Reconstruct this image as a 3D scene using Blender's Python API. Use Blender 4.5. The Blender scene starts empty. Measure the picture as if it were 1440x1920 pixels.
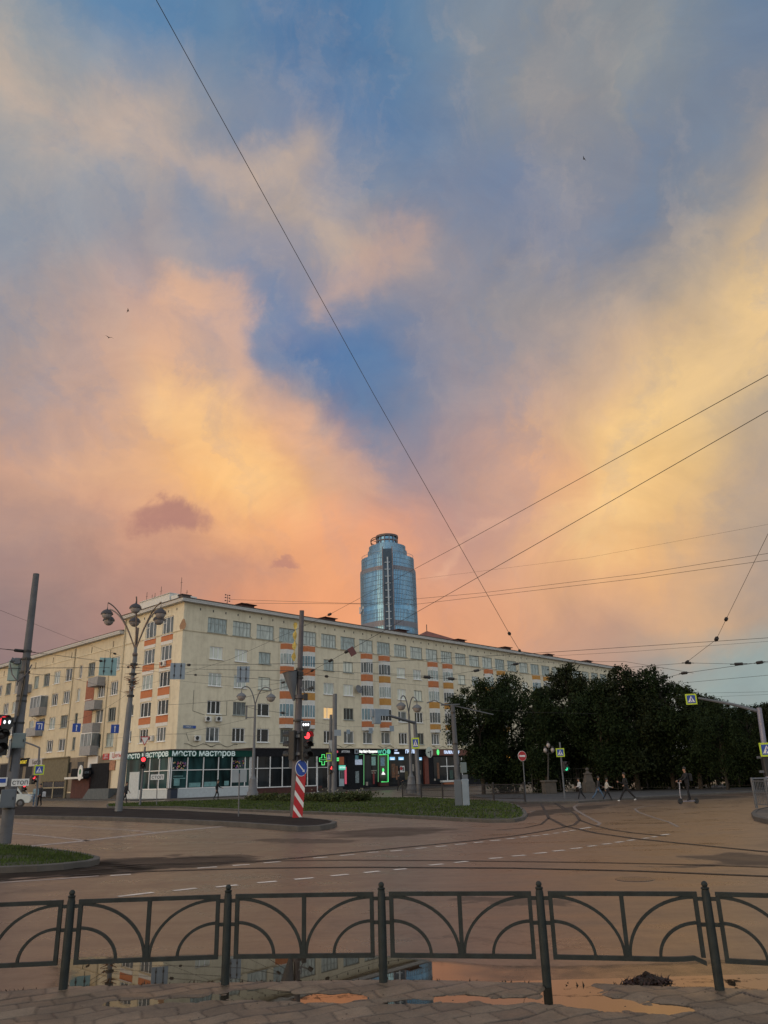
import bpy, bmesh, math, random
from mathutils import Vector, Matrix
R_ = math.radians
random.seed(11)
SC = bpy.context.scene
COL = SC.collection

# ------------------------------------------------------------------ camera
FPX, PITCH, ROLL, CH = 1442.0, R_(19.0), R_(1.64), 1.65     # focal length in photo pixels, tilt, eye height
cf = Vector((0, math.cos(PITCH), math.sin(PITCH)))
u0 = Vector((0, -math.sin(PITCH), math.cos(PITCH))); r0 = Vector((1, 0, 0))
cr = math.cos(ROLL) * r0 - math.sin(ROLL) * u0
cu = math.sin(ROLL) * r0 + math.cos(ROLL) * u0
cam = bpy.data.cameras.new('camera'); camo = bpy.data.objects.new('camera', cam); COL.objects.link(camo)
cam.sensor_fit = 'VERTICAL'; cam.sensor_height = 24.0; cam.lens = 24.0 * FPX / 1920.0
cam.clip_start = 0.05; cam.clip_end = 6000
camo.matrix_world = Matrix(((cr.x, cu.x, -cf.x, 0), (cr.y, cu.y, -cf.y, 0), (cr.z, cu.z, -cf.z, CH), (0, 0, 0, 1)))
SC.camera = camo
EYE = Vector((0, 0, CH))

# ------------------------------------------------------------------ sky, sun, exposure
SC.view_settings.view_transform = 'Standard'; SC.view_settings.look = 'None'
SC.view_settings.exposure = 0.0; SC.view_settings.gamma = 1.0
SUN_AZ, SUN_EL = R_(-128), R_(5.0)          # low sun behind the camera, to its left
def s2l(c):
    return c / 12.92 if c <= 0.04045 else ((c + 0.055) / 1.055) ** 2.4
def rgb(r, g, b):
    return (s2l(r / 255), s2l(g / 255), s2l(b / 255), 1)
SKY_EL = [0, 3, 6, 9, 12, 15, 18, 21, 24, 27, 30, 33.5, 37, 41, 45, 50, 56]
SKY_ROWS = [
    [136, 118, 118, 136, 118, 118, 136, 118, 118, 136, 118, 118, 140, 120, 118, 150, 123, 119, 168, 129, 119, 197, 143, 119, 219, 155, 118, 225, 157, 119, 223, 158, 120, 214, 158, 124, 209, 160, 127, 188, 153, 134, 170, 153, 138, 151, 155, 149, 147, 161, 158, 147, 162, 159, 147, 162, 159, 147, 162, 159, 147, 162, 159],
    [136, 118, 118, 136, 118, 118, 136, 118, 118, 136, 118, 118, 141, 120, 119, 150, 123, 119, 169, 130, 119, 198, 144, 119, 219, 155, 118, 225, 157, 119, 223, 158, 120, 214, 158, 124, 210, 160, 127, 190, 154, 133, 172, 153, 138, 153, 155, 148, 147, 160, 157, 147, 162, 159, 147, 162, 159, 147, 162, 158, 148, 162, 158],
    [139, 119, 120, 138, 119, 119, 138, 119, 119, 138, 119, 119, 144, 122, 119, 153, 125, 120, 173, 132, 119, 202, 146, 118, 223, 156, 118, 228, 158, 119, 227, 159, 119, 218, 159, 122, 215, 160, 125, 197, 154, 131, 177, 150, 134, 156, 152, 144, 149, 158, 153, 151, 159, 154, 152, 158, 152, 154, 156, 149, 156, 154, 146],
    [147, 125, 122, 147, 124, 121, 146, 123, 121, 145, 123, 121, 152, 127, 121, 158, 128, 120, 182, 137, 119, 211, 150, 117, 228, 157, 116, 234, 160, 116, 234, 163, 118, 225, 161, 121, 223, 162, 122, 202, 156, 127, 186, 152, 132, 204, 164, 130, 202, 167, 131, 161, 150, 140, 162, 150, 139, 163, 150, 140, 164, 151, 141],
    [150, 128, 125, 149, 127, 124, 149, 127, 124, 149, 126, 123, 159, 132, 123, 167, 132, 121, 186, 139, 120, 212, 150, 117, 231, 158, 115, 237, 163, 116, 238, 165, 119, 220, 159, 125, 219, 161, 125, 216, 165, 127, 219, 171, 128, 226, 176, 126, 207, 169, 131, 165, 152, 142, 165, 152, 142, 164, 151, 141, 163, 151, 141],
    [166, 139, 130, 161, 136, 129, 158, 133, 128, 156, 132, 127, 171, 139, 127, 184, 142, 124, 191, 144, 124, 213, 154, 121, 232, 164, 119, 236, 166, 119, 234, 164, 121, 204, 155, 132, 205, 157, 134, 223, 172, 131, 238, 186, 127, 234, 185, 127, 217, 177, 131, 165, 152, 140, 169, 154, 140, 177, 158, 140, 186, 163, 140],
    [200, 158, 135, 197, 156, 134, 190, 152, 133, 182, 148, 132, 198, 156, 132, 208, 158, 131, 223, 167, 129, 237, 177, 124, 239, 176, 123, 231, 166, 125, 223, 159, 126, 191, 150, 137, 195, 154, 140, 220, 171, 135, 237, 187, 129, 237, 192, 128, 224, 186, 131, 189, 164, 140, 191, 166, 140, 190, 166, 140, 187, 166, 140],
    [178, 150, 139, 184, 151, 137, 191, 154, 137, 197, 157, 136, 214, 170, 139, 224, 175, 136, 244, 187, 127, 253, 195, 121, 243, 187, 122, 217, 166, 131, 186, 150, 138, 161, 142, 145, 189, 154, 140, 224, 171, 133, 233, 183, 130, 242, 198, 128, 227, 191, 135, 191, 168, 140, 184, 165, 140, 177, 161, 141, 170, 158, 142],
    [164, 150, 146, 167, 150, 144, 171, 150, 142, 177, 151, 140, 196, 161, 142, 218, 172, 138, 243, 190, 130, 248, 191, 126, 232, 178, 132, 192, 156, 143, 135, 133, 148, 142, 136, 148, 178, 150, 143, 209, 166, 138, 221, 182, 135, 238, 198, 132, 232, 196, 138, 185, 167, 141, 170, 158, 142, 179, 163, 141, 195, 172, 140],
    [160, 150, 148, 161, 150, 148, 162, 150, 147, 169, 152, 146, 194, 162, 145, 212, 171, 141, 236, 187, 137, 212, 173, 140, 162, 147, 146, 113, 124, 152, 98, 120, 153, 128, 134, 152, 162, 148, 149, 186, 159, 146, 201, 169, 142, 219, 185, 139, 229, 195, 140, 204, 179, 140, 200, 175, 140, 209, 182, 140, 218, 189, 140],
    [157, 150, 151, 159, 150, 149, 159, 150, 149, 167, 153, 148, 191, 162, 147, 210, 170, 144, 231, 183, 143, 162, 152, 154, 105, 125, 160, 76, 113, 161, 83, 117, 159, 121, 132, 155, 151, 145, 150, 164, 152, 148, 177, 158, 145, 196, 169, 141, 208, 180, 140, 214, 185, 140, 220, 190, 140, 221, 190, 140, 217, 187, 140],
    [145, 151, 159, 150, 152, 158, 154, 151, 155, 159, 152, 152, 174, 156, 150, 194, 163, 149, 215, 174, 146, 138, 143, 162, 116, 133, 165, 131, 139, 159, 125, 136, 158, 140, 141, 153, 148, 144, 149, 148, 145, 147, 151, 145, 145, 150, 145, 144, 160, 152, 143, 188, 168, 141, 213, 184, 140, 201, 175, 139, 183, 164, 138],
    [146, 153, 160, 141, 150, 160, 141, 150, 160, 146, 151, 158, 156, 152, 155, 166, 156, 156, 165, 158, 158, 136, 143, 162, 142, 144, 158, 170, 156, 151, 185, 163, 151, 162, 152, 151, 137, 139, 151, 131, 137, 151, 134, 138, 151, 126, 134, 150, 125, 134, 148, 137, 141, 146, 175, 159, 139, 159, 150, 141, 142, 141, 143],
    [166, 166, 160, 160, 162, 160, 152, 157, 160, 159, 159, 159, 171, 163, 157, 161, 156, 156, 141, 148, 161, 155, 150, 152, 174, 160, 150, 176, 163, 152, 137, 143, 154, 121, 134, 155, 119, 132, 154, 122, 132, 152, 130, 137, 150, 131, 137, 148, 124, 134, 149, 123, 134, 148, 130, 136, 145, 123, 132, 146, 118, 131, 149],
    [137, 151, 160, 162, 164, 160, 166, 165, 159, 160, 160, 157, 160, 157, 155, 157, 154, 154, 148, 149, 153, 127, 139, 158, 126, 137, 158, 125, 136, 156, 96, 126, 160, 98, 126, 158, 116, 132, 153, 135, 141, 147, 143, 143, 145, 140, 142, 145, 132, 139, 145, 124, 135, 146, 115, 130, 149, 102, 125, 151, 95, 122, 152],
    [125, 145, 160, 125, 145, 160, 120, 144, 162, 107, 139, 166, 93, 131, 167, 91, 130, 166, 94, 130, 163, 104, 132, 158, 94, 126, 159, 84, 122, 160, 85, 124, 161, 99, 129, 157, 119, 135, 152, 131, 140, 148, 134, 141, 147, 131, 140, 147, 134, 141, 145, 123, 136, 146, 103, 127, 150, 96, 122, 152, 95, 122, 152],
    [125, 145, 160, 125, 145, 160, 115, 142, 164, 101, 136, 167, 89, 130, 168, 90, 130, 166, 90, 129, 163, 88, 125, 160, 77, 120, 160, 70, 118, 160, 77, 123, 162, 89, 127, 160, 103, 131, 156, 116, 135, 152, 126, 138, 150, 129, 140, 149, 132, 141, 147, 132, 140, 145, 114, 132, 148, 100, 125, 151, 95, 122, 152],
]
class NT:                                    # small node-tree writer
    def __init__(s, tree): s.t = tree; s.n = tree.nodes; s.n.clear()
    def new(s, typ, **kw):
        nd = s.n.new(typ)
        for k, v in kw.items(): setattr(nd, k, v)
        return nd
    def link(s, a, b): s.t.links.new(a, b)
    def val(s, sock, v):
        if hasattr(v, 'is_linked'): s.link(v, sock)
        elif isinstance(v, (int, float)) or len(v) == len(sock.default_value): sock.default_value = v
        else: sock.default_value = tuple(v) + (1,) if len(v) == 3 else v[:3]
    def math(s, op, a, b=0.0, c=None, clamp=False):
        nd = s.new('ShaderNodeMath', operation=op, use_clamp=clamp)
        s.val(nd.inputs[0], a); s.val(nd.inputs[1], b)
        if c is not None: s.val(nd.inputs[2], c)
        return nd.outputs[0]
    def vmath(s, op, a, b=(0, 0, 0), sc=None):
        nd = s.new('ShaderNodeVectorMath', operation=op)
        s.val(nd.inputs[0], a); s.val(nd.inputs[1], b)
        if sc is not None: s.val(nd.inputs['Scale'], sc)
        return nd.outputs['Value'] if op in ('LENGTH', 'DOT_PRODUCT', 'DISTANCE') else nd.outputs[0]
    def mix(s, fac, a, b, blend='MIX'):
        nd = s.new('ShaderNodeMix', data_type='RGBA', blend_type=blend, clamp_factor=True)
        s.val(nd.inputs[0], fac); s.val(nd.inputs[6], a); s.val(nd.inputs[7], b)
        return nd.outputs[2]
    def noise(s, vec, scale, detail=4, rough=0.55, dist=0.0, out='Fac'):
        nd = s.new('ShaderNodeTexNoise'); nd.inputs['Scale'].default_value = scale
        nd.inputs['Detail'].default_value = detail; nd.inputs['Roughness'].default_value = rough
        nd.inputs['Distortion'].default_value = dist
        if vec is not None: s.link(vec, nd.inputs['Vector'])
        return nd.outputs[out]
    def map(s, v, a, b, c=0.0, d=1.0, smooth=False):
        nd = s.new('ShaderNodeMapRange', interpolation_type='SMOOTHSTEP' if smooth else 'LINEAR')
        s.val(nd.inputs[0], v)
        for i, x in enumerate((a, b, c, d)): nd.inputs[i + 1].default_value = x
        return nd.outputs[0]
    def ramp(s, v, stops, interp='LINEAR'):
        nd = s.new('ShaderNodeValToRGB'); r = nd.color_ramp; r.interpolation = interp
        while len(r.elements) < len(stops): r.elements.new(1.0)
        for e, (p, c) in zip(r.elements, stops): e.position = p; e.color = c
        s.val(nd.inputs[0], v)
        return nd.outputs[0]

def sk(*pts):                                 # sweep given by photo points, kept as compass and height angles
    out = []
    for px, py in pts:
        v = (cf + cr * ((px - 720) / FPX) + cu * ((960 - py) / FPX)).normalized()
        out.append((math.degrees(math.atan2(v.x, v.y)), math.degrees(math.asin(v.z))))
    return out
WISPS = [(sk((-60, 120), (110, 210), (260, 235), (345, 300), (455, 328)), 2.3, (196, 174, 156), 0.62), (sk((480, 318), (590, 308), (628, 390), (655, 470)), 1.9, (192, 172, 154), 0.6),
    (sk((610, 575), (690, 510), (775, 470)), 1.9, (196, 166, 150), 0.62), (sk((478, 545), (500, 680), (600, 700), (720, 690), (690, 765)), 2.0, (98, 130, 166), 0.5),
    (sk((335, 335), (395, 390)), 1.5, (122, 140, 164), 0.6), (sk((310, 770), (420, 830), (480, 905)), 2.6, (255, 206, 142), 0.6),
    (sk((1480, 560), (1340, 680), (1215, 800), (1160, 890), (1085, 1000)), 2.4, (246, 208, 146), 0.5), (sk((1450, 880), (1410, 1010)), 2.6, (168, 156, 144), 0.5),
    (sk((330, 530), (440, 555), (452, 640), (462, 720)), 1.5, (232, 184, 146), 0.62), (sk((500, 40), (580, 180), (690, 260), (650, 340)), 2.6, (84, 122, 162), 0.5),
    (sk((-20, 1050), (150, 1078), (330, 1088), (470, 1066)), 1.5, (176, 138, 124), 0.35), (sk((820, 1055), (850, 1005), (940, 968)), 0.45, (228, 180, 148), 0.32),
    (sk((-30, 950), (60, 965), (180, 985)), 0.8, (176, 144, 132), 0.45), (sk((530, 775), (600, 850), (690, 880)), 1.7, (226, 176, 142), 0.4), (sk((960, 330), (1000, 430)), 2.6, (112, 130, 158), 0.45),
    (sk((1180, 190), (1230, 30)), 1.6, (150, 152, 150), 0.4), (sk((1400, 60), (1300, 260), (1170, 430)), 1.6, (112, 128, 148), 0.4), (sk((20, 470), (180, 330)), 2.0, (132, 146, 162), 0.4),
    (sk((1340, 1300), (1480, 1275)), 2.2, (150, 170, 166), 0.55)]
def build_world():
    w = bpy.data.worlds.new('World'); SC.world = w; w.use_nodes = True
    N = NT(w.node_tree)
    d = N.new('ShaderNodeTexCoord').outputs['Generated']
    # billowed cloud edges: push the lookup direction about with noise of two sizes
    n1 = N.noise(d, 3.2, 5, 0.6, 0.4, 'Color'); n2 = N.noise(d, 13.0, 6, 0.62, 0.3, 'Color')
    w1 = N.vmath('SCALE', N.vmath('SUBTRACT', n1, (0.5, 0.5, 0.5)), sc=0.10)
    w2 = N.vmath('SCALE', N.vmath('SUBTRACT', n2, (0.5, 0.5, 0.5)), sc=0.07)
    dd = N.vmath('NORMALIZE', N.vmath('ADD', d, N.vmath('ADD', w1, w2)))
    sp = N.new('ShaderNodeSeparateXYZ'); N.link(dd, sp.inputs[0])
    az = N.math('ARCTAN2', sp.outputs[0], sp.outputs[1])
    el = N.math('MULTIPLY', N.math('ARCSINE', sp.outputs[2]), 180 / math.pi)
    t = N.math('ADD', N.math('MULTIPLY', az, 180 / math.pi / 120), 0.5)
    col = None
    for i, row in enumerate(SKY_ROWS):
        stops = [((k * 4 - 40 + 60) / 120, rgb(*row[3 * k:3 * k + 3])) for k in range(21)]
        c = N.ramp(t, stops, 'B_SPLINE')
        col = c if col is None else N.mix(N.map(el, SKY_EL[i - 1], SKY_EL[i]), col, c)
    # torn wisps, banks and gaps laid along great sweeps of cloud
    deg = N.new('ShaderNodeCombineXYZ'); N.link(N.math('MULTIPLY', az, 180 / math.pi * 0.86), deg.inputs[0]); N.link(el, deg.inputs[1])
    tear = N.noise(N.vmath('MULTIPLY', d, (1.0, 1.0, 1.4)), 7.5, 8, 0.62, 0.6)
    for pts, wd, c, amt in WISPS:
        q = None
        for a, b in zip(pts[:-1], pts[1:]):
            A = (a[0] * 0.86, a[1], 0); B = (b[0] * 0.86, b[1], 0); D = (B[0] - A[0], B[1] - A[1], 0); L2 = D[0] ** 2 + D[1] ** 2
            t_ = N.math('MULTIPLY', N.vmath('DOT_PRODUCT', N.vmath('SUBTRACT', deg.outputs[0], A), D), 1 / L2, clamp=True)
            ds = N.vmath('DISTANCE', deg.outputs[0], N.vmath('ADD', A, N.vmath('SCALE', D, sc=t_)))
            q = ds if q is None else N.math('MINIMUM', q, ds)
        q = N.math('ADD', N.math('DIVIDE', q, wd), N.math('MULTIPLY', N.math('SUBTRACT', tear, 0.5), 3.4))
        col = N.mix(N.map(q, 1.55, -0.1, 0, amt, True), col, rgb(*c))
    # rays of high cloud fanning up from behind the roofs
    fan = N.new('ShaderNodeCombineXYZ')
    fx = N.math('SUBTRACT', az, R_(6)); fe = N.math('ADD', N.math('MULTIPLY', el, math.pi / 180), 0.12)
    N.link(N.math('MULTIPLY', N.math('ARCTAN2', fx, fe), 2.6), fan.inputs[0])
    N.link(N.math('MULTIPLY', N.math('SQRT', N.math('ADD', N.math('MULTIPLY', fx, fx), N.math('MULTIPLY', fe, fe))), 1.1), fan.inputs[1])
    rays = N.noise(N.vmath('ADD', fan.outputs[0], N.vmath('SCALE', N.vmath('SUBTRACT', n2, (0.5, 0.5, 0.5)), sc=0.35)), 2.6, 6, 0.56, 0.25)
    up = N.map(el, 14, 34, 0.25, 1, True)
    col = N.mix(N.math('MULTIPLY', N.map(rays, 0.52, 0.28, 0, 0.36, True), up), col, rgb(108, 134, 162))
    col = N.mix(N.math('MULTIPLY', N.map(rays, 0.48, 0.76, 0, 0.26, True), up), col, rgb(206, 184, 160))
    # small dark scud above the roofs on the left, fine streaks
    def blot(a, e, ra, re, c, amt):
        nonlocal col
        x = N.math('DIVIDE', N.math('SUBTRACT', az, R_(a)), R_(ra)); y = N.math('DIVIDE', N.math('SUBTRACT', el, e), re)
        q = N.math('ADD', N.math('MULTIPLY', x, x), N.math('MULTIPLY', y, y))
        q = N.math('ADD', q, N.math('MULTIPLY', N.math('SUBTRACT', N.noise(d, 26, 6, 0.62), 0.5), 2.4))
        col = N.mix(N.map(q, 1.5, 0.1, 0.0, amt, True), col, c)
    blot(-16.6, 18.0, 3.2, 1.3, rgb(172, 126, 116), 0.85)
    blot(-8.9, 15.4, 1.1, 0.35, rgb(185, 133, 119), 0.7)
    f = N.noise(N.vmath('MULTIPLY', d, (1.0, 1.0, 1.5)), 6.5, 9, 0.62, 0.9)
    col = N.mix(1.0, col, N.ramp(f, [(0.25, (0.88, 0.89, 0.92, 1)), (0.75, (1.1, 1.09, 1.06, 1))]), 'MULTIPLY')
    col = N.mix(1.0, col, (1.03, 1.01, 1.03, 1), 'MULTIPLY')
    # the rest of the dome: dusk sky from the Sky Texture, warm towards the sunset, plus an even grey fill added to light the facades
    sky = N.new('ShaderNodeTexSky', sky_type='NISHITA', sun_disc=False, sun_elevation=SUN_EL, sun_rotation=SUN_AZ)
    back = N.mix(1.0, N.mix(1.0, sky.outputs[0], (SKYK,) * 3, 'MULTIPLY'), BACKFILL, 'ADD')
    sd = N.new('ShaderNodeSeparateXYZ'); N.link(d, sd.inputs[0])
    front = N.map(sd.outputs[1], 0.10, 0.48, 0, 1, True)
    col = N.mix(front, back, col)
    bg = N.new('ShaderNodeBackground'); N.link(col, bg.inputs[0]); bg.inputs[1].default_value = 1.0
    o = N.new('ShaderNodeOutputWorld'); N.link(bg.outputs[0], o.inputs[0])
SKYK, BACKFILL = 0.10, (0.55, 0.55, 0.56)
build_world()
sun = bpy.data.lights.new('sun', 'SUN'); sun.energy = 0.3; sun.angle = R_(12); sun.color = (1.0, 0.72, 0.45)
suno = bpy.data.objects.new('sun', sun); COL.objects.link(suno)
sdir = Vector((math.sin(SUN_AZ) * math.cos(SUN_EL), math.cos(SUN_AZ) * math.cos(SUN_EL), math.sin(SUN_EL)))
suno.rotation_euler = sdir.to_track_quat('Z', 'Y').to_euler(); suno.location = (-40, -40, 60)

# ------------------------------------------------------------------ helpers: rays, meshes, tags
def ray(px, py):
    d = cf + cr * ((px - 720) / FPX) + cu * ((960 - py) / FPX)
    return d.normalized()
def G(px, py, z=0.0):                        # where a sight line meets the ground
    d = ray(px, py); t = (z - CH) / d.z
    return EYE + d * t
def at(px, py, Y):                           # point on a sight line at distance Y ahead
    d = ray(px, py)
    return EYE + d * (Y / d.y)
def hit(px, py, p0, n):
    d = ray(px, py); t = (p0 - EYE).dot(n) / d.dot(n)
    return EYE + d * t

class MB:                                    # collects shapes, links them as ONE mesh object
    def __init__(s): s.v = []; s.f = []; s.m = []; s.cur = 0
    def add(s, vs, fs, M=None):
        o = len(s.v)
        s.v += [tuple(M @ Vector(v)) if M is not None else tuple(v) for v in vs]
        s.f += [tuple(i + o for i in f) for f in fs]; s.m += [s.cur] * len(fs)
        return s
    def box(s, x0, x1, y0, y1, z0, z1, M=None):
        return s.add([(x0, y0, z0), (x1, y0, z0), (x1, y1, z0), (x0, y1, z0), (x0, y0, z1), (x1, y0, z1), (x1, y1, z1), (x0, y1, z1)],
                     [(0, 3, 2, 1), (4, 5, 6, 7), (0, 1, 5, 4), (1, 2, 6, 5), (2, 3, 7, 6), (3, 0, 4, 7)], M)
    def bbox(s, x0, x1, y0, y1, z0, z1, b=0.02, M=None):      # box with chamfered vertical edges and top
        p = [(x0 + b, y0), (x1 - b, y0), (x1, y0 + b), (x1, y1 - b), (x1 - b, y1), (x0 + b, y1), (x0, y1 - b), (x0, y0 + b)]
        cx, cy = (x0 + x1) / 2, (y0 + y1) / 2
        q = [(cx + (x - cx) * (1 - 2 * b / (x1 - x0)), cy + (y - cy) * (1 - 2 * b / (y1 - y0))) for x, y in p]
        vs = [(x, y, z0) for x, y in p] + [(x, y, z1 - b) for x, y in p] + [(x, y, z1) for x, y in q]
        fs = [tuple(range(7, -1, -1)), tuple(range(16, 24))]
        for k in range(8):
            j = (k + 1) % 8
            fs += [(k, j, 8 + j, 8 + k), (8 + k, 8 + j, 16 + j, 16 + k)]
        return s.add(vs, fs, M)
    def prism(s, pts, z0, z1, M=None):       # flat outline raised from z0 to z1
        n = len(pts); a = sum(pts[i][0] * pts[(i + 1) % n][1] - pts[(i + 1) % n][0] * pts[i][1] for i in range(n))
        if a < 0: pts = pts[::-1]
        vs = [(p[0], p[1], z0) for p in pts] + [(p[0], p[1], z1) for p in pts]
        return s.add(vs, [tuple(range(n - 1, -1, -1)), tuple(range(n, 2 * n))] + [(i, (i + 1) % n, n + (i + 1) % n, n + i) for i in range(n)], M)
    def plate(s, pts, y0, y1, M=None):       # outline in x,z with thickness along y (front at y0)
        n = len(pts); a = sum(pts[i][0] * pts[(i + 1) % n][1] - pts[(i + 1) % n][0] * pts[i][1] for i in range(n))
        if a < 0: pts = pts[::-1]
        vs = [(p[0], y0, p[1]) for p in pts] + [(p[0], y1, p[1]) for p in pts]
        return s.add(vs, [tuple(range(n)), tuple(range(2 * n - 1, n - 1, -1))] + [(i, n + i, n + (i + 1) % n, (i + 1) % n) for i in range(n)], M)
    def tube(s, pts, r, n=8, caps=True, M=None):
        pts = [Vector(p) for p in pts]; rs = r if isinstance(r, (list, tuple)) else [r] * len(pts)
        vs, fs = [], []; up = None
        for i, p in enumerate(pts):
            t = (pts[min(i + 1, len(pts) - 1)] - pts[max(i - 1, 0)])
            t = t.normalized() if t.length > 1e-9 else Vector((0, 0, 1))
            if up is None: up = t.orthogonal().normalized()
            up = (up - t * up.dot(t)).normalized(); w = t.cross(up)
            for k in range(n):
                a = 2 * math.pi * k / n
                vs.append(p + (up * math.cos(a) + w * math.sin(a)) * rs[i])
        for i in range(len(pts) - 1):
            for k in range(n):
                j = (k + 1) % n
                fs.append((i * n + k, i * n + j, (i + 1) * n + j, (i + 1) * n + k))
        if caps: fs += [tuple(range(n - 1, -1, -1)), tuple((len(pts) - 1) * n + k for k in range(n))]
        return s.add(vs, fs, M)
    def lathe(s, prof, n=16, M=None, a0=0, a1=2 * math.pi):   # prof: (radius, z)
        vs, fs = [], []; full = abs(a1 - a0 - 2 * math.pi) < 1e-6; c = n if full else n + 1
        for r, z in prof:
            for k in range(c):
                a = a0 + (a1 - a0) * k / n
                vs.append((r * math.cos(a), r * math.sin(a), z))
        for i in range(len(prof) - 1):
            for k in range(n):
                j = (k + 1) % c
                fs.append((i * c + k, i * c + j, (i + 1) * c + j, (i + 1) * c + k))
        if full:
            fs += [tuple(range(c - 1, -1, -1)), tuple((len(prof) - 1) * c + k for k in range(c))]
        return s.add(vs, fs, M)
    def ball(s, c, r, n=12, m=8, sz=1.0, M=None):
        prof = [(max(1e-4, r * math.sin(math.pi * i / m)), -r * sz * math.cos(math.pi * i / m)) for i in range(m + 1)]
        T = Matrix.Translation(c)
        return s.lathe(prof, n, T if M is None else M @ T)
    def build(s, name, mat, parent=None, smooth=False, loc=None, rotz=0.0):
        me = bpy.data.meshes.new(name); me.from_pydata(s.v, [], s.f)
        for m in (mat if isinstance(mat, (list, tuple)) else [mat]): me.materials.append(m)
        if isinstance(mat, (list, tuple)): me.polygons.foreach_set('material_index', s.m)
        if smooth:
            me.polygons.foreach_set('use_smooth', [True] * len(me.polygons))
            try: me.set_sharp_from_angle(angle=R_(42))
            except Exception: pass
        me.update()
        o = bpy.data.objects.new(name, me); COL.objects.link(o)
        if parent: o.parent = parent
        if loc is not None: o.location = loc
        if rotz: o.rotation_euler.z = rotz
        return o

def tag(o, label=None, cat=None, group=None, kind=None):
    for k, v in (('label', label), ('category', cat), ('group', group), ('kind', kind)):
        if v: o[k] = v
    return o
def thing(name, label, cat, loc=(0, 0, 0), rotz=0.0, group=None):
    o = bpy.data.objects.new(name, None); COL.objects.link(o); o.empty_display_size = 0.3
    o.location = loc; o.rotation_euler = (0, 0, rotz)
    return tag(o, label, cat, group)
def twin(o, name=None, parent=None):         # copy of an object sharing its mesh
    c = o.copy(); COL.objects.link(c)
    if parent: c.parent = parent
    return c
def words(text, size, mat, parent, loc, rot=(math.pi / 2, 0, 0), depth=0.03, name='lettering', ax='CENTER', shear=0.0, bold=0.0, sx=1.0):
    cu_ = bpy.data.curves.new(name, 'FONT'); cu_.body = text; cu_.size = size; cu_.extrude = depth
    cu_.align_x = ax; cu_.align_y = 'CENTER'; cu_.shear = shear; cu_.offset = bold; cu_.resolution_u = 3
    t = bpy.data.objects.new(name, cu_); COL.objects.link(t)
    me = bpy.data.meshes.new_from_object(t.evaluated_get(bpy.context.evaluated_depsgraph_get()))
    bpy.data.objects.remove(t); me.materials.clear(); me.materials.append(mat); me.name = name
    o = bpy.data.objects.new(name, me); COL.objects.link(o)
    o.parent = parent; o.location = loc; o.rotation_euler = rot; o.scale = (sx, 1, 1)
    return o

# ------------------------------------------------------------------ materials
def mat_base(name):
    m = bpy.data.materials.new(name); m.use_nodes = True
    N = NT(m.node_tree); b = N.new('ShaderNodeBsdfPrincipled'); o = N.new('ShaderNodeOutputMaterial')
    N.link(b.outputs[0], o.inputs[0])
    return m, N, b
def M_(name, col, rough=0.6, metal=0.0, var=0.12, scale=3.0, emit=None, es=0.0, spec=0.5, bump=0.0, bscale=30.0, coords='Object', dirt=None):
    m, N, b = mat_base(name)
    tc = N.new('ShaderNodeTexCoord').outputs[coords]
    n = N.noise(tc, scale, 5, 0.6)
    lo = tuple(c * (1 - var) for c in col) + (1,); hi = tuple(min(1, c * (1 + var)) for c in col) + (1,)
    c = N.ramp(n, [(0.3, lo), (0.7, hi)])
    if dirt:
        c = N.mix(N.map(N.noise(tc, scale * 2.7, 6, 0.7), 0.52, 0.75, 0, dirt[1]), c, dirt[0])
    N.link(c, b.inputs['Base Color'])
    b.inputs['Metallic'].default_value = metal; b.inputs['Specular IOR Level'].default_value = spec
    N.link(N.map(N.noise(tc, scale * 4, 4), 0.3, 0.7, max(0.02, rough - 0.08), min(1, rough + 0.08)), b.inputs['Roughness'])
    if emit:
        b.inputs['Emission Color'].default_value = tuple(emit) + (1,); b.inputs['Emission Strength'].default_value = es
    if bump:
        bp = N.new('ShaderNodeBump'); bp.inputs['Strength'].default_value = bump; bp.inputs['Distance'].default_value = 0.02
        N.link(N.noise(tc, bscale, 5, 0.6), bp.inputs['Height']); N.link(bp.outputs[0], b.inputs['Normal'])
    return m
def wall_paint(name, col, stain):
    m, N, b = mat_base(name)
    tc = N.new('ShaderNodeTexCoord').outputs['Object']
    big = N.noise(tc, 0.22, 5, 0.6); mid = N.noise(tc, 1.4, 5, 0.65)
    st = N.noise(N.vmath('MULTIPLY', tc, (1.6, 1.6, 0.12)), 1.0, 5, 0.6)          # rain runs down the render
    c = N.ramp(big, [(0.3, tuple(x * 0.9 for x in col) + (1,)), (0.7, tuple(x * 1.07 for x in col) + (1,))])
    c = N.mix(N.map(mid, 0.45, 0.75, 0, 0.32), c, stain)
    c = N.mix(N.map(st, 0.5, 0.75, 0, 0.42), c, stain)
    N.link(c, b.inputs['Base Color']); b.inputs['Roughness'].default_value = 0.9
    bp = N.new('ShaderNodeBump'); bp.inputs['Strength'].default_value = 0.25; bp.inputs['Distance'].default_value = 0.01
    N.link(N.noise(tc, 40, 4), bp.inputs['Height']); N.link(bp.outputs[0], b.inputs['Normal'])
    return m
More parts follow.
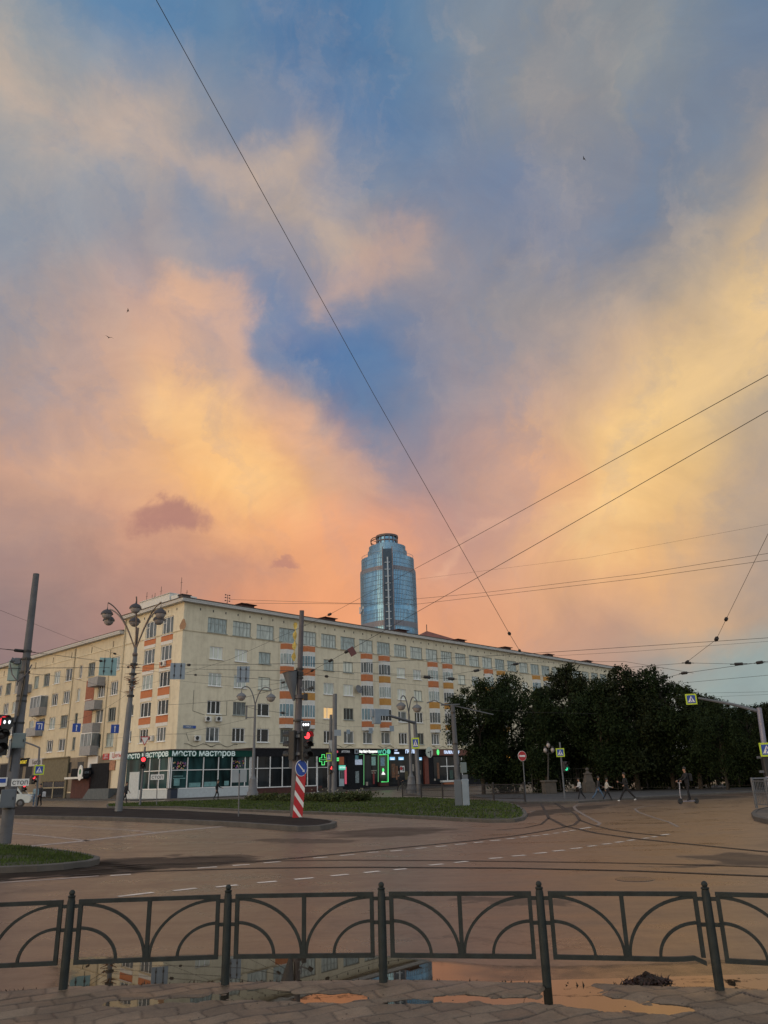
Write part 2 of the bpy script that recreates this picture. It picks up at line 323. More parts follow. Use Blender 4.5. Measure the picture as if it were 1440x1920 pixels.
def glass(name, inner, rough=0.04, stripes=0.0, scale=2.0, ior=1.5, coat=1.0, wob=0.02):
    m, N, b = mat_base(name)                                                     # pane over an inner tone: curtains, dark rooms, painted sky reflection
    tc = N.new('ShaderNodeTexCoord').outputs['Object']
    v = N.noise(N.vmath('MULTIPLY', tc, (1.0, 1.0, 0.25)), scale, 3, 0.5)
    hi = tuple(min(1, x * (1 + stripes)) for x in inner) + (1,); lo = tuple(x * (1 - stripes) for x in inner) + (1,)
    N.link(N.ramp(v, [(0.35, lo), (0.65, hi)]), b.inputs['Base Color'])
    b.inputs['Roughness'].default_value = 0.7; b.inputs['Specular IOR Level'].default_value = 0.1
    b.inputs['Coat Weight'].default_value = coat; b.inputs['Coat Roughness'].default_value = rough; b.inputs['Coat IOR'].default_value = ior
    bp = N.new('ShaderNodeBump'); bp.inputs['Strength'].default_value = wob; bp.inputs['Distance'].default_value = 0.05
    N.link(N.noise(tc, 1.2, 2), bp.inputs['Height']); N.link(bp.outputs[0], b.inputs['Coat Normal'])
    return m
def lit(name, col, es):
    return M_(name, tuple(min(1, c * 0.6) for c in col), 0.4, emit=col, es=es, var=0.02)

WALL = wall_paint('cream_render', (0.72, 0.655, 0.505), (0.36, 0.31, 0.22, 1))
WALL2 = wall_paint('cream_render_old', (0.63, 0.555, 0.41), (0.33, 0.28, 0.2, 1))
WHITE = M_('white_paint', (0.66, 0.66, 0.64), 0.6, var=0.08, dirt=((0.4, 0.38, 0.34, 1), 0.4))
PVC = M_('white_plastic', (0.80, 0.81, 0.82), 0.35, var=0.04)
WOODF = M_('old_grey_frame', (0.34, 0.38, 0.37), 0.6, var=0.15)
ORANGE = M_('orange_panel', (0.50, 0.165, 0.058), 0.6, var=0.1, dirt=((0.33, 0.12, 0.05, 1), 0.4))
OCHRE = M_('ochre_panel', (0.48, 0.24, 0.05), 0.6, var=0.1)
ROOF = M_('roof_sheet', (0.07, 0.05, 0.048), 0.55, var=0.3, scale=1.0)
EAVE = M_('eave_white', (0.55, 0.55, 0.55), 0.7, var=0.1)
P_CURT_REFL = glass('pane_curtain_and_reflection', (0.42, 0.46, 0.43), stripes=0.22, scale=3.0)  # curtain tone; below the top floor it also paints reflected sky
P_LACE = glass('pane_lace', (0.30, 0.36, 0.36), stripes=0.3, scale=5.0)
P_PALE = glass('pane_sky_reflection', (0.62, 0.64, 0.56), stripes=0.1)  # pale colour stands in for bright sky reflected in the glass
P_DARK = glass('pane_dark_room', (0.010, 0.012, 0.016), stripes=0.3, ior=1.32)
P_GREY = glass('pane_grey', (0.075, 0.088, 0.098), stripes=0.5, scale=2.5, ior=1.4)
P_BLUE = glass('pane_tinted', (0.12, 0.22, 0.28), stripes=0.3)
P_WARM = M_('pane_lamp_lit', (0.6, 0.4, 0.2), 0.4, emit=(1.0, 0.62, 0.24), es=0.55, var=0.3, scale=5)
SHOPG = glass('shop_glass', (0.010, 0.014, 0.018), stripes=0.6, scale=1.2, coat=0.35)
SHOPG2 = glass('shop_glass_green', (0.013, 0.040, 0.042), stripes=0.75, scale=0.9, coat=0.4)
STEEL = M_('galvanised_steel', (0.13, 0.14, 0.16), 0.55, 0.3, var=0.15, scale=2.5, dirt=((0.12, 0.10, 0.09, 1), 0.5))
LAMPP = M_('pole_grey_paint', (0.13, 0.14, 0.158), 0.55, 0.0, var=0.14, scale=2.0, dirt=((0.12, 0.09, 0.07, 1), 0.6))
CONC = M_('pole_concrete', (0.10, 0.104, 0.118), 0.75, var=0.2, scale=2.5, dirt=((0.06, 0.058, 0.058, 1), 0.6), bump=0.2)
BROWNP = M_('pole_brown_paint', (0.085, 0.075, 0.085), 0.55, var=0.25, scale=2.5, dirt=((0.05, 0.035, 0.03, 1), 0.6))
BLACK = M_('black_plastic', (0.018, 0.018, 0.02), 0.45, var=0.2)
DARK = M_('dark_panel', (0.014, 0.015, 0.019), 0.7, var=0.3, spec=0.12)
SIGNBACK = M_('sign_back_grey', (0.235, 0.285, 0.345), 0.42, 0.3, var=0.1)
SIGNBACK2 = M_('sign_back_teal', (0.22, 0.36, 0.38), 0.42, 0.2, var=0.1)
BLUE = M_('sign_blue', (0.012, 0.06, 0.34), 0.4, var=0.05)
LIME = M_('sign_lime_border', (0.46, 0.60, 0.035), 0.45, var=0.05)
RED = M_('sign_red', (0.42, 0.012, 0.02), 0.4, var=0.06)
SWHITE = M_('sign_white', (0.70, 0.70, 0.70), 0.45, var=0.05)
INK = M_('sign_ink', (0.025, 0.025, 0.03), 0.6)
WIRE = M_('wire_black', (0.02, 0.018, 0.018), 0.6)
GREENF = M_('fascia_green', (0.010, 0.060, 0.048), 0.75, var=0.12, spec=0.12)
LETTER = M_('letter_white', (0.62, 0.72, 0.72), 0.5, emit=(0.6, 0.85, 0.85), es=0.12)
L_RED = lit('lamp_red', (1.0, 0.05, 0.06), 2.2)
L_GREEN = lit('lamp_green', (0.05, 1.0, 0.45), 0.9)
L_WHITE = lit('lamp_white', (0.9, 0.95, 1.0), 1.3)
L_NEON = lit('neon_green', (0.12, 1.0, 0.25), 0.8)
L_NEON2 = lit('neon_dim', (0.2, 0.62, 0.25), 0.35)
L_BLUEW = lit('letter_blue_white', (0.6, 0.74, 1.0), 0.85)
L_SIGNW = lit('letter_lit_white', (0.95, 0.96, 0.92), 0.9)
L_TEAL = lit('lit_teal', (0.15, 0.75, 0.55), 0.5)
L_SKYB = lit('lit_sky_blue', (0.3, 0.65, 1.0), 0.7)
L_YEL = lit('letter_yellow', (0.95, 0.72, 0.05), 0.6)
L_AMB = lit('lit_amber', (1.0, 0.5, 0.1), 0.45)
L_PINK = lit('lit_pink', (0.9, 0.12, 0.2), 0.35)
BRICKR = M_('dark_red_cladding', (0.07, 0.020, 0.016), 0.7, var=0.25, scale=2)
STONE = M_('plinth_stone', (0.075, 0.066, 0.058), 0.85, var=0.25, scale=1.5, bump=0.3)
PLINTHW = M_('plinth_white', (0.50, 0.55, 0.58), 0.6, var=0.1, dirt=((0.3, 0.3, 0.3, 1), 0.5))
KERB = M_('kerb_stone', (0.085, 0.078, 0.072), 0.85, var=0.25, scale=2, bump=0.4)

# ------------------------------------------------------------------ ground, road, islands
import numpy as np
def asphalt(name, col, patches=(), rlo=0.2, rhi=0.5, spec=0.5):
    m, N, b = mat_base(name)
    tc = N.new('ShaderNodeTexCoord').outputs['Object']
    big = N.noise(tc, 0.09, 6, 0.62); mid = N.noise(tc, 0.9, 6, 0.65); fine = N.noise(tc, 55, 3, 0.7)
    streak = N.noise(N.vmath('MULTIPLY', tc, (0.25, 1.6, 1.0)), 0.8, 5, 0.6)      # tyre-polished bands along the road
    c = N.ramp(big, [(0.3, tuple(x * 0.8 for x in col) + (1,)), (0.7, tuple(x * 1.2 for x in col) + (1,))])
    c = N.mix(1.0, c, N.ramp(fine, [(0.3, (0.7, 0.7, 0.7, 1)), (0.75, (1.35, 1.32, 1.28, 1))]), 'MULTIPLY')
    c = N.mix(N.map(mid, 0.5, 0.72, 0, 0.35), c, tuple(x * 0.6 for x in col) + (1,))
    ro = N.math('ADD', N.map(streak, 0.3, 0.7, rlo, rhi), N.map(mid, 0.35, 0.7, -0.06, 0.1))
    w = N.vmath('ADD', tc, N.vmath('SCALE', N.vmath('SUBTRACT', N.noise(tc, 0.55, 5, 0.6, 0, 'Color'), (0.5, 0.5, 0.5)), sc=3.4))
    sp = N.new('ShaderNodeSeparateXYZ'); N.link(w, sp.inputs[0])
    sp_ = None
    for (cx, cy, rx, ry, ang, amt) in patches:                                     # patches of newer, darker tar
        dx = N.math('SUBTRACT', sp.outputs[0], cx); dy = N.math('SUBTRACT', sp.outputs[1], cy)
        u = N.math('DIVIDE', N.math('ADD', N.math('MULTIPLY', dx, math.cos(ang)), N.math('MULTIPLY', dy, math.sin(ang))), rx)
        v = N.math('DIVIDE', N.math('SUBTRACT', N.math('MULTIPLY', dy, math.cos(ang)), N.math('MULTIPLY', dx, math.sin(ang))), ry)
        q = N.math('ADD', N.math('MULTIPLY', u, u), N.math('MULTIPLY', v, v))
        k = N.map(q, 1.2, 0.5, 0, amt, True)
        c = N.mix(k, c, (0.013, 0.011, 0.010, 1)); sp_ = N.math('MULTIPLY', N.math('SUBTRACT', 1.0, N.math('MULTIPLY', k, 0.85)), spec if sp_ is None else sp_); ro = N.math('ADD', ro, N.math('MULTIPLY', k, 0.35))
    vo = N.new('ShaderNodeTexVoronoi', feature='DISTANCE_TO_EDGE'); vo.inputs['Scale'].default_value = 0.42
    N.link(N.vmath('ADD', tc, N.vmath('SCALE', N.noise(tc, 1.3, 5, 0.7, 0, 'Color'), sc=1.1)), vo.inputs['Vector'])
    ck = N.math('MULTIPLY', N.map(vo.outputs['Distance'], 0.004, 0.018, 0.75, 0), N.map(N.noise(tc, 0.16, 2), 0.45, 0.6, 0, 1))
    c = N.mix(ck, c, (0.014, 0.011, 0.010, 1))
    c = N.mix(1.0, c, N.ramp(N.noise(tc, 14, 4, 0.75), [(0.3, (0.78, 0.78, 0.78, 1)), (0.7, (1.2, 1.19, 1.17, 1))]), 'MULTIPLY')
    N.link(c, b.inputs['Base Color']); N.link(N.math('MINIMUM', ro, 0.95), b.inputs['Roughness'])
    N.val(b.inputs['Specular IOR Level'], spec if sp_ is None else sp_)
    if patches: b.inputs['Specular Tint'].default_value = (1, 0.86, 0.66, 1)  # golden tint put into the sheen to stand for the low sky's glow
    bp = N.new('ShaderNodeBump'); bp.inputs['Strength'].default_value = 0.18; bp.inputs['Distance'].default_value = 0.005
    N.link(N.noise(tc, 90, 3, 0.7), bp.inputs['Height']); N.link(bp.outputs[0], b.inputs['Normal'])
    return m
def gp(pts, z=0.0): return [(G(x, y, z).x, G(x, y, z).y) for x, y in pts]
def patch(px, py, wpx, hpx, amt=0.85):       # ellipse of road under a patch seen in the photo
    a, b_, c, d = G(px - wpx, py), G(px + wpx, py), G(px, py - hpx), G(px, py + hpx)
    m = G(px, py)
    return (m.x, m.y, (a - b_).length / 2, (c - d).length / 2, math.atan2(b_.y - a.y, b_.x - a.x), amt)
PATCHES = [patch(330, 1618, 190, 10), patch(130, 1632, 160, 12), patch(730, 1560, 120, 9, 0.7), patch(560, 1577, 110, 4, 0.6),
           patch(1390, 1612, 110, 12, 0.65), patch(1280, 1625, 90, 4, 0.6), patch(400, 1606, 90, 4, 0.6), patch(1050, 1520, 45, 14, 0.8),
           patch(1000, 1508, 60, 8, 0.7), patch(1270, 1496, 130, 4, 0.8), patch(950, 1695, 90, 9, 0.5), patch(60, 1638, 150, 8, 0.6)]
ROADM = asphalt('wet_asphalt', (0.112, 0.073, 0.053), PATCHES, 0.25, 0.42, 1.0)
DIRTG = M_('bare_ground', (0.045, 0.04, 0.036), 0.9, var=0.3, scale=0.2)
MB().add([(-2500, -900, 0), (2500, -900, 0), (2500, 3500, 0), (-2500, 3500, 0)], [(0, 1, 2, 3)]).build('ground', DIRTG)['kind'] = 'structure'
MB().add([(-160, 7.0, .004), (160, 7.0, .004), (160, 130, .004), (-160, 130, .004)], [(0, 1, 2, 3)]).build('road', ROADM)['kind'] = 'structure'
MB().add([(-160, -60, -.06), (160, -60, -.06), (160, 7.0, -.06), (-160, 7.0, -.06)], [(0, 1, 2, 3)])

# painted markings
def worn(name, a, b_):
    m, N, b = mat_base(name)
    tc = N.new('ShaderNodeTexCoord').outputs['Object']
    c = N.mix(N.map(N.noise(tc, 3.5, 6, 0.75), 0.42, 0.66, 0, 0.75), a, b_)
    N.link(c, b.inputs['Base Color']); b.inputs['Roughness'].default_value = 0.55
    return m
PAINT = worn('road_paint', (0.75, 0.68, 0.62, 1), (0.3, 0.25, 0.22, 1))
PAINT2 = worn('road_paint_faded', (0.42, 0.36, 0.33, 1), (0.14, 0.11, 0.10, 1))
PAINT3 = worn('road_paint_ghost', (0.22, 0.18, 0.16, 1), (0.08, 0.062, 0.055, 1))
def stripe(mb, pts, w, z=0.008):
    P = [Vector(p) for p in gp(pts)]
    L, Rr = [], []
    for i, p in enumerate(P):
        t = (P[min(i + 1, len(P) - 1)] - P[max(i - 1, 0)]).normalized(); n = Vector((-t.y, t.x)) * w / 2
        L.append((p.x + n.x, p.y + n.y, z)); Rr.append((p.x - n.x, p.y - n.y, z))
    k = len(P)
    mb.add(L + Rr, [(k + i, k + i + 1, i + 1, i) for i in range(k - 1)])
mk = MB()
for x0, y0, x1, y1 in ((482, 1656, 519, 1653), (552, 1649.5, 588, 1646.5), (620, 1643, 653, 1640), (682, 1637, 712, 1634), (738, 1631.5, 762, 1629.5),
        (805, 1623, 831, 1620.5), (852, 1618, 877, 1615.5), (917, 1610.5, 942, 1608.5), (960, 1606, 985, 1604), (1001, 1601, 1025, 1599),
        (1037, 1596.5, 1058, 1594.5), (1070, 1592, 1091, 1590), (1103, 1587.5, 1118, 1586), (1130, 1583.5, 1146, 1582), (1154, 1580, 1169, 1578.5),
        (1177, 1576.5, 1190, 1575), (1205, 1572.5, 1217, 1571.5), (1221, 1570, 1232, 1569), (1238, 1566.5, 1255, 1564.5),
        (495, 1618.5, 526, 1616), (587, 1609.5, 613, 1607.5), (638, 1605, 665, 1602.5), (688, 1599.5, 710, 1598), (732, 1596.5, 756, 1594.5), (778, 1591.5, 800, 1590),
        (817, 1588, 838, 1586.5), (853, 1584, 874, 1582.5), (889, 1580.5, 906, 1579), (919, 1577, 938, 1575.5), (949, 1573.5, 966, 1572),
        (975, 1570.5, 990, 1569), (998, 1568, 1012, 1567), (1018, 1565.5, 1030, 1564.5), (1037, 1563, 1048, 1562), (1054, 1560.5, 1064, 1559.5), (1068, 1558, 1078, 1557),
        (1088, 1554.5, 1107, 1551.5), (325, 1671, 368, 1666), (405, 1664, 445, 1660), (222, 1682, 287, 1674), (62, 1693, 106, 1689), (-8, 1699, 18, 1696),
        (207, 1642.5, 245, 1640), (370, 1628.5, 407, 1626), (436, 1623.5, 468, 1621.5), (994, 1521.5, 1004, 1521)):
    stripe(mk, [(x0, y0), (x1, y1)], 0.13)
tag(mk.build('road_marking', PAINT), kind='structure')
mk = MB()
for pts, w in (([(55, 1587), (130, 1580), (220, 1570), (310, 1560), (417, 1550)], 0.42), ([(15, 1543), (120, 1549), (230, 1556), (292, 1561)], 0.15),
        ([(-20, 1560), (60, 1566), (167, 1577)], 0.15), ([(-40, 1657), (0, 1655.5), (90, 1650), (185, 1643)], 0.13)):
    stripe(mk, pts, w)
tag(mk.build('road_marking', PAINT2), kind='structure')
mk = MB()
for pts, w in (([(1150, 1503), (1110, 1505.5), (1083, 1509), (1076, 1513), (1080, 1519), (1095, 1528), (1112, 1537), (1125, 1544), (1121, 1548)], 0.16),
        ([(1230, 1510), (1205, 1513), (1190, 1517), (1197, 1523), (1225, 1533), (1255, 1542), (1272, 1551)], 0.13),
        ([(640, 1540), (700, 1543), (765, 1546.5)], 0.13), ([(870, 1552), (960, 1558)], 0.1)):
    stripe(mk, pts, w * .8)
tag(mk.build('road_marking', PAINT3), kind='structure')

# tram rails laid in the road
RAIL = M_('tram_rail_steel', (0.012, 0.010, 0.010), 0.6, 0.2, var=0.3)
def rail(pts, w):
    mb = MB(); stripe(mb, pts, w, 0.0125)
    tag(mb.build('tram_rail', RAIL), kind='structure')
rail([(-60, 1658), (0, 1653), (113, 1643.5), (267, 1635), (480, 1628.5), (680, 1626.8), (960, 1628.5), (1193, 1634), (1440, 1644), (1560, 1650)], 0.12)
rail([(-60, 1640), (120, 1630), (267, 1621), (480, 1615.2), (647, 1613.4), (813, 1614.2), (960, 1616), (1127, 1618.3), (1227, 1620.5), (1327, 1623), (1440, 1627), (1560, 1632)], 0.085)
rail([(480, 1616), (560, 1609), (647, 1600.5), (747, 1590.5), (880, 1577.5), (960, 1568.5), (1010, 1560.5), (1053, 1552.5), (1077, 1547), (1087, 1538), (1080, 1528), (1064, 1518), (1045, 1508), (1034, 1502)], 0.11)
rail([(1010, 1502), (1017, 1512), (1029, 1534), (1059, 1549.5), (1120, 1563), (1193, 1573.2), (1293, 1583.5), (1393, 1593.5), (1440, 1598), (1540, 1607)], 0.13)
rail([(1087, 1538), (1110, 1547), (1147, 1556.5), (1193, 1563), (1250, 1568)], 0.1)
rail([(480, 1618), (300, 1622), (150, 1634)], 0.08)
rail([(1029, 1534), (1015, 1546), (985, 1552.5), (930, 1557)], 0.09)
rail([(1034, 1502), (1048, 1512), (1066, 1524)], 0.08)

# manhole cover
mh = MB(); c = G(1190, 1649.5); mh.lathe([(0.0001, 0), (0.25, 0), (0.265, 0.004), (0.30, 0.004), (0.31, -0.008)], 24)
o = mh.build('manhole_cover', M_('cast_iron', (0.07, 0.046, 0.032), 0.3, 0.0, var=0.4, scale=20), None, loc=(c.x, c.y, 0.01))
tag(o, 'round iron manhole cover set in the road beyond the fence', 'manhole cover')

# raised islands: kerb ring with its own top
def island(name, pts, h, top, ring=0.15, kerb=KERB, ext=()):
    P = [Vector(p) for p in gp(pts, h)] + [Vector(e) for e in ext]
    n = len(P); a = sum(P[i].x * P[(i + 1) % n].y - P[(i + 1) % n].x * P[i].y for i in range(n))
    if a < 0: P = P[::-1]
    Q = []
    for i in range(n):
        e0 = (P[i] - P[i - 1]).normalized(); e1 = (P[(i + 1) % n] - P[i]).normalized()
        nn = Vector((-e0.y - e1.y, e0.x + e1.x)); nn = nn.normalized() if nn.length > .1 else Vector((-e0.y, e0.x))
        Q.append(P[i] + nn * ring)
    mb = MB()
    vs = [(p.x, p.y, 0) for p in P] + [(p.x, p.y, h - .015) for p in P] + [(p.x + (q.x - p.x) * .15, p.y + (q.y - p.y) * .15, h) for p, q in zip(P, Q)] + [(q.x, q.y, h) for q in Q]
    fs = []
    for i in range(n):
        j = (i + 1) % n
        for k in range(3): fs.append((k * n + i, k * n + j, (k + 1) * n + j, (k + 1) * n + i))
    mb.add(vs, fs)
    tag(mb.build('kerb', kerb), kind='structure')
    t = MB().add([(q.x, q.y, h - .012) for q in Q], [tuple(range(n))])
    tag(t.build(name, top), kind='structure')
    return Q
TARTOP = asphalt('island_asphalt', (0.022, 0.018, 0.018), (), 0.7, 0.95, 0.12)
PAVE2 = asphalt('pavement_asphalt', (0.075, 0.072, 0.072), (), 0.4, 0.7, 0.4)
SOIL = M_('grass_soil', (0.022, 0.028, 0.010), 0.95, var=0.4, scale=1.2)
MEDPX = [(-150, 1527), (25, 1528.5), (200, 1531.5), (330, 1536), (420, 1540), (500, 1545), (558, 1549), (600, 1547.5), (627, 1543), (632, 1540), (622, 1537), (570, 1532), (460, 1525.5), (330, 1519), (200, 1514.5), (70, 1512), (-150, 1511)]
island('median_island', MEDPX, 0.17, TARTOP, 0.18)
VERGPX = [(200, 1512), (330, 1512), (400, 1515), (505, 1519), (690, 1525), (815, 1531), (915, 1536), (965, 1535), (984, 1531), (989, 1525), (984, 1517), (972, 1509), (940, 1502), (870, 1498.5), (800, 1495), (690, 1495), (480, 1498), (330, 1502), (200, 1507)]
QV = island('grass_verge_soil', VERGPX, 0.12, SOIL, 0.15)
NLPX = [(-260, 1634), (0, 1625), (70, 1622), (120, 1618.5), (170, 1613), (187, 1609), (188, 1605.5), (165, 1600), (130, 1594), (60, 1586), (0, 1582), (-260, 1572)]
QN = island('near_island_soil', NLPX, 0.13, SOIL, 0.15)
QR = island('right_island', [(1408, 1523), (1413, 1530), (1440, 1536), (1600, 1548), (1600, 1500), (1440, 1512), (1415, 1517)], 0.14, PAVE2, 0.15)
# pavement along the park and in front of the shops
island('park_pavement', [(935, 1501.5), (985, 1503), (1085, 1502), (1200, 1494), (1320, 1487.5), (1440, 1482), (1700, 1470), (1700, 1458), (1440, 1466), (1200, 1478), (1085, 1484), (985, 1488), (880, 1490)], 0.10, PAVE2, 0.15)

def in_poly(p, Q):
    r = False; n = len(Q)
    for i in range(n):
        a, b_ = Q[i], Q[i - 1]
        if (a.y > p[1]) != (b_.y > p[1]) and p[0] < (b_.x - a.x) * (p[1] - a.y) / (b_.y - a.y) + a.x: r = not r
    return r
GRASSM = M_('grass_blades', (0.052, 0.078, 0.017), 0.7, var=0.5, scale=0.8, spec=0.2)
def grass(Q, n, z, hmin, hmax, name, w, xlim=None):
    xs = [q.x for q in Q]; ys = [q.y for q in Q]; mb = MB(); rn = random.Random(5)
    x0, x1 = (max(min(xs), xlim[0]), min(max(xs), xlim[1])) if xlim else (min(xs), max(xs))
    while n > 0:
        p = (rn.uniform(x0, x1), rn.uniform(min(ys), max(ys))); 
        n -= 1
        if not in_poly(p, Q): continue
        if math.sin(p[0] * 1.7 + 2 * math.sin(p[1] * .9)) * math.sin(p[1] * 2.3 + p[0] * .6) > .45 and rn.random() < .8: continue
        a = rn.uniform(0, 6.28); h = rn.uniform(hmin, hmax); dx, dy = math.cos(a) * w, math.sin(a) * w
        lx, ly = rn.uniform(-.5, .5) * h, rn.uniform(-.5, .5) * h
        mb.add([(p[0] - dx, p[1] - dy, z), (p[0] + dx, p[1] + dy, z), (p[0] + lx, p[1] + ly, z + h)], [(0, 1, 2)])
    tag(mb.build(name, GRASSM), kind='stuff')
grass(QV, 70000, 0.10, 0.03, 0.12, 'grass', 0.035)
grass(QN, 50000, 0.11, 0.03, 0.10, 'grass', 0.012, (-16, 0))

# ------------------------------------------------------------------ near pavement: pavers, hollows that hold rain
PUD = []                                     # hollows: centre x, y, radii, turn, depth
def hollow(px, py, wpx, hpx, d, tilt=0.0):
    m = G(px, py, 0.02); a, b_ = G(px - wpx, py, .02), G(px + wpx, py, .02); c, e = G(px, py - hpx, .02), G(px, py + hpx, .02)
    PUD.append((m.x, m.y, (a - b_).length / 2, (c - e).length / 2, tilt, d))
hollow(1085, 1866, 66, 24, .034); hollow(1150, 1882, 70, 14, .03); hollow(1230, 1893, 65, 11, .03); hollow(1055, 1862, 35, 16, .025)
hollow(620, 1873, 78, 9, .026); hollow(560, 1871, 60, 9, .026); hollow(455, 1867, 60, 11, .026); hollow(250, 1882, 70, 7, .020); hollow(350, 1876, 70, 6, .018)
hollow(865, 1873, 48, 8, .025); hollow(960, 1878, 60, 7, .022); hollow(760, 1880, 60, 5, .018); hollow(1030, 1878, 25, 10, .02); hollow(520, 1862, 40, 5, .018)
FENCE = [G(x, y, 0.03) for x, y in ((-185, 1872), (118, 1857), (422, 1845), (719, 1843), (1026, 1848), (1350, 1857), (1690, 1880))]
def edge_y(x):                               # the pavement's road edge follows the fence
    f = FENCE
    for i in range(len(f) - 1):
        if f[i].x <= x <= f[i + 1].x or (i == 0 and x < f[0].x) or (i == len(f) - 2 and x > f[-1].x):
            t = (x - f[i].x) / (f[i + 1].x - f[i].x)
            return f[i].y + (f[i + 1].y - f[i].y) * t + 0.14
    return 7.5
def pavers(x0, x1, y0, y1, step, name):
    nx, ny = int((x1 - x0) / step) + 1, int((y1 - y0) / step) + 1
    X = np.linspace(x0, x1, nx)[None, :].repeat(ny, 0); Y0 = np.linspace(y0, y1, ny)[:, None].repeat(nx, 1)
    ed = np.array([edge_y(x) for x in np.linspace(x0, x1, nx)])[None, :]
    Y = Y0 * 1.0
    if y1 > 7: Y = y0 + (Y0 - y0) / (y1 - y0) * (ed - y0)
    # skewed stretcher courses of slabs, each settled a little differently
    a = R_(27); U = X * math.cos(a) + Y * math.sin(a); V = -X * math.sin(a) + Y * math.cos(a)
    wob = 0.02 * np.sin(U * 9) + 0.015 * np.sin(V * 13 + U * 3)
    V = V + wob; ch, cl = 0.20, 0.29
    row = np.floor(V / ch); U2 = U + (row % 2) * cl / 2 + 0.03 * np.sin(row * 7.1) + wob; colm = np.floor(U2 / cl)
    fv = V / ch - row; fu = U2 / cl - colm
    jd = np.minimum(np.minimum(fv, 1 - fv) * ch, np.minimum(fu, 1 - fu) * cl)
    h1 = np.sin(row * 127.1 + colm * 311.7) * 43758.5453; h1 = h1 - np.floor(h1)
    h2 = np.sin(row * 269.5 + colm * 183.3) * 24634.6345; h2 = h2 - np.floor(h2)
    Z = 0.034 + 0.006 * (h1 - .5) + 0.012 * (h2 - .5) * (fu - .5) + 0.010 * (h1 - .5) * (fv - .5)
    Z -= 0.007 * np.clip(1 - jd / 0.014, 0, 1)
    Z += 0.004 * np.sin(X * 2.1 + 1) * np.cos(Y * 3.3) + 0.0025 * np.sin(X * 6.3 + Y * 5.1)
    for (cx, cy, rx, ry, t, d) in PUD:
        q = ((X - cx) / rx) ** 2 + ((Y - cy) / ry) ** 2
        q = q + 0.25 * np.sin(X * 11 + cy * 5) + 0.2 * np.sin(X * 23 + Y * 17)
        Z -= d * np.clip(1.25 - q, 0, 1) ** 0.7
    if y1 > 7: Z -= 0.05 * np.clip(1 - (ed - Y) / 0.06, 0, 1) ** 1.5       # rounded edge down to the gutter
    V3 = np.stack([X, Y, Z], -1).reshape(-1, 3)
    i = np.arange(nx * ny).reshape(ny, nx)
    F = np.stack([i[:-1, :-1], i[:-1, 1:], i[1:, 1:], i[1:, :-1]], -1).reshape(-1, 4)
    me = bpy.data.meshes.new(name); me.from_pydata(V3.tolist(), [], F.tolist())
    me.polygons.foreach_set('use_smooth', [True] * len(me.polygons))
    at_ = me.attributes.new('slab_tone', 'FLOAT', 'POINT'); at_.data.foreach_set('value', (h2 * 0.7 + 0.3 * h1).reshape(-1).astype(np.float32))
    aj = me.attributes.new('joint', 'FLOAT', 'POINT'); aj.data.foreach_set('value', np.clip(1 - jd / 0.012, 0, 1).reshape(-1).astype(np.float32))
    me.materials.append(SLAB); o = bpy.data.objects.new(name, me); COL.objects.link(o)
    return tag(o, kind='structure')
def slab_mat():
    m, N, b = mat_base('paving_slabs')
    tc = N.new('ShaderNodeTexCoord').outputs['Object']
    t = N.new('ShaderNodeAttribute', attribute_name='slab_tone').outputs['Fac']; j = N.new('ShaderNodeAttribute', attribute_name='joint').outputs['Fac']
    c = N.ramp(t, [(0.0, (0.12, 0.088, 0.062, 1)), (0.5, (0.168, 0.126, 0.09, 1)), (1.0, (0.21, 0.16, 0.115, 1))])
    c = N.mix(N.map(N.noise(tc, 2.6, 6, 0.7), 0.42, 0.68, 0, 0.6), c, (0.085, 0.062, 0.045, 1))
    c = N.mix(1.0, c, N.ramp(N.noise(tc, 70, 3, 0.7), [(0.3, (0.72, 0.72, 0.72, 1)), (0.7, (1.25, 1.22, 1.2, 1))]), 'MULTIPLY')
    c = N.mix(N.math('MULTIPLY', j, 0.8), c, (0.016, 0.013, 0.010, 1))
    N.link(c, b.inputs['Base Color'])
    N.link(N.map(N.noise(tc, 1.7, 6, 0.65), 0.35, 0.65, 0.32, 0.7), b.inputs['Roughness'])
    bp = N.new('ShaderNodeBump'); bp.inputs['Strength'].default_value = 0.4; bp.inputs['Distance'].default_value = 0.006
    N.link(N.noise(tc, 60, 4, 0.7), bp.inputs['Height']); N.link(bp.outputs[0], b.inputs['Normal'])
    return m
SLAB = slab_mat()
pavers(-5.2, 4.8, 4.9, 7.6, 0.015, 'paved_footway')
MB().add([(-60, -40, .028), (60, -40, .028), (60, 4.9, .028), (-60, 4.9, .028)], [(0, 1, 2, 3)]).build('footway', PAVE2)['kind'] = 'structure'
def water_mat():
    m, N, b = mat_base('rain_water')
    tc = N.new('ShaderNodeTexCoord').outputs['Object']
    b.inputs['Base Color'].default_value = (0.020, 0.015, 0.010, 1); b.inputs['Roughness'].default_value = 0.015
    b.inputs['IOR'].default_value = 1.85; b.inputs['Specular Tint'].default_value = (1, 0.78, 0.45, 1)  # orange glow of the reflected sky painted in through the tint
    bp = N.new('ShaderNodeBump'); bp.inputs['Strength'].default_value = 0.012; bp.inputs['Distance'].default_value = 0.02
    N.link(N.noise(tc, 6, 2, 0.5), bp.inputs['Height']); N.link(bp.outputs[0], b.inputs['Normal'])
    return m
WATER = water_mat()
tag(MB().add([(-5.2, 4.95, .0225), (4.8, 4.95, .0225), (4.8, 7.3, .0225), (-5.2, 7.3, .0225)], [(0, 1, 2, 3)]).build('puddle_water', WATER), kind='structure')
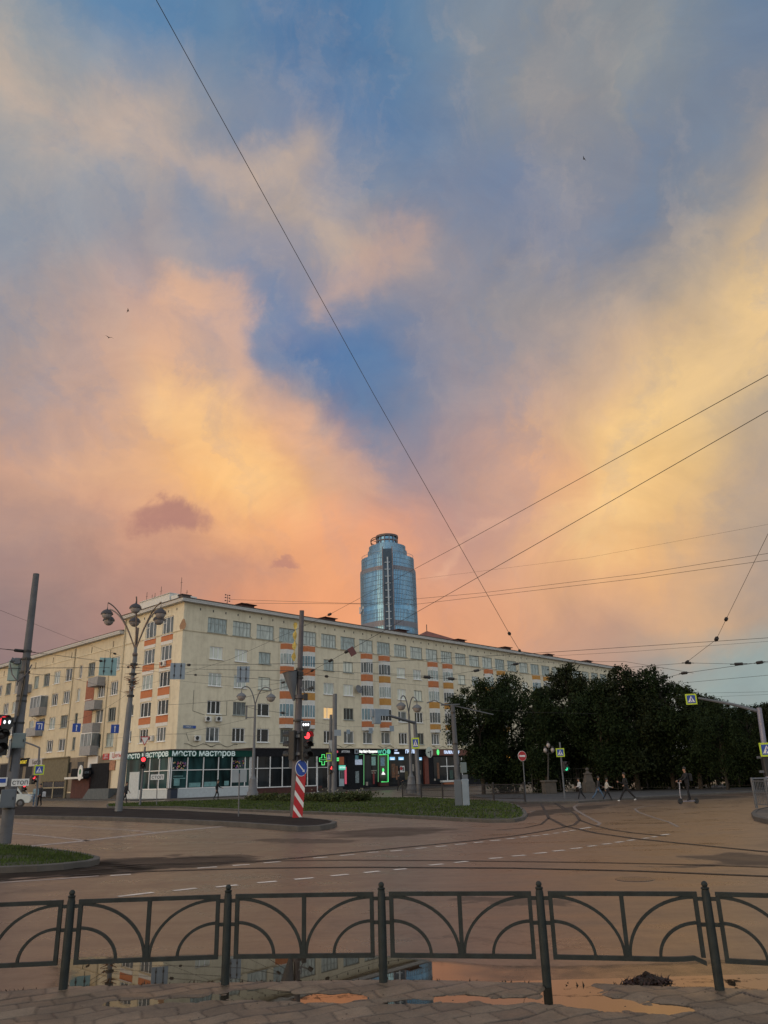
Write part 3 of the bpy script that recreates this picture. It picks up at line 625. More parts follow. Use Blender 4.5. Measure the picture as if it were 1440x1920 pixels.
# flooded gutter between the pavers and the carriageway
wob = [(40, 1806), (85, 1799), (150, 1794), (260, 1793), (380, 1790), (500, 1791), (620, 1789), (700, 1790), (770, 1794), (830, 1800), (905, 1808), (960, 1812), (1060, 1811), (1180, 1808), (1300, 1803), (1400, 1800), (1500, 1797),
       (1560, 1800), (1560, 1885), (1350, 1856), (1026, 1846), (719, 1841), (422, 1844), (200, 1853), (150, 1848), (110, 1838), (60, 1822)]
GP = [Vector((G(x, y, .0085).x, G(x, y, .0085).y)) for x, y in wob]
def gutter(step=0.05):                       # sheet of water whose road edge thins out to a damp film
    xs = np.arange(min(p.x for p in GP), max(p.x for p in GP) + step, step); ys = np.arange(min(p.y for p in GP), max(p.y for p in GP) + step, step / 2)
    top = [p for p in GP[:18]]
    vs, dp = [], []
    for y in ys:
        for x in xs:
            ty = top[0].y
            for a, b_ in zip(top[:-1], top[1:]):
                if a.x <= x <= b_.x: ty = a.y + (b_.y - a.y) * (x - a.x) / max(1e-6, b_.x - a.x)
            if x > top[-1].x: ty = top[-1].y
            vs.append((x, y, .0085)); dp.append(min(ty - y, (x - top[0].x - .25 - max(0, ty - y) * .4) * .6))
    nx, ny = len(xs), len(ys); i = np.arange(nx * ny).reshape(ny, nx)
    F = np.stack([i[:-1, :-1], i[:-1, 1:], i[1:, 1:], i[1:, :-1]], -1).reshape(-1, 4)
    dpa = np.array(dp); F = [f for f in F.tolist() if dpa[f].max() > -.25]
    me = bpy.data.meshes.new('gutter_water'); me.from_pydata(vs, [], F)
    a = me.attributes.new('depth', 'FLOAT', 'POINT'); a.data.foreach_set('value', dpa.astype(np.float32))
    m, N, b = mat_base('gutter_rain_water')
    tc = N.new('ShaderNodeTexCoord').outputs['Object']; dep = N.new('ShaderNodeAttribute', attribute_name='depth').outputs['Fac']
    nz_ = N.noise(N.vmath('MULTIPLY', tc, (1, 2.2, 1)), 2.2, 6, 0.65)
    dd_ = N.math('ADD', dep, N.math('MULTIPLY', N.math('SUBTRACT', nz_, 0.5), 0.30))
    sx = N.new('ShaderNodeSeparateXYZ'); N.link(tc, sx.inputs[0])
    b.inputs['Base Color'].default_value = (0.03, 0.020, 0.011, 1); b.inputs['IOR'].default_value = 1.6; b.inputs['Specular Tint'].default_value = (1, 0.88, 0.68, 1)  # warm tint painted into the gutter's sky reflection
    muddy = N.math('MULTIPLY', N.map(sx.outputs[0], 0.2, 1.0, 0, 1, True), N.map(N.noise(tc, 3.1, 5, 0.6), 0.3, 0.7, .12, .34))
    N.link(N.math('ADD', N.map(dd_, 0.12, 0.0, 0.012, 0.22), muddy), b.inputs['Roughness'])
    tr = N.new('ShaderNodeBsdfTransparent'); mx = N.new('ShaderNodeMixShader'); N.link(N.map(dd_, -0.05, 0.09, 0, 1, True), mx.inputs[0]); N.link(tr.outputs[0], mx.inputs[1]); N.link(b.outputs[0], mx.inputs[2])
    N.link(mx.outputs[0], [n for n in N.n if n.type == 'OUTPUT_MATERIAL'][0].inputs[0])
    me.materials.append(m); o = bpy.data.objects.new('gutter_water', me); COL.objects.link(o); tag(o, kind='structure')
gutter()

# ------------------------------------------------------------------ the corner apartment house
AZ = R_(43.3); HX, HY = -24.489, 91.5
dR = Vector((math.sin(AZ), math.cos(AZ), 0)); dL = Vector((-math.cos(AZ), math.sin(AZ), 0))
HC = Vector((HX, HY, 0)); HROT = math.pi / 2 - AZ
def SR(px, py, off=0.0):                     # photo point -> along and up the long facade (or a plane off metres before it)
    P = hit(px, py, HC - dL * off, -dL); return (P - HC).dot(dR), P.z
def SL(px, py, off=0.0):                     # the same for the side facade
    P = hit(px, py, HC - dR * off, -dR); return (P - HC).dot(dL), P.z
def facR(s, d, z): return (s, d, z)
def facL(s, d, z): return (d, s, z)
def holed_wall(mb, fac, s0, s1, z0, z1, holes, rev=0.22):
    xs = sorted({s0, s1} | {round(v, 4) for h in holes for v in h[:2]}); zs = sorted({z0, z1} | {round(v, 4) for h in holes for v in h[2:]})
    flip = fac is facL
    def q(a, b_, c, d): mb.add([fac(*a), fac(*b_), fac(*c), fac(*d)], [(0, 3, 2, 1) if flip else (0, 1, 2, 3)])
    for i in range(len(xs) - 1):
        z_run = None
        for k in range(len(zs) - 1):
            cx, cz = (xs[i] + xs[i + 1]) / 2, (zs[k] + zs[k + 1]) / 2
            if any(h[0] < cx < h[1] and h[2] < cz < h[3] for h in holes): continue
            q((xs[i], 0, zs[k]), (xs[i + 1], 0, zs[k]), (xs[i + 1], 0, zs[k + 1]), (xs[i], 0, zs[k + 1]))
    for a, b_, c, d in holes:
        q((a, 0, c), (a, rev, c), (a, rev, d), (a, 0, d)); q((b_, rev, c), (b_, 0, c), (b_, 0, d), (b_, rev, d))
        q((a, 0, c), (b_, 0, c), (b_, rev, c), (a, rev, c)); q((a, rev, d), (b_, rev, d), (b_, 0, d), (a, 0, d))
FRAMES = {}
def window_mesh(w, h, mull, trans, sill, kind):
    key = (round(w, 2), round(h, 2), tuple(mull), tuple(trans), sill, kind)
    if key in FRAMES: return FRAMES[key]
    f = MB(); t = 0.095 if kind is PVC else 0.065
    f.box(-w / 2, -w / 2 + t, -.04, .04, 0, h).box(w / 2 - t, w / 2, -.04, .04, 0, h).box(-w / 2 + t, w / 2 - t, -.04, .04, 0, t).box(-w / 2 + t, w / 2 - t, -.04, .04, h - t, h)
    for m in mull: f.box(-w / 2 + w * m - t * .55, -w / 2 + w * m + t * .55, -.045, .04, t, h - t)
    ms = [0] + list(mull) + [1]
    for (k, z) in trans:
        f.box(-w / 2 + w * ms[k] + t, -w / 2 + w * ms[k + 1] - t, -.042, .04, z * h - .03, z * h + .03)
    if sill: f.box(-w / 2 - .08, w / 2 + .08, -.30, .0, -.07, -.004)
    p = MB().add([(-w / 2 + .02, .01, .02), (w / 2 - .02, .01, .02), (w / 2 - .02, .01, h - .02), (-w / 2 + .02, .01, h - .02)], [(0, 1, 2, 3)])
    fo = f.build('window', kind); po = p.build('pane', P_DARK)
    FRAMES[key] = (fo.data, po.data); bpy.data.objects.remove(fo); bpy.data.objects.remove(po)
    return FRAMES[key]
PANES = {}
def add_window(par, s, z, w, h, side, mull, trans, pane, kind=None, sill=True, rec=0.14, name='window'):
    kind = kind or PVC
    fm, pm = window_mesh(w, h, mull, trans, sill, kind)
    o = bpy.data.objects.new(name, fm); COL.objects.link(o); o.parent = par
    if side == 'R': o.location = (s, rec, z)
    else: o.location = (rec, s, z); o.rotation_euler.z = -math.pi / 2
    key = (pm.name, pane.name)
    if key not in PANES:
        c = pm.copy(); c.materials.clear(); c.materials.append(pane); PANES[key] = c
    p = bpy.data.objects.new('pane', PANES[key]); COL.objects.link(p); p.parent = o
    return o

rw = random.Random(3)
house = thing('apartment_building', 'long cream six storey corner apartment block with orange bay windows and a white eave', 'apartment building', HC, HROT)
LEN, DEP, ZE, ZT = 108.0, 14.3, 22.37, 22.92
holesR, winR, baysR = [], [], []
for k in range(28):
    c = 4.88 + 3.735 * k
    if c > 102: break
    holesR.append((c - 1.42, c + 1.42, 19.1, 20.95)); winR.append((c, 19.1, 2.84, 1.85, 6))
    bay = k % 4 == 3 or (k % 4 == 0 and k > 0)
    if bay and k < 23: baysR.append((c, k))
    if k > 19: continue
    for fl, (z0, z1) in enumerate(((15.87, 17.4), (12.63, 14.2), (9.34, 10.92), (6.16, 7.82))):
        if bay and fl < 3: continue
        if k > 15 and fl > 0: continue
        holesR.append((c - .96, c + .96, z0, z1)); winR.append((c, z0, 1.92, z1 - z0, 5 - fl))
holesL, winL = [], []
for c, w, bayish in ((3.45, 2.45, 1), (7.42, 2.55, 1), (10.9, 1.25, 0)):
    if bayish:
        holesL.append((c - w / 2, c + w / 2, 18.85, 21.1)); winL.append((c, 18.85, w, 2.25, 6))
    for fl, (z0, z1) in enumerate(((15.75, 17.6), (12.6, 14.45), (9.32, 11.1), (6.28, 7.95))):
        ww = w if bayish else 1.15
        if fl == 3 and bayish: ww = 2.0
        z = z1 - (1.4 if not bayish else z1 - z0)
        holesL.append((c - ww / 2, c + ww / 2, z, z1)); winL.append((c, z, ww, z1 - z, 5 - fl))
wm = MB()
holed_wall(wm, facR, 0, LEN, 0, ZE, holesR); holed_wall(wm, facL, 0, DEP, 0, ZE, holesL)
wm.add([(LEN, 0, 0), (LEN, DEP, 0), (LEN, DEP, ZE), (LEN, 0, ZE)], [(0, 1, 2, 3)])
wm.add([(LEN, DEP, 0), (0, DEP, 0), (0, DEP, ZE), (LEN, DEP, ZE)], [(0, 1, 2, 3)])

wm.build('wall', WALL, house)
# string course, attic vents, plinth
tr = MB(); tr.box(-.08, LEN, -.08, -.002, 18.93, 19.03).box(-.08, -.002, -.002, DEP, 18.93, 19.03)
tr.build('string_course', WALL2, house)
tr = MB()
for k in range(56): tr.box(2.3 + 1.87 * k - .06, 2.3 + 1.87 * k + .06, -.035, -.002, 21.62, 21.9)
for k in range(7): tr.box(-.035, -.002, 1.6 + 1.9 * k - .06, 1.6 + 1.9 * k + .06, 21.62, 21.9)
tag(tr.build('attic_vents', BLACK, house), kind='stuff')
# eave and roof
e = MB()
e.box(-.62, LEN + .3, -.62, -.002, ZE, ZE + .16).box(-.62, -.002, -.002, DEP + .1, ZE, ZE + .16)
e.box(-.66, LEN + .3, -.66, -.05, ZE + .16, ZE + .42).box(-.66, -.05, -.05, DEP + .1, ZE + .16, ZE + .42)
e.build('eave', EAVE, house)
r = MB(); o_ = .78; zr = ZE + .45
r.add([(-o_, -o_, zr), (LEN + .4, -o_, zr), (LEN + .4, DEP + .2, zr), (-o_, DEP + .2, zr), (7, DEP / 2, zr + 1.5), (LEN - 6, DEP / 2, zr + 1.5),
       (-o_, -o_, zr - .06), (LEN + .4, -o_, zr - .06), (LEN + .4, DEP + .2, zr - .06), (-o_, DEP + .2, zr - .06)],
      [(0, 1, 5, 4), (1, 2, 5), (2, 3, 4, 5), (3, 0, 4), (6, 7, 1, 0), (7, 8, 2, 1), (8, 9, 3, 2), (9, 6, 0, 3), (9, 8, 7, 6)])
roof = r.build('roof', ROOF, house)
for px, py in ((470, 1137), (624, 1163), (760, 1187), (870, 1205), (957, 1219), (1037, 1235), (1110, 1248)):
    s, z = SR(px, py, 0.3); d = MB()
    d.box(-1.0, 1.0, 0, 1.6, -.2, .42); d.prism([(-1.25, -.3), (1.25, -.3), (1.25, 1.7), (-1.25, 1.7)], .43, .5)
    d.build('roof_vent', BRICKR, house, loc=(s, .25, zr + .12))
d = MB(); d.box(-.5, .7, -.4, .4, 0, .55).box(-.6, .8, -.5, .5, .56, .66); d.build('chimney', ROOF, house, loc=(.6, 1.2, zr + .05))
# white plant room on the roof end with masts
d = MB(); d.box(1.0, 4.2, 5.2, 12.6, 0, 1.5).box(.9, 4.3, 5.1, 12.7, 1.51, 1.58).box(1.2, 4.0, 3.6, 5.15, 0, 1.15); d.build('plant_room', WHITE, house, loc=(0, 0, zr + .2))
d = MB()
for y, h in ((11.8, 3.0), (10.4, 2.4), (9.7, 2.5), (8.2, 3.1), (3.4, 3.4), (2.0, 1.5)):
    d.tube([(1.5, y, 0), (1.5, y, h)], .03, 6).tube([(1.5, y - .25, h * .8), (1.5, y + .25, h * .8)], .02, 5)
d.build('roof_masts', BLACK, house, loc=(0, 0, zr + .1))
s, z = SR(431, 1140, 0.0); d = MB(); d.tube([(0, 0, 0), (0, 0, 1.5)], .035, 6).tube([(-.3, .2, .0), (0, 0, .6)], .02, 5)
for q in (.7, 1.1, 1.45): d.tube([(-.35, 0, q), (.35, 0, q)], .025, 5).ball((.32, 0, q), .09, 8, 6).ball((-.32, 0, q), .09, 8, 6)
d.build('aerial', BLACK, house, loc=(s, .6, zr))

def choose(fl, k, side):
    if side == 'L':
        return {6: P_GREY, 5: P_GREY, 4: P_LACE, 3: P_DARK, 2: P_GREY}[fl] if rw.random() < .7 else P_DARK
    if fl == 6: return rw.choice([P_LACE, P_LACE, P_CURT_REFL, P_CURT_REFL])
    if fl == 5: return rw.choice([P_PALE, P_PALE, P_CURT_REFL, P_LACE])  # pale panes here carry the sky reflection in their colour
    if fl == 4: return rw.choice([P_PALE, P_PALE, P_CURT_REFL])  # same painted sky reflection, palest on this floor
    if fl == 3: return rw.choice([P_GREY, P_GREY, P_LACE, P_DARK])
    return rw.choice([P_DARK, P_DARK, P_DARK, P_GREY])
for i, (c, z, w, h, fl) in enumerate(winR):
    k = round((c - 4.88) / 3.735)
    if fl == 6:
        v = k % 4
        mull, trans = ((.2, .4, .6, .8), ((0, .62), (1, .62), (2, .62), (3, .62), (4, .62))) if v in (0, 1) else (((.24, .78), ((0, .6), (1, .62), (2, .62))) if v == 2 else ((.3, .62), ((0, .65), (2, .65))))
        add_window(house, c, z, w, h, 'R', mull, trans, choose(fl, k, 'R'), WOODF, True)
    else:
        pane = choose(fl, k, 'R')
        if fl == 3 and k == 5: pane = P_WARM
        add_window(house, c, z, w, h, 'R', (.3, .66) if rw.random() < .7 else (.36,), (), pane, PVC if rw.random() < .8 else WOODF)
for i, (c, z, w, h, fl) in enumerate(winL):
    add_window(house, c, z, w, h, 'L', (.3, .68) if w > 1.5 else (.5,), ((0, .7),) if fl == 6 else (), choose(fl, i, 'L'))
# flat orange panels under the side windows
for c, w in ((3.45, 2.6), (7.42, 2.7)):
    for z0, z1 in ((18.12, 18.78), (14.9, 15.66), (11.62, 12.5), (8.45, 9.24)):
        d = MB(); d.box(-.05, -.003, c - w / 2, c + w / 2, z0, z1); p = d.build('panel', ORANGE, house)
        d = MB(); d.box(-.04, -.003, c - w / 2, c + w / 2, z0 - .42, z0 - .01); d.build('lintel', WHITE, p)
# three sided bay windows, five storeys of them in pairs
def trap(g, z0, z1, hb=1.17, hf=.66, p=.58):
    q = [(-hb - g, 0), (-hf - g * .6, -p - g), (hf + g * .6, -p - g), (hb + g, 0)]
    return q, z0, z1
LEVELS = ((16.0, 17.55), (12.7, 14.28), (9.36, 11.03))
PANELS = ((18.06, 18.82), (14.84, 15.82), (11.62, 12.58), (8.42, 9.22))
for bi, (c, k) in enumerate(baysR):
    b_ = MB(); q, z0, z1 = trap(-.03, 7.95, 18.9); b_.prism(q, z0, z1)
    for (z0, z1) in ((17.55, 18.06), (14.28, 14.84), (11.03, 11.62), (7.95, 8.42), (15.82, 16.0), (12.58, 12.7), (9.22, 9.36)):
        q, a, d = trap(.012, z0, z1 - .003); b_.prism(q, a, d)
    bay = b_.build('bay_window', WHITE, house, loc=(c, -.004, 0))
    pal = [[ORANGE] * 4, [ORANGE, ORANGE, OCHRE, ORANGE], [ORANGE] * 4, [ORANGE, OCHRE, OCHRE, ORANGE], [ORANGE, ORANGE, OCHRE, OCHRE], [ORANGE, OCHRE, OCHRE, OCHRE]]
    pl = pal[bi] if bi < 6 else ([ORANGE, OCHRE, OCHRE, OCHRE] if bi == 6 else [OCHRE] * 4)
    for j, (z0, z1) in enumerate(PANELS):
        d = MB(); q, a, e_ = trap(.016, z0, z1 - .003); d.prism(q, a, e_); d.build('panel', pl[j], bay)
    for j, (z0, z1) in enumerate(LEVELS):
        if k > 15 and j > 0: continue
        d = MB(); q, a, e_ = trap(-.012, z0, z1); d.prism(q, a, e_)
        d.build('pane', rw.choice([P_GREY, P_LACE, P_BLUE, P_GREY, P_LACE]) if j < 2 else rw.choice([P_GREY, P_DARK, P_BLUE]), bay)
        d = MB(); q, a, e_ = trap(.0, z0, z1)
        P = [Vector((x, y, 0)) for x, y in q]
        for a_, b2, n in ((P[0], P[1], 2), (P[1], P[2], 3 if rw.random() < .5 else 2), (P[2], P[3], 2)):
            for t in range(n + 1):
                v = a_.lerp(b2, t / n); d.box(v.x - .032, v.x + .032, v.y - .03, v.y + .02, z0, z1)
        for zz in (z0, z1 - .07):
            q2, _, _ = trap(.006, zz, zz); d.prism(q2, zz, zz + .07)
        d.build('frame', PVC, bay)
# things fixed to the walls
def air_unit(s, z, label, side='R'):
    t = thing('air_conditioner', label, 'air conditioner', HC + dR * s - dL * .02 if side == 'R' else HC + dL * s, HROT if side == 'R' else HROT - math.pi / 2, 'outdoor air conditioner units on the facades')
    t.location.z = z
    b_ = MB(); b_.bbox(-.42, .42, -.38, -.06, 0, .58, .03); b_.box(-.35, -.31, -.36, 0, -.05, -.004).box(.31, .35, -.36, 0, -.05, -.004); b_.build('casing', WHITE, t)
    f = MB(); f.lathe([(.001, 0), (.22, 0), (.23, .015), (.001, .016)], 16, Matrix.Translation((-.1, -.382, .29)) @ Matrix.Rotation(math.pi / 2, 4, 'X')); f.build('fan_grille', BLACK, t)
for px, py, lab in ((388, 1348, 'air conditioner unit nearest the corner of the two under one third floor window'), (408, 1348, 'air conditioner unit farther from the corner of the two under one window'),
                    (368, 1384, 'single air conditioner unit beside the blue street name plate')):
    s, z = SR(px, py); air_unit(s, z - .3, lab)
s, z = SL(309, 1245); air_unit(s, z - .25, 'air conditioner unit in front of an orange panel on the side facade', 'L')
s, z = SL(286, 1385); air_unit(s, z - .25, 'air conditioner unit low on the side facade near the give way sign', 'L')
s, z = SR(669, 1293)
t = thing('satellite_dish', 'grey satellite dish on the cream facade right of a fourth floor window', 'satellite dish', HC + dR * s, HROT); t.location.z = z
d = MB(); d.lathe([(.001, 0), (.35, .04), (.62, .14), (.60, .16), (.3, .07), (.001, .03)], 20, Matrix.Translation((0, -.35, 0)) @ Matrix.Rotation(R_(75), 4, 'X')); d.build('dish', LAMPP, t, True)
d = MB(); d.tube([(0, 0, 0), (0, -.35, 0)], .03).tube([(0, -.4, -.4), (0, -1.0, -.1)], .02).ball((0, -1.0, -.1), .06); d.build('arm', BLACK, t)
s, z = SR(355, 1363)
t = thing('street_name_plate', 'small blue street name plate near the corner of the cream block', 'sign', HC + dR * s - dL * .05, HROT); t.location.z = z
MB().box(-.85, .85, -.03, .02, -.17, .17).build('plate', M_('plate_blue_grey', (.10, .16, .30), .5), t)
words('УЛИЦА', .2, SWHITE, t, (-.2, -.035, 0), depth=.004); MB().box(.45, .8, -.036, -.031, -.12, .12).build('number_field', BLUE, t)
# plaster fallen away near the corner of the side facade
c1, z1 = SL(343, 1172); rp = random.Random(6)
MB().add([(-.004, c1 + .75 * math.cos(a * .524) * (.6 + .5 * rp.random()), z1 + .75 * math.sin(a * .524) * (.6 + .6 * rp.random())) for a in range(12)], [tuple(range(11, -1, -1))]).build('bare_plaster', M_('bare_plaster', (.30, .19, .12), .9, var=.3, scale=4), house)
# drain pipes and cable runs
d = MB(); d.tube([(-.12, 13.9, 22.3), (-.12, 13.9, 5)], .07, 8)
d.build('drain_pipe', WALL2, house)
d = MB()
for (s0, z0, s1, z1) in ((1.95, 12.0, 1.95, 9.6), (1.95, 9.6, 3.6, 9.2), (6.7, 11.0, 6.7, 9.25), (6.7, 9.25, 5.2, 9.2), (1.2, 7.1, 1.6, 6.2)):
    d.tube([(s0, -.02, z0), (s1, -.02, z1)], .02, 5)
for s0 in (1, 4.5, 24, 33, 45):
    pts = [(s0 + t * .5, -.05, 5.75 + .18 * math.sin(t * 1.3 + s0)) for t in range(9)]; d.tube(pts, .025, 5)
d.build('wall_cables', BLACK, house)

# ------------------------------------------------------------------ lower wing on the left
wing = thing('apartment_building', 'older five storey apartment wing with balconies, lower than the corner block it adjoins', 'apartment building', HC + dL * (DEP + .02), HROT)
WL, ZW = 75.0, 20.5
def w_(s): return s - DEP - .02
holes, wins = [], []
for c, w, kinds in ((15.75, 1.95, (0, 1, 1, 1, 1)), (19.2, 2.0, (0, 1, 1, 1, 1)), (22.6, 1.9, (0, 1, 1, 1, 0)), (25.8, .9, (0, 1, 1, 1, 1)), (29.5, 2.1, (0, 1, 1, 1, 1)), (33.3, 2.0, (0, 1, 1, 1, 1)),
                    (36.8, 2.0, (0, 1, 1, 1, 1)), (40.4, 1.6, (0, 1, 1, 1, 1)), (44.2, 1.8, (0, 1, 1, 1, 1)), (47.6, 1.8, (0, 1, 1, 1, 1)), (51, 2.0, (0, 1, 1, 1, 1)), (54.6, 1.9, (0, 1, 1, 1, 1)), (58.2, 1.9, (0, 1, 1, 1, 1)),
                    (62, 1.9, (0, 1, 1, 1, 1)), (65.6, 1.9, (0, 1, 1, 1, 1)), (69.4, 1.9, (0, 1, 1, 1, 1)), (73, 1.9, (0, 1, 1, 1, 1)), (77, 1.9, (0, 1, 1, 1, 1)), (81, 1.9, (0, 1, 1, 1, 1))):
    for fl, (z0, z1) in enumerate(((0, 0), (15.85, 17.7), (12.7, 14.5), (9.4, 11.12), (6.25, 7.95))):
        if not kinds[fl]: continue
        if fl == 4 and 34 < c < 43: continue
        holes.append((w_(c) - w / 2, w_(c) + w / 2, z0, z1)); wins.append((w_(c), z0, w, z1 - z0, fl))
shopw = [(w_(a), w_(b_), z0, z1) for a, b_, z0, z1 in ((SL(178, 1430)[0], SL(172, 1430)[0], 2.9, 5.0), (SL(156, 1440)[0], SL(148, 1440)[0], 2.2, 4.9))]
wm = MB(); holed_wall(wm, facL, 0, WL, 0, ZW, holes, .25)
wm.add([(0, WL, 0), (12, WL, 0), (12, WL, ZW), (0, WL, ZW)], [(0, 1, 2, 3)]).add([(12, WL, 0), (12, 0, 0), (12, 0, ZW), (12, WL, ZW)], [(0, 1, 2, 3)])
wm.build('wall', WALL2, wing)
MB().box(-.07, -.002, 0, WL, 18.95, 19.05).build('string_course', WALL, wing)
e = MB(); e.box(-.6, -.002, 0, WL, ZW, ZW + .18).box(-.66, -.05, 0, WL, ZW + .18, ZW + .42); e.build('eave', EAVE, wing)
r = MB(); zr2 = ZW + .45; r.add([(-.75, 0, zr2), (-.75, WL, zr2), (6, WL, zr2 + 1.0), (6, 0, zr2 + 1.0), (12.5, 0, zr2), (12.5, WL, zr2)], [(0, 3, 2, 1), (3, 4, 5, 2), (0, 1, 5, 4)]); r.build('roof', ROOF, wing)
d = MB()
for k in range(10): d.tube([(-.04, 2.6 + 6.1 * k, 19.0), (-.04, 2.6 + 6.1 * k, 19.9)], .035, 5)
tag(d.build('cable_brackets', BLACK, wing), kind='stuff')
for i, (c, z, w, h, fl) in enumerate(wins):
    add_window(wing, c, z, w, h, 'L', (.32, .66) if w > 1.5 and i % 3 else (.5,), (), rw.choice([P_GREY, P_GREY, P_DARK, P_LACE]), PVC if rw.random() < .7 else WOODF, True, .17)
BALC = M_('balcony_grey', (0.30, 0.30, 0.31), .75, var=.15, dirt=((.15, .13, .12, 1), .5))
GLAZB = glass('balcony_glazing', (.16, .19, .21), stripes=.4)
def balcony(c, z, w, glazed, col=None):
    b_ = MB(); b_.box(-1.1, -.002, c - w / 2, c + w / 2, z - .18, z); b = b_.build('balcony', BALC, wing)
    d = MB(); d.box(-1.1, -1.04, c - w / 2, c + w / 2, z + .003, z + 1.0).box(-1.03, -.01, c - w / 2, c - w / 2 + .05, z + .003, z + 1.0).box(-1.03, -.01, c + w / 2 - .05, c + w / 2, z + .003, z + 1.0)
    d.build('parapet', col or BALC, b)
    if glazed:
        d = MB(); d.box(-1.07, -.02, c - w / 2 + .02, c + w / 2 - .02, z + 1.01, z + 2.55); d.build('glazing', GLAZB, b)
        d = MB()
        for k in range(4): 
            y = c - w / 2 + w * k / 3; d.box(-1.10, -1.04, y - .035, y + .035, z + 1.01, z + 2.55)
        d.box(-1.12, -.01, c - w / 2 - .03, c + w / 2 + .03, z + 2.56, z + 2.66); d.build('frame', PVC, b)
    return b
for px, py, w, gl in ((173, 1284, 2.7, 0), (167, 1328, 2.7, 0), (163, 1371, 2.8, 0), (158, 1414, 3.0, 1)):
    s, z = SL(px, py, 1.1); balcony(w_(s), z, w, gl)
for px, py, w, gl, in ((63, 1340, 3.4, 1), (56, 1378, 3.4, 0)):
    s, z = SL(px, py, 1.1); balcony(w_(s), z, w, gl)
for s, z, w, gl in ((43.5, 15.6, 3.2, 0), (43.5, 6.0, 3.4, 1), (58, 9.3, 3.2, 1), (58, 15.6, 3.2, 0), (70, 12.5, 3.2, 1)): balcony(w_(s), z, w, gl)
# brick-red wall beside the balconies
d = MB()
for z0, z1 in ((12.3, 15.3), (9.0, 12.0)): d.box(-.05, -.003, w_(21.2), w_(23.6), z0, z1)
d.build('red_panel', M_('brick_panel', (.30, .11, .065), .8, var=.2), wing)
for s_, z_, r_ in ((28.0, 20.3, .09), (17.5, 18.9, .07)): MB().tube([(-.1, w_(s_), z_), (-.1, w_(s_), 5)], r_, 8).build('drain_pipe', WALL2, wing)

# ground floor of the wing: stone portal, doors, shop windows, passage
def LB(px, py, off=0): s, z = SL(px, py, off); return w_(s), z
d = MB(); a, _ = LB(128, 1460); b_, _ = LB(80, 1460); zt = LB(100, 1423)[1]
d.box(-.25, -.003, a, b_, zt - 3.0, zt).box(-.4, -.003, a, b_, zt + .003, zt + .15).box(-.25, -.003, a, a + .5, 0, zt - 3.01).box(-.25, -.003, b_ - .5, b_, 0, zt - 3.01)
portal = d.build('portal', M_('portal_stone', (.15, .13, .085), .85, var=.2), wing)
d = MB(); m = (a + b_) / 2
for y0, y1 in ((a + .55, m - .1), (m + .1, b_ - .55)):
    d.box(-.14, -.003, y0, y1, .2, zt - 3.05)
dr = d.build('door', P_DARK, portal)
d = MB(); d.box(-.2, -.145, a + .5, b_ - .5, zt - 3.9, zt - 3.75).box(-.2, -.145, m - .12, m + .12, .1, zt - 3.06).box(-.2, -.145, a + .5, a + .62, .1, zt - 3.06).box(-.2, -.145, b_ - .62, b_ - .5, .1, zt - 3.06)
d.build('door_frame', M_('door_frame_tan', (.30, .26, .18), .7), dr)
# dark passage mouth and canopy
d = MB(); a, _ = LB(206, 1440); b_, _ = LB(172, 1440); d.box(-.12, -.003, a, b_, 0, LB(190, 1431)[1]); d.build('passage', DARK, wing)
d = MB(); a, _ = LB(171, 1470); b_, _ = LB(138, 1470); zc = LB(155, 1457)[1]; d.box(-.3, -.003, a, b_, 0, zc); d.build('brown_shopfront', BRICKR, wing)
d = MB(); d.box(-1.2, -.31, a, b_, zc - .2, zc).box(-.5, -.003, a, b_, zc + .003, zc + 1.1); d.build('canopy', DARK, wing)
d = MB(); d.box(-1.3, -1.21, a - .1, b_ + .1, zc - .22, zc + .03); d.build('canopy_edge', WHITE, wing)
for (x0, x1, y0, y1, mt) in ((28, 44, 1436, 1470, SHOPG), (50, 62, 1436, 1470, SHOPG), (2, 22, 1432, 1480, SHOPG), (-40, -5, 1436, 1490, SHOPG), (147, 158, 1428, 1446, P_DARK), (125, 135, 1429, 1450, P_DARK)):
    a, z1 = LB(x1, y0); b_, _ = LB(x0, y0); z0 = LB(x0, y1)[1]
    d = MB(); d.box(-.06, -.003, a, b_, max(.3, z0), z1); d.build('shop_window', mt, wing)
d = MB(); d.box(-.03, -.002, w_(14.6), WL, .9, 5.25); d.build('ground_floor', M_('ground_floor_dark_tan', (.20, .165, .125), .85, var=.25, scale=.8, dirt=((.10, .085, .07, 1), .6)), wing)  # dark tan sheet laid over the lower wall
d = MB(); d.box(-.09, -.003, w_(24), WL, 0, .75).box(-.09, -.003, w_(15), w_(19), 0, .8); d.build('plinth', STONE, wing)
# shop signs of the wing
def wsign(px0, px1, py0, py1, name, label, mt, txt=None, tmat=None, tsz=.6, off=.12, shear=0, tx=0.0, cat='shop sign'):
    a, z1 = SL(px1, py0, off); b_, _ = SL(px0, py0, off); z0 = SL((px0 + px1) / 2, py1, off)[1]; z1 = SL((px0 + px1) / 2, py0, off)[1]
    t = thing(name, label, cat, HC + dL * (a + b_) / 2 - dR * off, HROT - math.pi / 2); t.location.z = (z0 + z1) / 2
    w, h = abs(b_ - a), abs(z1 - z0)
    MB().box(-w / 2, w / 2, 0, .1, -h / 2, h / 2).build('panel', mt, t)
    if txt: words(txt, tsz * h, tmat, t, (tx * w, -.012, 0), depth=.01, shear=shear)
    return t, w, h
wsign(31, 55, 1422, 1437, 'shop_sign', 'black shop sign with slanted yellow letters at the far left', DARK, 'КОНТАКТ', L_YEL, .55, shear=.2)
t, w, h = wsign(55, 84, 1422, 1436, 'shop_sign', 'pale shop sign with black letters beside the black and yellow one', M_('sign_pale', (.45, .44, .45), .6), 'Барбер', INK, .8)
MB().box(w * .36, w * .46, -.02, -.001, -.3 * h, .3 * h).build('emblem', INK, t)
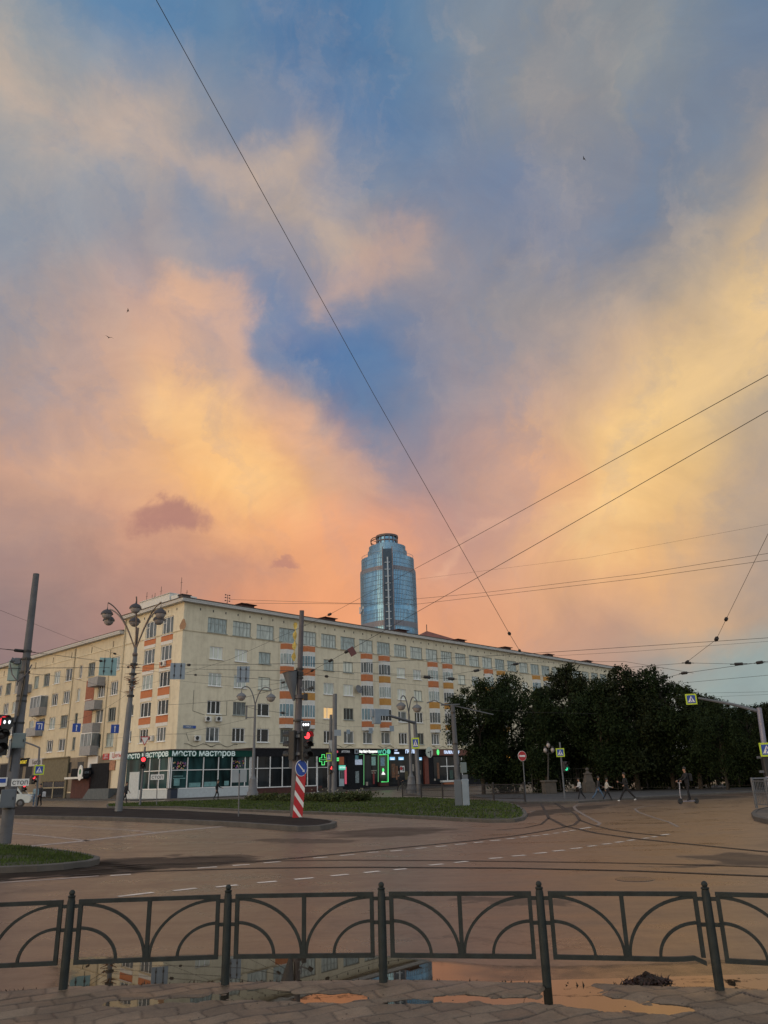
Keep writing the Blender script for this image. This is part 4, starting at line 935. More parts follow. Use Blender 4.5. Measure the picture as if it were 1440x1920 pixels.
t, w, h = wsign(193, 205, 1413, 1424, 'shop_sign', 'small red shop sign with two rows of white lettering on the side facade', RED, 'ТВОИ\nЦВЕТЫ', SWHITE, .42)
t, w, h = wsign(206, 233, 1409, 1424, 'shop_sign', 'white shop sign with red script partly behind the lamp post', SWHITE, 'Цветы', RED, .8)
t, w, h = wsign(206, 216, 1426, 1444, 'window_poster', 'warm coloured poster under the white and red shop sign', M_('poster_warm', (.35, .17, .1), .6, var=.5, scale=4), cat='poster')
t, w, h = wsign(156, 170, 1445, 1452, 'shop_sign', 'dark canopy sign with dim lettering next to the round white sign', DARK, 'ШКАФ', SIGNBACK, .8, .55)
a, z1 = SL(150, 1449, 1.35)
t = thing('round_sign', 'round white sign with a green mark standing on the dark canopy', 'sign', HC + dL * a - dR * 1.35, HROT - math.pi / 2); t.location.z = z1
MB().plate([(.62 * math.cos(k * .314), .95 * math.sin(k * .314)) for k in range(20)], 0, .08).build('disc', SWHITE, t)
MB().plate([(.3 * math.cos(k * .628), .12 + .35 * math.sin(k * .628)) for k in range(10)], -.012, -.001).build('mark', M_('mark_green', (.1, .22, .14), .6), t)
a, z1 = SL(173, 1435, .1)
t = thing('notice_board', 'white notice board on the wall above the dark passage', 'notice board', HC + dL * a - dR * .1, HROT - math.pi / 2); t.location.z = z1
MB().box(-1.3, 1.3, 0, .08, -1.1, 1.1).build('panel', SWHITE, t); MB().box(-.7, .8, -.015, -.002, -.9, .2).build('print', SIGNBACK, t)
# stairs with a ramp wall by the passage
a, _ = SL(185, 1490, 3.0); b_, _ = SL(172, 1490, 3.0)
t = thing('entrance_steps', 'grey stone ramp wall in front of the dark passage', 'steps', HC + dL * (a + b_) / 2 - dR * 2.4, HROT - math.pi / 2)
MB().plate([(-3.4, 0), (3.2, 0), (3.2, 1.25), (-1.8, 1.25)], -.6, .6).build('ramp_wall', M_('ramp_grey', (.10, .115, .125), .8, var=.15), t)
for k in range(4): MB().box(3.21, 5.4, -.6 + .3 * k, .9, .17 * k, .17 * k + .168).build('step', STONE, t)

# ------------------------------------------------------------------ shops along the long facade
def sthing(name, label, cat, s, off, z, group=None):
    t = thing(name, label, cat, HC + dR * s - dL * off, HROT, group); t.location.z = z; return t
# flower and craft shop pavilion wrapped round the corner
PO = 3.5
xa, _ = SR(318, 1450, PO); xb, _ = SR(469, 1450, PO)
zs0 = SR(318, 1419.5, PO)[1]; zs1 = SR(318, 1406.5, PO)[1]; zg0 = SR(320, 1480, PO)[1]
P2 = HC + dR * xa; tt = (hit(236, 1450, P2, -dR) - P2).dot(dL)                  # far end of its side face
pav = thing('shop_pavilion', 'glazed corner shop pavilion with a dark green fascia and white base wall', 'shop', HC + dR * xa - dL * PO, HROT)
PW, PD = xb - xa, tt + PO
b_ = MB(); b_.box(0, PW, 0, .25, 0, zg0).box(0, .25, .251, PD, 0, zg0); b_.build('base_wall', PLINTHW, pav)
def glazing_bars(par, w, zb, zt, divs, zmid, name='mullions', mat=PVC, sideways=False, y0=-.03):
    d = MB()
    def bx(a, b__, c, e): d.box(*((a, b__, y0, .05, c, e) if not sideways else (y0, .05, a, b__, c, e)))
    for v in divs: bx(v - .05, v + .05, zb, zt)
    pr = sorted(divs)
    for a, b__ in zip(pr[:-1], pr[1:]):
        bx(a + .051, b__ - .051, zb, zb + .1)
        if zmid: bx(a + .051, b__ - .051, zmid - .04, zmid + .04)
    return d.build(name, mat, par)
g = MB(); g.box(0.03, PW, .05, .12, zg0, zs0).box(.05, .12, .13, PD, zg0, zs0); gl = g.build('shop_glass', SHOPG2, pav)
zm = SR(400, 1443, PO)[1]
divs = [SR(x, 1450, PO)[0] - xa for x in (321, 351, 381, 409, 434, 459, 468)]
glazing_bars(gl, PW, zg0, zs0 + .02, divs, zm)
sd = [ (hit(x, 1450, P2, -dR) - P2).dot(dL) + PO for x in (315, 298, 280, 268)]
glazing_bars(gl, PD, zg0, zs0 + .02, sd + [.05], zm, sideways=True)
d = MB(); d.box(-.12, PW + .1, -.12, .2, zs0, zs1).box(-.12, .2, .201, PD, zs0, zs1); fas = d.build('fascia', GREENF, pav)
lx0, lx1 = SR(322, 1411, PO)[0] - xa, SR(439, 1411, PO)[0] - xa
zc = (zs0 + zs1) / 2
words('место мастеров', .94, LETTER, fas, ((lx0 + lx1) / 2, -.14, zc + .03), depth=.02, bold=.018, sx=1.12)
q0 = (hit(237, 1414, P2, -dR) - P2).dot(dL) + PO; q1 = (hit(313, 1411, P2, -dR) - P2).dot(dL) + PO
words('место мастеров', .94, LETTER, fas, (-.14, (q0 + q1) / 2 - .2, zc + .03), rot=(math.pi / 2, 0, -math.pi / 2), depth=.02, bold=.018, sx=1.28)
d = MB(); d.box(-.2, PW + .1, -.2, PD + .1, zs1, zs1 + .1); d.build('roof', ROOF, pav)
d = MB(); d.box(.5, PW, 2.2, 2.3, 0.1, zs0); d.build('back_wall', M_('shop_back_wall', (.04, .10, .10), .7, var=.5, scale=.8), pav)
# things standing in the pavilion window: stickers, shelves, paper flowers
d = MB(); rr = random.Random(8)
for k in range(70):
    seg = rr.choice([(divs[0], divs[1]), (divs[0] + .5, divs[1]), (divs[4], divs[5])]); x = rr.uniform(seg[0] + .1, seg[1] - .1); zz = rr.uniform(zm + .1, zs0 - .35) * .9 + .1 * zm
    d.cur = rr.randrange(4); d.ball((x, .0, zz), rr.uniform(.04, .1), 6, 4)
d.build('paper_flowers', [M_('flower_pink', (.4, .1, .2), .6), M_('flower_cream', (.5, .45, .35), .6), M_('flower_violet', (.16, .08, .25), .6), M_('flower_yellow', (.5, .33, .08), .6)], gl)
STICK = M_('sticker_pale_teal', (.16, .33, .34), .6, var=.3)
for a, b__, c, e in ((divs[0] + .4, divs[0] + 1.1, zg0 + .35, zg0 + 1.1), (divs[1] + .3, divs[2] - .3, zg0 + .15, zg0 + .6), (divs[2] + .2, divs[3] - .2, zg0 + .15, zg0 + .65), (divs[4] + .1, divs[4] + .9, zg0 + 1.0, zg0 + 1.9), (divs[3] + .9, divs[3] + 1.5, zg0 + .2, zg0 + .7), (divs[0] + .3, divs[0] + 1.8, zm - .9, zm - .8), (divs[0] + .3, divs[0] + 1.5, zm - .65, zm - .58)):
    MB().box(a, b__, -.0, .04, c, e).build('window_sticker', STICK, gl)
d = MB(); a = (hit(262, 1450, P2, -dR) - P2).dot(dL) + PO; b__ = (hit(244, 1450, P2, -dR) - P2).dot(dL) + PO
d.box(-.05, .04, a, b__, .0, zm); d.build('side_door', PLINTHW, pav)
s0, z0 = SR(322, 1498, PO + .5); bin_ = sthing('litter_bin', 'dark blue litter bin against the white base wall of the green shop', 'litter bin', s0, PO + .55, 0)
d = MB(); d.bbox(-.45, .45, -.35, .35, .08, 1.05, .05); d.build('body', M_('bin_navy', (.02, .03, .055), .5), bin_); d = MB(); d.box(-.5, .5, -.4, .4, 1.055, 1.14); d.build('lid', BLACK, bin_)

# dark glazed unit next door
x2, _ = SR(598, 1450, PO); x3, _ = SR(616, 1450, PO)
pv2 = sthing('shop_pavilion', 'dark glazed shop unit with white mullions and dark red base beside the green shop', 'shop', xb + .12, PO - .05, 0)
W2 = x3 - xb - .12
zb2 = SR(530, 1476, PO)[1]; zt2 = SR(530, 1404, PO)[1]
d = MB(); d.box(0, W2 - 1.0, .05, .3, 0, zb2); d.build('base_wall', BRICKR, pv2)
d = MB(); d.box(0, W2, .06, .13, zb2, zt2 - .9).box(W2 - .9, W2, .131, .2, 0, zb2 - .003); gl2 = d.build('shop_glass', SHOPG, pv2)
dv = [SR(x, 1440, PO)[0] - xb - .12 for x in (471, 483, 507, 530, 552, 577, 594)]
d2 = glazing_bars(gl2, W2, zb2, zt2 - .9, dv, SR(530, 1440, PO)[1])
glazing_bars(gl2, W2, .1, zt2 - .9, [dv[-1] + .15, W2 - .05], SR(530, 1440, PO)[1], name='door_frame')
d = MB(); d.box(0, W2, -.02, .25, zt2 - .9, zt2); d.build('fascia', DARK, pv2)
d = MB(); d.box(0, W2 + .1, -.1, PO - .1, zt2 + .003, zt2 + .1).box(W2 - .2, W2, .26, PO - .1, 0, zt2); d.build('roof', ROOF, pv2)
d = MB(); d.box(W2 - 1.6, W2 + 1.4, -1.8, -.02, 0, .3).box(W2 - 1.6, W2 + 1.4, -1.2, -.02, .301, .55); d.build('step', STONE, pv2)

# plain ground floor beyond: a dark band with shopfronts set into it
SO = .55
def S1(px, py): return SR(px, py, SO)
def front(px0, px1, py0, py1, name, mat, par, y0=0.0, y1=.06, frame_of=None):
    s0, z1 = S1(px0, py0); s1, _ = S1(px1, py0); z0 = S1((px0 + px1) / 2, py1)[1]; z1 = S1((px0 + px1) / 2, py0)[1]
    d = MB(); d.box(s0 - sf0, s1 - sf0, y0, y1, max(z0, .02), z1)
    return d.build(name, mat, par)
sf0, _ = S1(620, 1440); sf1 = 75.0
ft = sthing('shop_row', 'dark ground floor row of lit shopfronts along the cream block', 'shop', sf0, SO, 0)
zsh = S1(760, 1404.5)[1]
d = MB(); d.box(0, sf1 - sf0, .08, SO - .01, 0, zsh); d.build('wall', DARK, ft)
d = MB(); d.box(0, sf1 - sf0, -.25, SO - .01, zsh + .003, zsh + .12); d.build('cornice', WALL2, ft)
front(635.5, 645, 1419, 1434, 'panel', M_('panel_orange_red', (.42, .10, .03), .5), ft)
dd_ = front(636, 645, 1444, 1474, 'door', M_('door_pale_blue', (.40, .50, .56), .5), ft)
o = front(637.5, 640.5, 1445, 1460, 'door_pane', P_DARK, ft, -.02, -.003); o.parent = dd_; o2 = front(641.5, 644.3, 1445, 1460, 'door_pane', P_DARK, ft, -.02, -.003); o2.parent = dd_
front(646.5, 650, 1438, 1470, 'banner', L_PINK, ft, .02, .07)
front(651, 657, 1420, 1473, 'pier', DARK, ft)
front(666, 672, 1416, 1426, 'poster', M_('poster_teal', (.10, .28, .32), .5, var=.6, scale=6), ft)
front(666, 679, 1424, 1434, 'poster', M_('poster_lit', (.40, .45, .55), .5, emit=(.5, .6, .8), es=.25, var=.5, scale=6), ft, .0, .05)
front(666.5, 673, 1446, 1468, 'poster', M_('poster_grey', (.20, .25, .27), .5, var=.7, scale=5), ft)
front(683, 696, 1416, 1472, 'shop_window', SHOPG, ft, .02, .07)
front(697, 708.5, 1416, 1467, 'shop_window', SHOPG, ft, .02, .07)
front(711, 727, 1416, 1466, 'shop_window', glass('shop_glass_dark_green', (.008, .03, .012), stripes=.8, scale=1.5), ft, .02, .07)
front(696.5, 704, 1419, 1435, 'poster', M_('poster_sea', (.16, .30, .28), .5, emit=(.3, .5, .45), es=.12, var=.6, scale=5), ft, -.0, .015)
front(713.5, 721, 1420, 1436, 'poster', M_('poster_night', (.10, .18, .24), .5, emit=(.2, .4, .5), es=.12, var=.7, scale=5), ft, -.0, .015)
front(730, 790, 1414, 1470, 'shop_window', SHOPG, ft, .02, .07)
WARMD = M_('display_warm', (.16, .07, .035), .6, var=.6, scale=3); REDD = M_('display_red', (.22, .025, .025), .6, var=.3); PALED = M_('display_pale', (.30, .27, .23), .6, var=.5, scale=4)
for (a_, b2, c_, d_, mt_) in ((696, 706, 1444, 1446, PALED), (697, 704, 1448, 1450.5, PALED), (699, 702, 1446, 1470, REDD), (686, 690, 1466, 1473, PALED), (734, 741, 1432, 1458, WARMD), (742, 746, 1436, 1462, WARMD), (759, 765, 1446, 1462, M_('display_olive', (.10, .085, .04), .7, var=.5)),
        (772, 776, 1433, 1446, PALED), (736, 738, 1438, 1448, PALED), (746, 748, 1446, 1456, PALED), (787, 789, 1444, 1452, PALED), (814, 817, 1460, 1464, PALED), (819, 823, 1430, 1460, WARMD), (843, 849, 1444, 1460, M_('display_green', (.03, .07, .06), .6, var=.4)), (897, 900, 1440, 1456, PALED), (908, 911, 1438, 1458, REDD), (914, 917, 1440, 1456, PALED), (927, 931, 1443, 1462, PALED)):
    front(a_, b2, c_, d_, 'window_display', mt_, ft, -.0, .018)
front(708, 724, 1467, 1474, 'planter_box', BRICKR, ft, -.5, .0)
front(793, 800.5, 1418, 1470, 'red_pier', M_('pier_red', (.16, .035, .022), .6, var=.25), ft, -.25, .06)
d = front(812.5, 872, 1419, 1464, 'shop_window', SHOPG, ft, .02, .07)
dv2 = [S1(x, 1440)[0] - sf0 for x in (838, 856, 866)]
zA, zB = S1(850, 1420)[1], S1(850, 1463)[1]
m = MB(); zc2 = S1(850, 1436.5)[1]
for v in dv2: m.box(v - .07, v + .07, -.03, .015, zB, zA)
for a, b__ in zip(dv2[:-1], dv2[1:]): m.box(a + .071, b__ - .071, -.03, .015, zc2 - .06, zc2 + .06)
m.box(S1(826, 1440)[0] - sf0, dv2[0] - .071, -.03, .015, zc2 - .06, zc2 + .06)
m.build('mullions', PVC, d)
front(825, 873, 1462.5, 1466, 'window_ledge', WHITE, ft, -.6, .0)
front(829, 871, 1466.3, 1471, 'orange_base', M_('base_orange', (.42, .13, .05), .6), ft, -.45, .0)
front(874, 879, 1439, 1448, 'poster', M_('poster_grn', (.12, .25, .22), .5, var=.5, scale=5), ft, .0, .06)
front(882, 886.5, 1417, 1452, 'orange_column', M_('column_orange', (.36, .11, .03), .5), ft, -.3, .06)
front(888, 975, 1417, 1462, 'shop_window', SHOPG, ft, .02, .07)
d = MB(); d.box(1.0, 31.0, -2.2, -.26, 0, .16).box(6.0, 14.0, -1.4, -.26, .161, .32); d.build('step', STONE, ft)

def shop_sign(px0, px1, py0, py1, label, mt, off=SO + .05, name='shop_sign', cat='shop sign', th=.1):
    s0, _ = SR(px0, py0, off); s1, _ = SR(px1, py0, off); xm = (px0 + px1) / 2
    z1, z0 = SR(xm, py0, off)[1], SR(xm, py1, off)[1]
    t = sthing(name, label, cat, (s0 + s1) / 2, off, (z0 + z1) / 2)
    w, h = s1 - s0, z1 - z0
    MB().box(-w / 2, w / 2, -th, -.003, -h / 2, h / 2).build('panel', mt, t)
    return t, w, h
t, w, h = shop_sign(630, 656, 1405, 1414, 'dark pharmacy sign with white letters and a red mark', DARK)
words('АПТЕКА', .62 * h, M_('letter_dim_white', (.55, .57, .6), .5, emit=(.8, .85, .9), es=.2), t, (.14 * w, -.115, 0), depth=.01, shear=.15)
MB().plate([(-.46 * w + .3 * math.cos(a * .8) * h, .25 * math.sin(a * .8) * h) for a in range(8)], -.13, -.101).build('mark', L_PINK, t)
s, z = SR(605, 1424.5, PO + .25)
t = sthing('pharmacy_cross', 'green lit pharmacy cross outlined on the dark glazed shop', 'sign', s, PO + .25, z)
def cross(r, k): return [(-k, -r), (k, -r), (k, -k), (r, -k), (r, k), (k, k), (k, r), (-k, r), (-k, k), (-r, k), (-r, -k), (-k, -k)]
MB().plate(cross(.66, .26), -.05, .08).build('back', DARK, t)
d = MB(); P = cross(.62, .22); d.tube([(x, -.09, z_) for x, z_ in P + P[:1]], .045, 6); d.build('outline', L_NEON, t)
d = MB(); d.tube([(-.5, -.09, 0), (.5, -.09, 0)], .05, 6); d.build('bar', L_NEON2, t)
t, w, h = shop_sign(629, 634.5, 1420.5, 1427, 'tiny green lit panel beside the orange pharmacy panel', L_NEON, name='lit_sign', cat='sign')
words('24', .8 * h, DARK, t, (0, -.115, 0), depth=.004)
t, w, h = shop_sign(635, 647, 1435, 1443.5, 'green lit board over the pale pharmacy door', L_TEAL); words('АПТЕКА', .45 * h, L_SIGNW, t, (0, -.115, 0), depth=.006)
t, w, h = shop_sign(664, 671, 1404.5, 1413.5, 'small grey box with a dark square between two shop signs', SIGNBACK, name='wall_box', cat='wall box'); MB().box(-.25 * w, .25 * w, -.115, -.101, -.3 * h, .2 * h).build('square', INK, t)
t, w, h = shop_sign(672, 733, 1404.5, 1414, 'dark cafe sign with bright white script and three green icons', DARK)
words('Бар Кафе Продукты', .60 * h, L_SIGNW, t, (-.22 * w, -.12, 0), depth=.015, bold=.03, sx=.9)
for k, px in enumerate((710, 719, 727)):
    d = MB(); x = SR(px, 1409, SO)[0] - t.location.dot(dR) + HC.dot(dR)
    if k == 0: d.tube([(x - .35, -.12, .2), (x - .15, -.12, -.25), (x + .05, -.12, .15), (x + .2, -.12, -.25), (x + .4, -.12, .25)], .07, 6)
    elif k == 1: d.tube([(x + .32 * math.cos(a * .63), -.12, -.05 + .3 * math.sin(a * .63)) for a in range(11)], .07, 6).tube([(x, -.12, .2), (x + .1, -.12, .45)], .05, 5)
    else: d.plate([(x + .38 * math.cos(a * .63), .36 * math.sin(a * .63)) for a in range(10)], -.13, -.101)
    d.build('icon', L_TEAL, t)
# neon outlines of the cafe windows
s0, z0 = S1(682, 1414.5)
t = sthing('neon_frame', 'bright and dim green neon outline round the cafe windows', 'neon light', s0, SO + .1, 0)
def nz(px, py): q = SR(px, py, SO + .1); return (q[0] - s0, -.02, q[1])
d = MB(); d.tube([nz(711, 1415), nz(727.5, 1415), nz(727.5, 1466), nz(715, 1466)], .06, 6); d.build('tube', L_NEON, t)
d = MB(); d.tube([nz(673.5, 1414.5), nz(682, 1414.5), nz(682, 1472)], .05, 6).tube([nz(697, 1415), nz(709, 1415), nz(709, 1466)], .045, 6); d.build('dim_tube', L_NEON2, t)
s, z = S1(718, 1447); t = sthing('window_lamp', 'small green and white lit figure lamp low in the cafe window', 'lamp', s, SO + .05, z)
MB().lathe([(.3, -.4), (.26, -.3), (.12, -.1), (.1, 0)], 10).build('base', L_SIGNW, t); MB().lathe([(.1, .003), (.17, .2), (.12, .4), (.01, .5)], 10).build('shade', L_NEON, t)
t, w, h = shop_sign(736, 789, 1404, 1415, 'black grill sign with pale blue letters and a white stepped logo', DARK)
words('ГРИЛЬ И', .82 * h, L_BLUEW, t, (.16 * w, -.115, 0), depth=.015, bold=.03, sx=1.0)
words('БАР', .38 * h, L_BLUEW, t, (-.40 * w, -.115, .2 * h), depth=.01); MB().box(-.46 * w, -.30 * w, -.12, -.101, -.36 * h, -.08 * h).build('logo', L_BLUEW, t)
for px0, px1, py, lab in ((730.5, 739.5, 1422, 'small sky blue lit board in the grill window nearest the cafe'), (747, 756, 1422, 'small sky blue lit board in the middle of the grill window'), (783, 790, 1422.5, 'small pale lit board behind the mast arm pole')):
    t, w, h = shop_sign(px0, px1, py - 2.5, py + 3, lab, L_SKYB, name='lit_board'); MB().box(-.4 * w, .3 * w, -.115, -.101, -.35 * h, -.05 * h).build('line', L_SIGNW, t)
t, w, h = shop_sign(749.5, 757.5, 1436, 1448, 'white poster with a red spot in the grill window', SWHITE, name='poster', cat='poster'); MB().plate([(-.3 * w + .3 * math.cos(a) * w, .1 * h + .3 * w * math.sin(a)) for a in range(7)], -.115, -.101).build('spot', RED, t); MB().box(.02 * w, .3 * w, -.112, -.101, -.35 * h, .3 * h).build('print', INK, t)
s, z = SR(805, 1410.5, SO + .9)
t = sthing('round_sign', 'pale round projecting sign with dark cutlery marks between two shop signs', 'sign', s, SO + .9, z)
MB().plate([(.78 * math.cos(k * .262), .78 * math.sin(k * .262)) for k in range(24)], -.06, .06).build('disc', M_('disc_pale', (.50, .56, .50), .5), t)
d = MB(); d.box(-.45, -.05, -.075, -.061, -.1, .05).box(.1, .3, -.075, -.061, -.65, .15); d.ball((.2, -.06, .1), .14, 8, 6); d.build('mark', INK, t)
MB().box(-.05, .05, .061, .9, -.05, .05).build('bracket', BLACK, t)
t, w, h = shop_sign(806, 906, 1404.8, 1416.5, 'wide brown shop fascia with a green logo and blue white letters', M_('fascia_brown', (.15, .045, .03), .5, var=.15))
xm = (SR(847, 1411, SO)[0] - SR(856, 1411, SO)[0])
words('ПАЛКА ПОКЕ', .62 * h, L_BLUEW, t, (-.12 * w, -.115, -.02 * h), depth=.015, bold=.03, sx=1.0)
MB().plate([(-.37 * w + .3 * math.cos(a * .628), .42 * math.sin(a * .628)) for a in range(10)], -.13, -.101).build('logo', L_NEON, t)
MB().box(.24 * w, .40 * w, -.13, -.101, -.3 * h, -.06 * h).build('underline', L_BLUEW, t)
for px, lab, ch, m_ in ((899, 'round pale lit sign with a dark bar on the shop beside the trees', 'О', L_BLUEW), (912, 'teal lit figure six sign on the shop beside the trees', '6', L_TEAL)):
    s, z = SR(px, 1427.5, SO + .05); t = sthing('lit_sign', lab, 'sign', s, SO + .05, z); words(ch, 1.15, m_, t, (0, -.05, 0), depth=.03, bold=.04, name='figure')
    MB().box(-.5, .5, 0, .05, -.55, .55).build('plate', DARK, t)
# lit amber window picture and a red sign glimpsed under the trees
s, z = SR(950, 1425, .6); t = sthing('window_picture', 'amber lit window display glimpsed under the first tree', 'window display', s, .7, z)
d = MB(); rr = random.Random(4)
for k in range(26): d.ball((rr.uniform(-.9, .9), -.1, rr.uniform(-.9, .9)), rr.uniform(.12, .3), 7, 5)
d.build('glow', L_AMB, t); MB().box(-1.1, 1.1, 0, .06, -1.3, 1.2).build('board', DARK, t)
s, z = SR(951, 1450, 2.0); t = sthing('advert_sign', 'red lit sign with a white upright stroke under the amber display', 'sign', s, 2.0, z)
MB().box(-.65, .65, 0, .15, -.85, .8).build('panel', L_PINK, t); MB().box(-.18, .12, -.02, -.003, -.5, .6).build('stroke', L_SIGNW, t); MB().tube([(0, .07, -.853), (0, .07, -z)], .06).build('post', BLACK, t)
d = MB(); d.box(-.4, -.1, 0, .1, -1.06, -.9).box(.1, .4, 0, .1, -1.06, -.9); d.build('feet_light', L_SIGNW, t)
# pavement before the shops
pz = MB(); pz.box(-3.2, sf1, -6.2, -.02, 0, .10); tag(pz.build('shop_pavement', PAVE2, None, loc=HC, rotz=HROT), kind='structure')
pz = MB(); pz.box(-7.0, -.02, -3.3, 88, 0, .09); tag(pz.build('side_pavement', PAVE2, None, loc=HC, rotz=HROT), kind='structure')

# ------------------------------------------------------------------ glass tower far behind
TY = 610.0
base = at(731, 1200, TY); th_ = math.atan2(base.x, base.y)
tow = thing('glass_tower', 'tall blue glass skyscraper with stepped round top behind the cream block', 'skyscraper', (base.x, base.y, 0), -th_)
mpp = (at(1131, 1190, TY) - at(1130, 1190, TY)).length * 1.0
def tz(py): return at(731, py, TY).z
def tower_glass():
    m, N, b = mat_base('tower_glass')
    tc = N.new('ShaderNodeTexCoord').outputs['Object']
    c = N.ramp(N.noise(N.vmath('MULTIPLY', tc, (1, 1, .3)), .12, 4, .6), [(.3, (.105, .24, .40, 1)), (.7, (.25, .44, .59, 1))])
    br = N.new('ShaderNodeTexWhiteNoise', noise_dimensions='3D'); sn = N.vmath('SNAP', tc, (2.2, 2.2, 3.6)); N.link(sn, br.inputs['Vector'])
    c = N.mix(N.map(br.outputs['Value'], .3, 1, 0, .42), c, (.08, .19, .29, 1))
    N.link(c, b.inputs['Base Color']); b.inputs['Metallic'].default_value = .75; b.inputs['Roughness'].default_value = .16
    return m
TG = tower_glass(); TBAND = M_('tower_band', (.17, .16, .19), .5, .2, var=.1, scale=.1); TDARK = M_('tower_recess', (.035, .06, .095), .3, .3, var=.3, scale=.1); TLINE = M_('tower_mullion', (.24, .30, .36), .4, .5)
def tplan(hw, n=44, cut=.0):                 # rounded square turned corner-on; the near corner carries a recess
    P = []
    for k in range(n):
        a = -math.pi / 2 + 2 * math.pi * (k + .5) / n
        c, s = math.cos(a), math.sin(a); r = 1 / (abs(c) ** 2.7 + abs(s) ** 2.7) ** (1 / 2.7)
        P.append((c * r * hw, s * r * hw))
    return P
def trot(P, a): return [(x * math.cos(a) - y * math.sin(a), x * math.sin(a) + y * math.cos(a)) for x, y in P]
TA = R_(45)
def section(hw, py0, py1, mat, name='storeys', par=tow, mull=True, fl=True):
    z0, z1 = tz(py0), tz(py1); P = trot(tplan(hw), TA)
    o = MB().prism(P, z0, z1).build(name, mat, par)
    if mull:
        d = MB(); n = len(P)
        for i in range(n):
            for t in (0, .5):
                x, y = P[i][0] + (P[(i + 1) % n][0] - P[i][0]) * t, P[i][1] + (P[(i + 1) % n][1] - P[i][1]) * t
                if y > hw * .25: continue
                l = math.hypot(x, y); x *= 1 + .12 / l; y *= 1 + .12 / l
                d.box(x - .13, x + .13, y - .13, y + .13, z0 + .02, z1 - .02)
        d.build('mullions', TLINE, o)
    if fl:
        d = MB(); z = z0 + 3.7
        Q = [(x * 1.004, y * 1.004) for x, y in P]
        while z < z1 - 1: d.prism(Q, z, z + .28); z += 3.7
        if d.v: d.build('floor_lines', TDARK, o)
    return o
k_ = mpp
RW = 1.09                                    # widest half-span of the turned plan relative to hw
def hwpx(p): return p / 2 * k_ / 1.105
low = section(hwpx(107.5), 1520, 1074, TG)
section(hwpx(108.5), 1182, 1172, TBAND, 'service_band', tow, False, False)
section(hwpx(102), 1074, 1050, TG, 'storeys'); section(hwpx(108), 1080, 1072.5, TBAND, 'service_band', tow, False, False)
section(hwpx(76), 1050, 1035, TG, 'upper_storeys'); section(hwpx(71), 1035, 1026, TG, 'upper_storeys', tow, True, False)
section(hwpx(108.8), 1151, 1144, TG, 'window_band', tow, False, False)
# near corner: dark recess strip with a pale spine and brackets
yc = -hwpx(107.5) * 1.16 - .2
d = MB(); d.box(-3.5, 3.5, yc - .6, yc + 6, 0, tz(1044)); rec = d.build('corner_recess', TDARK, tow)
d = MB(); d.box(-4.2, -3.51, yc - .9, yc + 6, 0, tz(1040)).box(3.51, 4.2, yc - .9, yc + 6, 0, tz(1040)); d.build('recess_edge', TBAND, rec)
d = MB(); d.box(-.55, .55, yc - 2.2, yc - .61, 0, tz(1060)); z = 60.0
while z < tz(1066): d.box(-2.4, -.56, yc - 1.6, yc - .9, z, z + .6).box(.56, 1.9, yc - 1.6, yc - .9, z, z + .6); z += 5.6
d.build('spine', M_('tower_spine', (.34, .40, .46), .4, .4), rec)
# drum, ring and lattice on top
zt0, zt1 = tz(1026), tz(1005); rd = 19 * k_
d = MB(); d.lathe([(rd, zt0), (rd, zt1 - 1.0), (rd * 1.02, zt1), (.01, zt1 + .6)], 28); dr_ = d.build('drum', TG, tow)
d = MB(); d.lathe([(rd * 1.1, zt1 - 2.0), (rd * 1.16, zt1 - 2.0), (rd * 1.16, zt1 - .4), (rd * 1.1, zt1 - .4), (rd * 1.1, zt1 - 2.0)], 28).lathe([(rd * 1.02, zt0 + 4), (rd * 1.06, zt0 + 4), (rd * 1.06, zt0 + 5), (rd * 1.02, zt0 + 5)], 28); d.build('cap_ring', M_('tower_rust_ring', (.10, .07, .075), .5), dr_)
d = MB()
for k in range(14): a = k * math.pi / 7; d.tube([(rd * 1.04 * math.cos(a), rd * 1.04 * math.sin(a), zt0), (rd * 1.13 * math.cos(a), rd * 1.13 * math.sin(a), zt1 - 1)], .35, 5)
d.build('struts', TBAND, dr_)
d = MB(); pts = [(-rd - .8 + 4.6 * math.cos(a * .35), -2, (zt0 + zt1) / 2 + (zt1 - zt0) * .36 * math.sin(a * .35)) for a in range(19)]
d.tube(pts, .4, 5); d.tube([(p[0], p[1] + 5, p[2]) for p in pts], .4, 5)
for k in (2, 5, 8, 11, 14): d.tube([pts[k], (pts[k][0] + 4, 3, pts[k][2])], .25, 4)
d.build('side_hoop', M_('hoop_bronze', (.18, .10, .07), .5), dr_)
d = MB()
P = trot(tplan(hwpx(101)), TA); zz = tz(1050)
d.tube([(x, y, zz + 2.2) for x, y in P + P[:1]], .16, 4)
for i in range(0, len(P), 2): d.tube([(P[i][0], P[i][1], zz), (P[i][0], P[i][1], zz + 2.2)], .12, 4)
d.build('terrace_rail', TLINE, tow)
# bits of lettering on the tower's two faces
for a, px in ((-R_(45), 685), (R_(45), 748)):
    x = (px - 731) * k_; yy = -hwpx(107.5) * 1.16 + abs(x) * .92 - 1.2
    t_ = words('ИС' if px < 700 else 'БАНК', 7.5, M_('tower_letter', (.45, .5, .55), .5), tow, (x, yy - .8, tz(1147)), rot=(math.pi / 2, 0, a * .75 if px < 700 else a * .75), depth=.3)

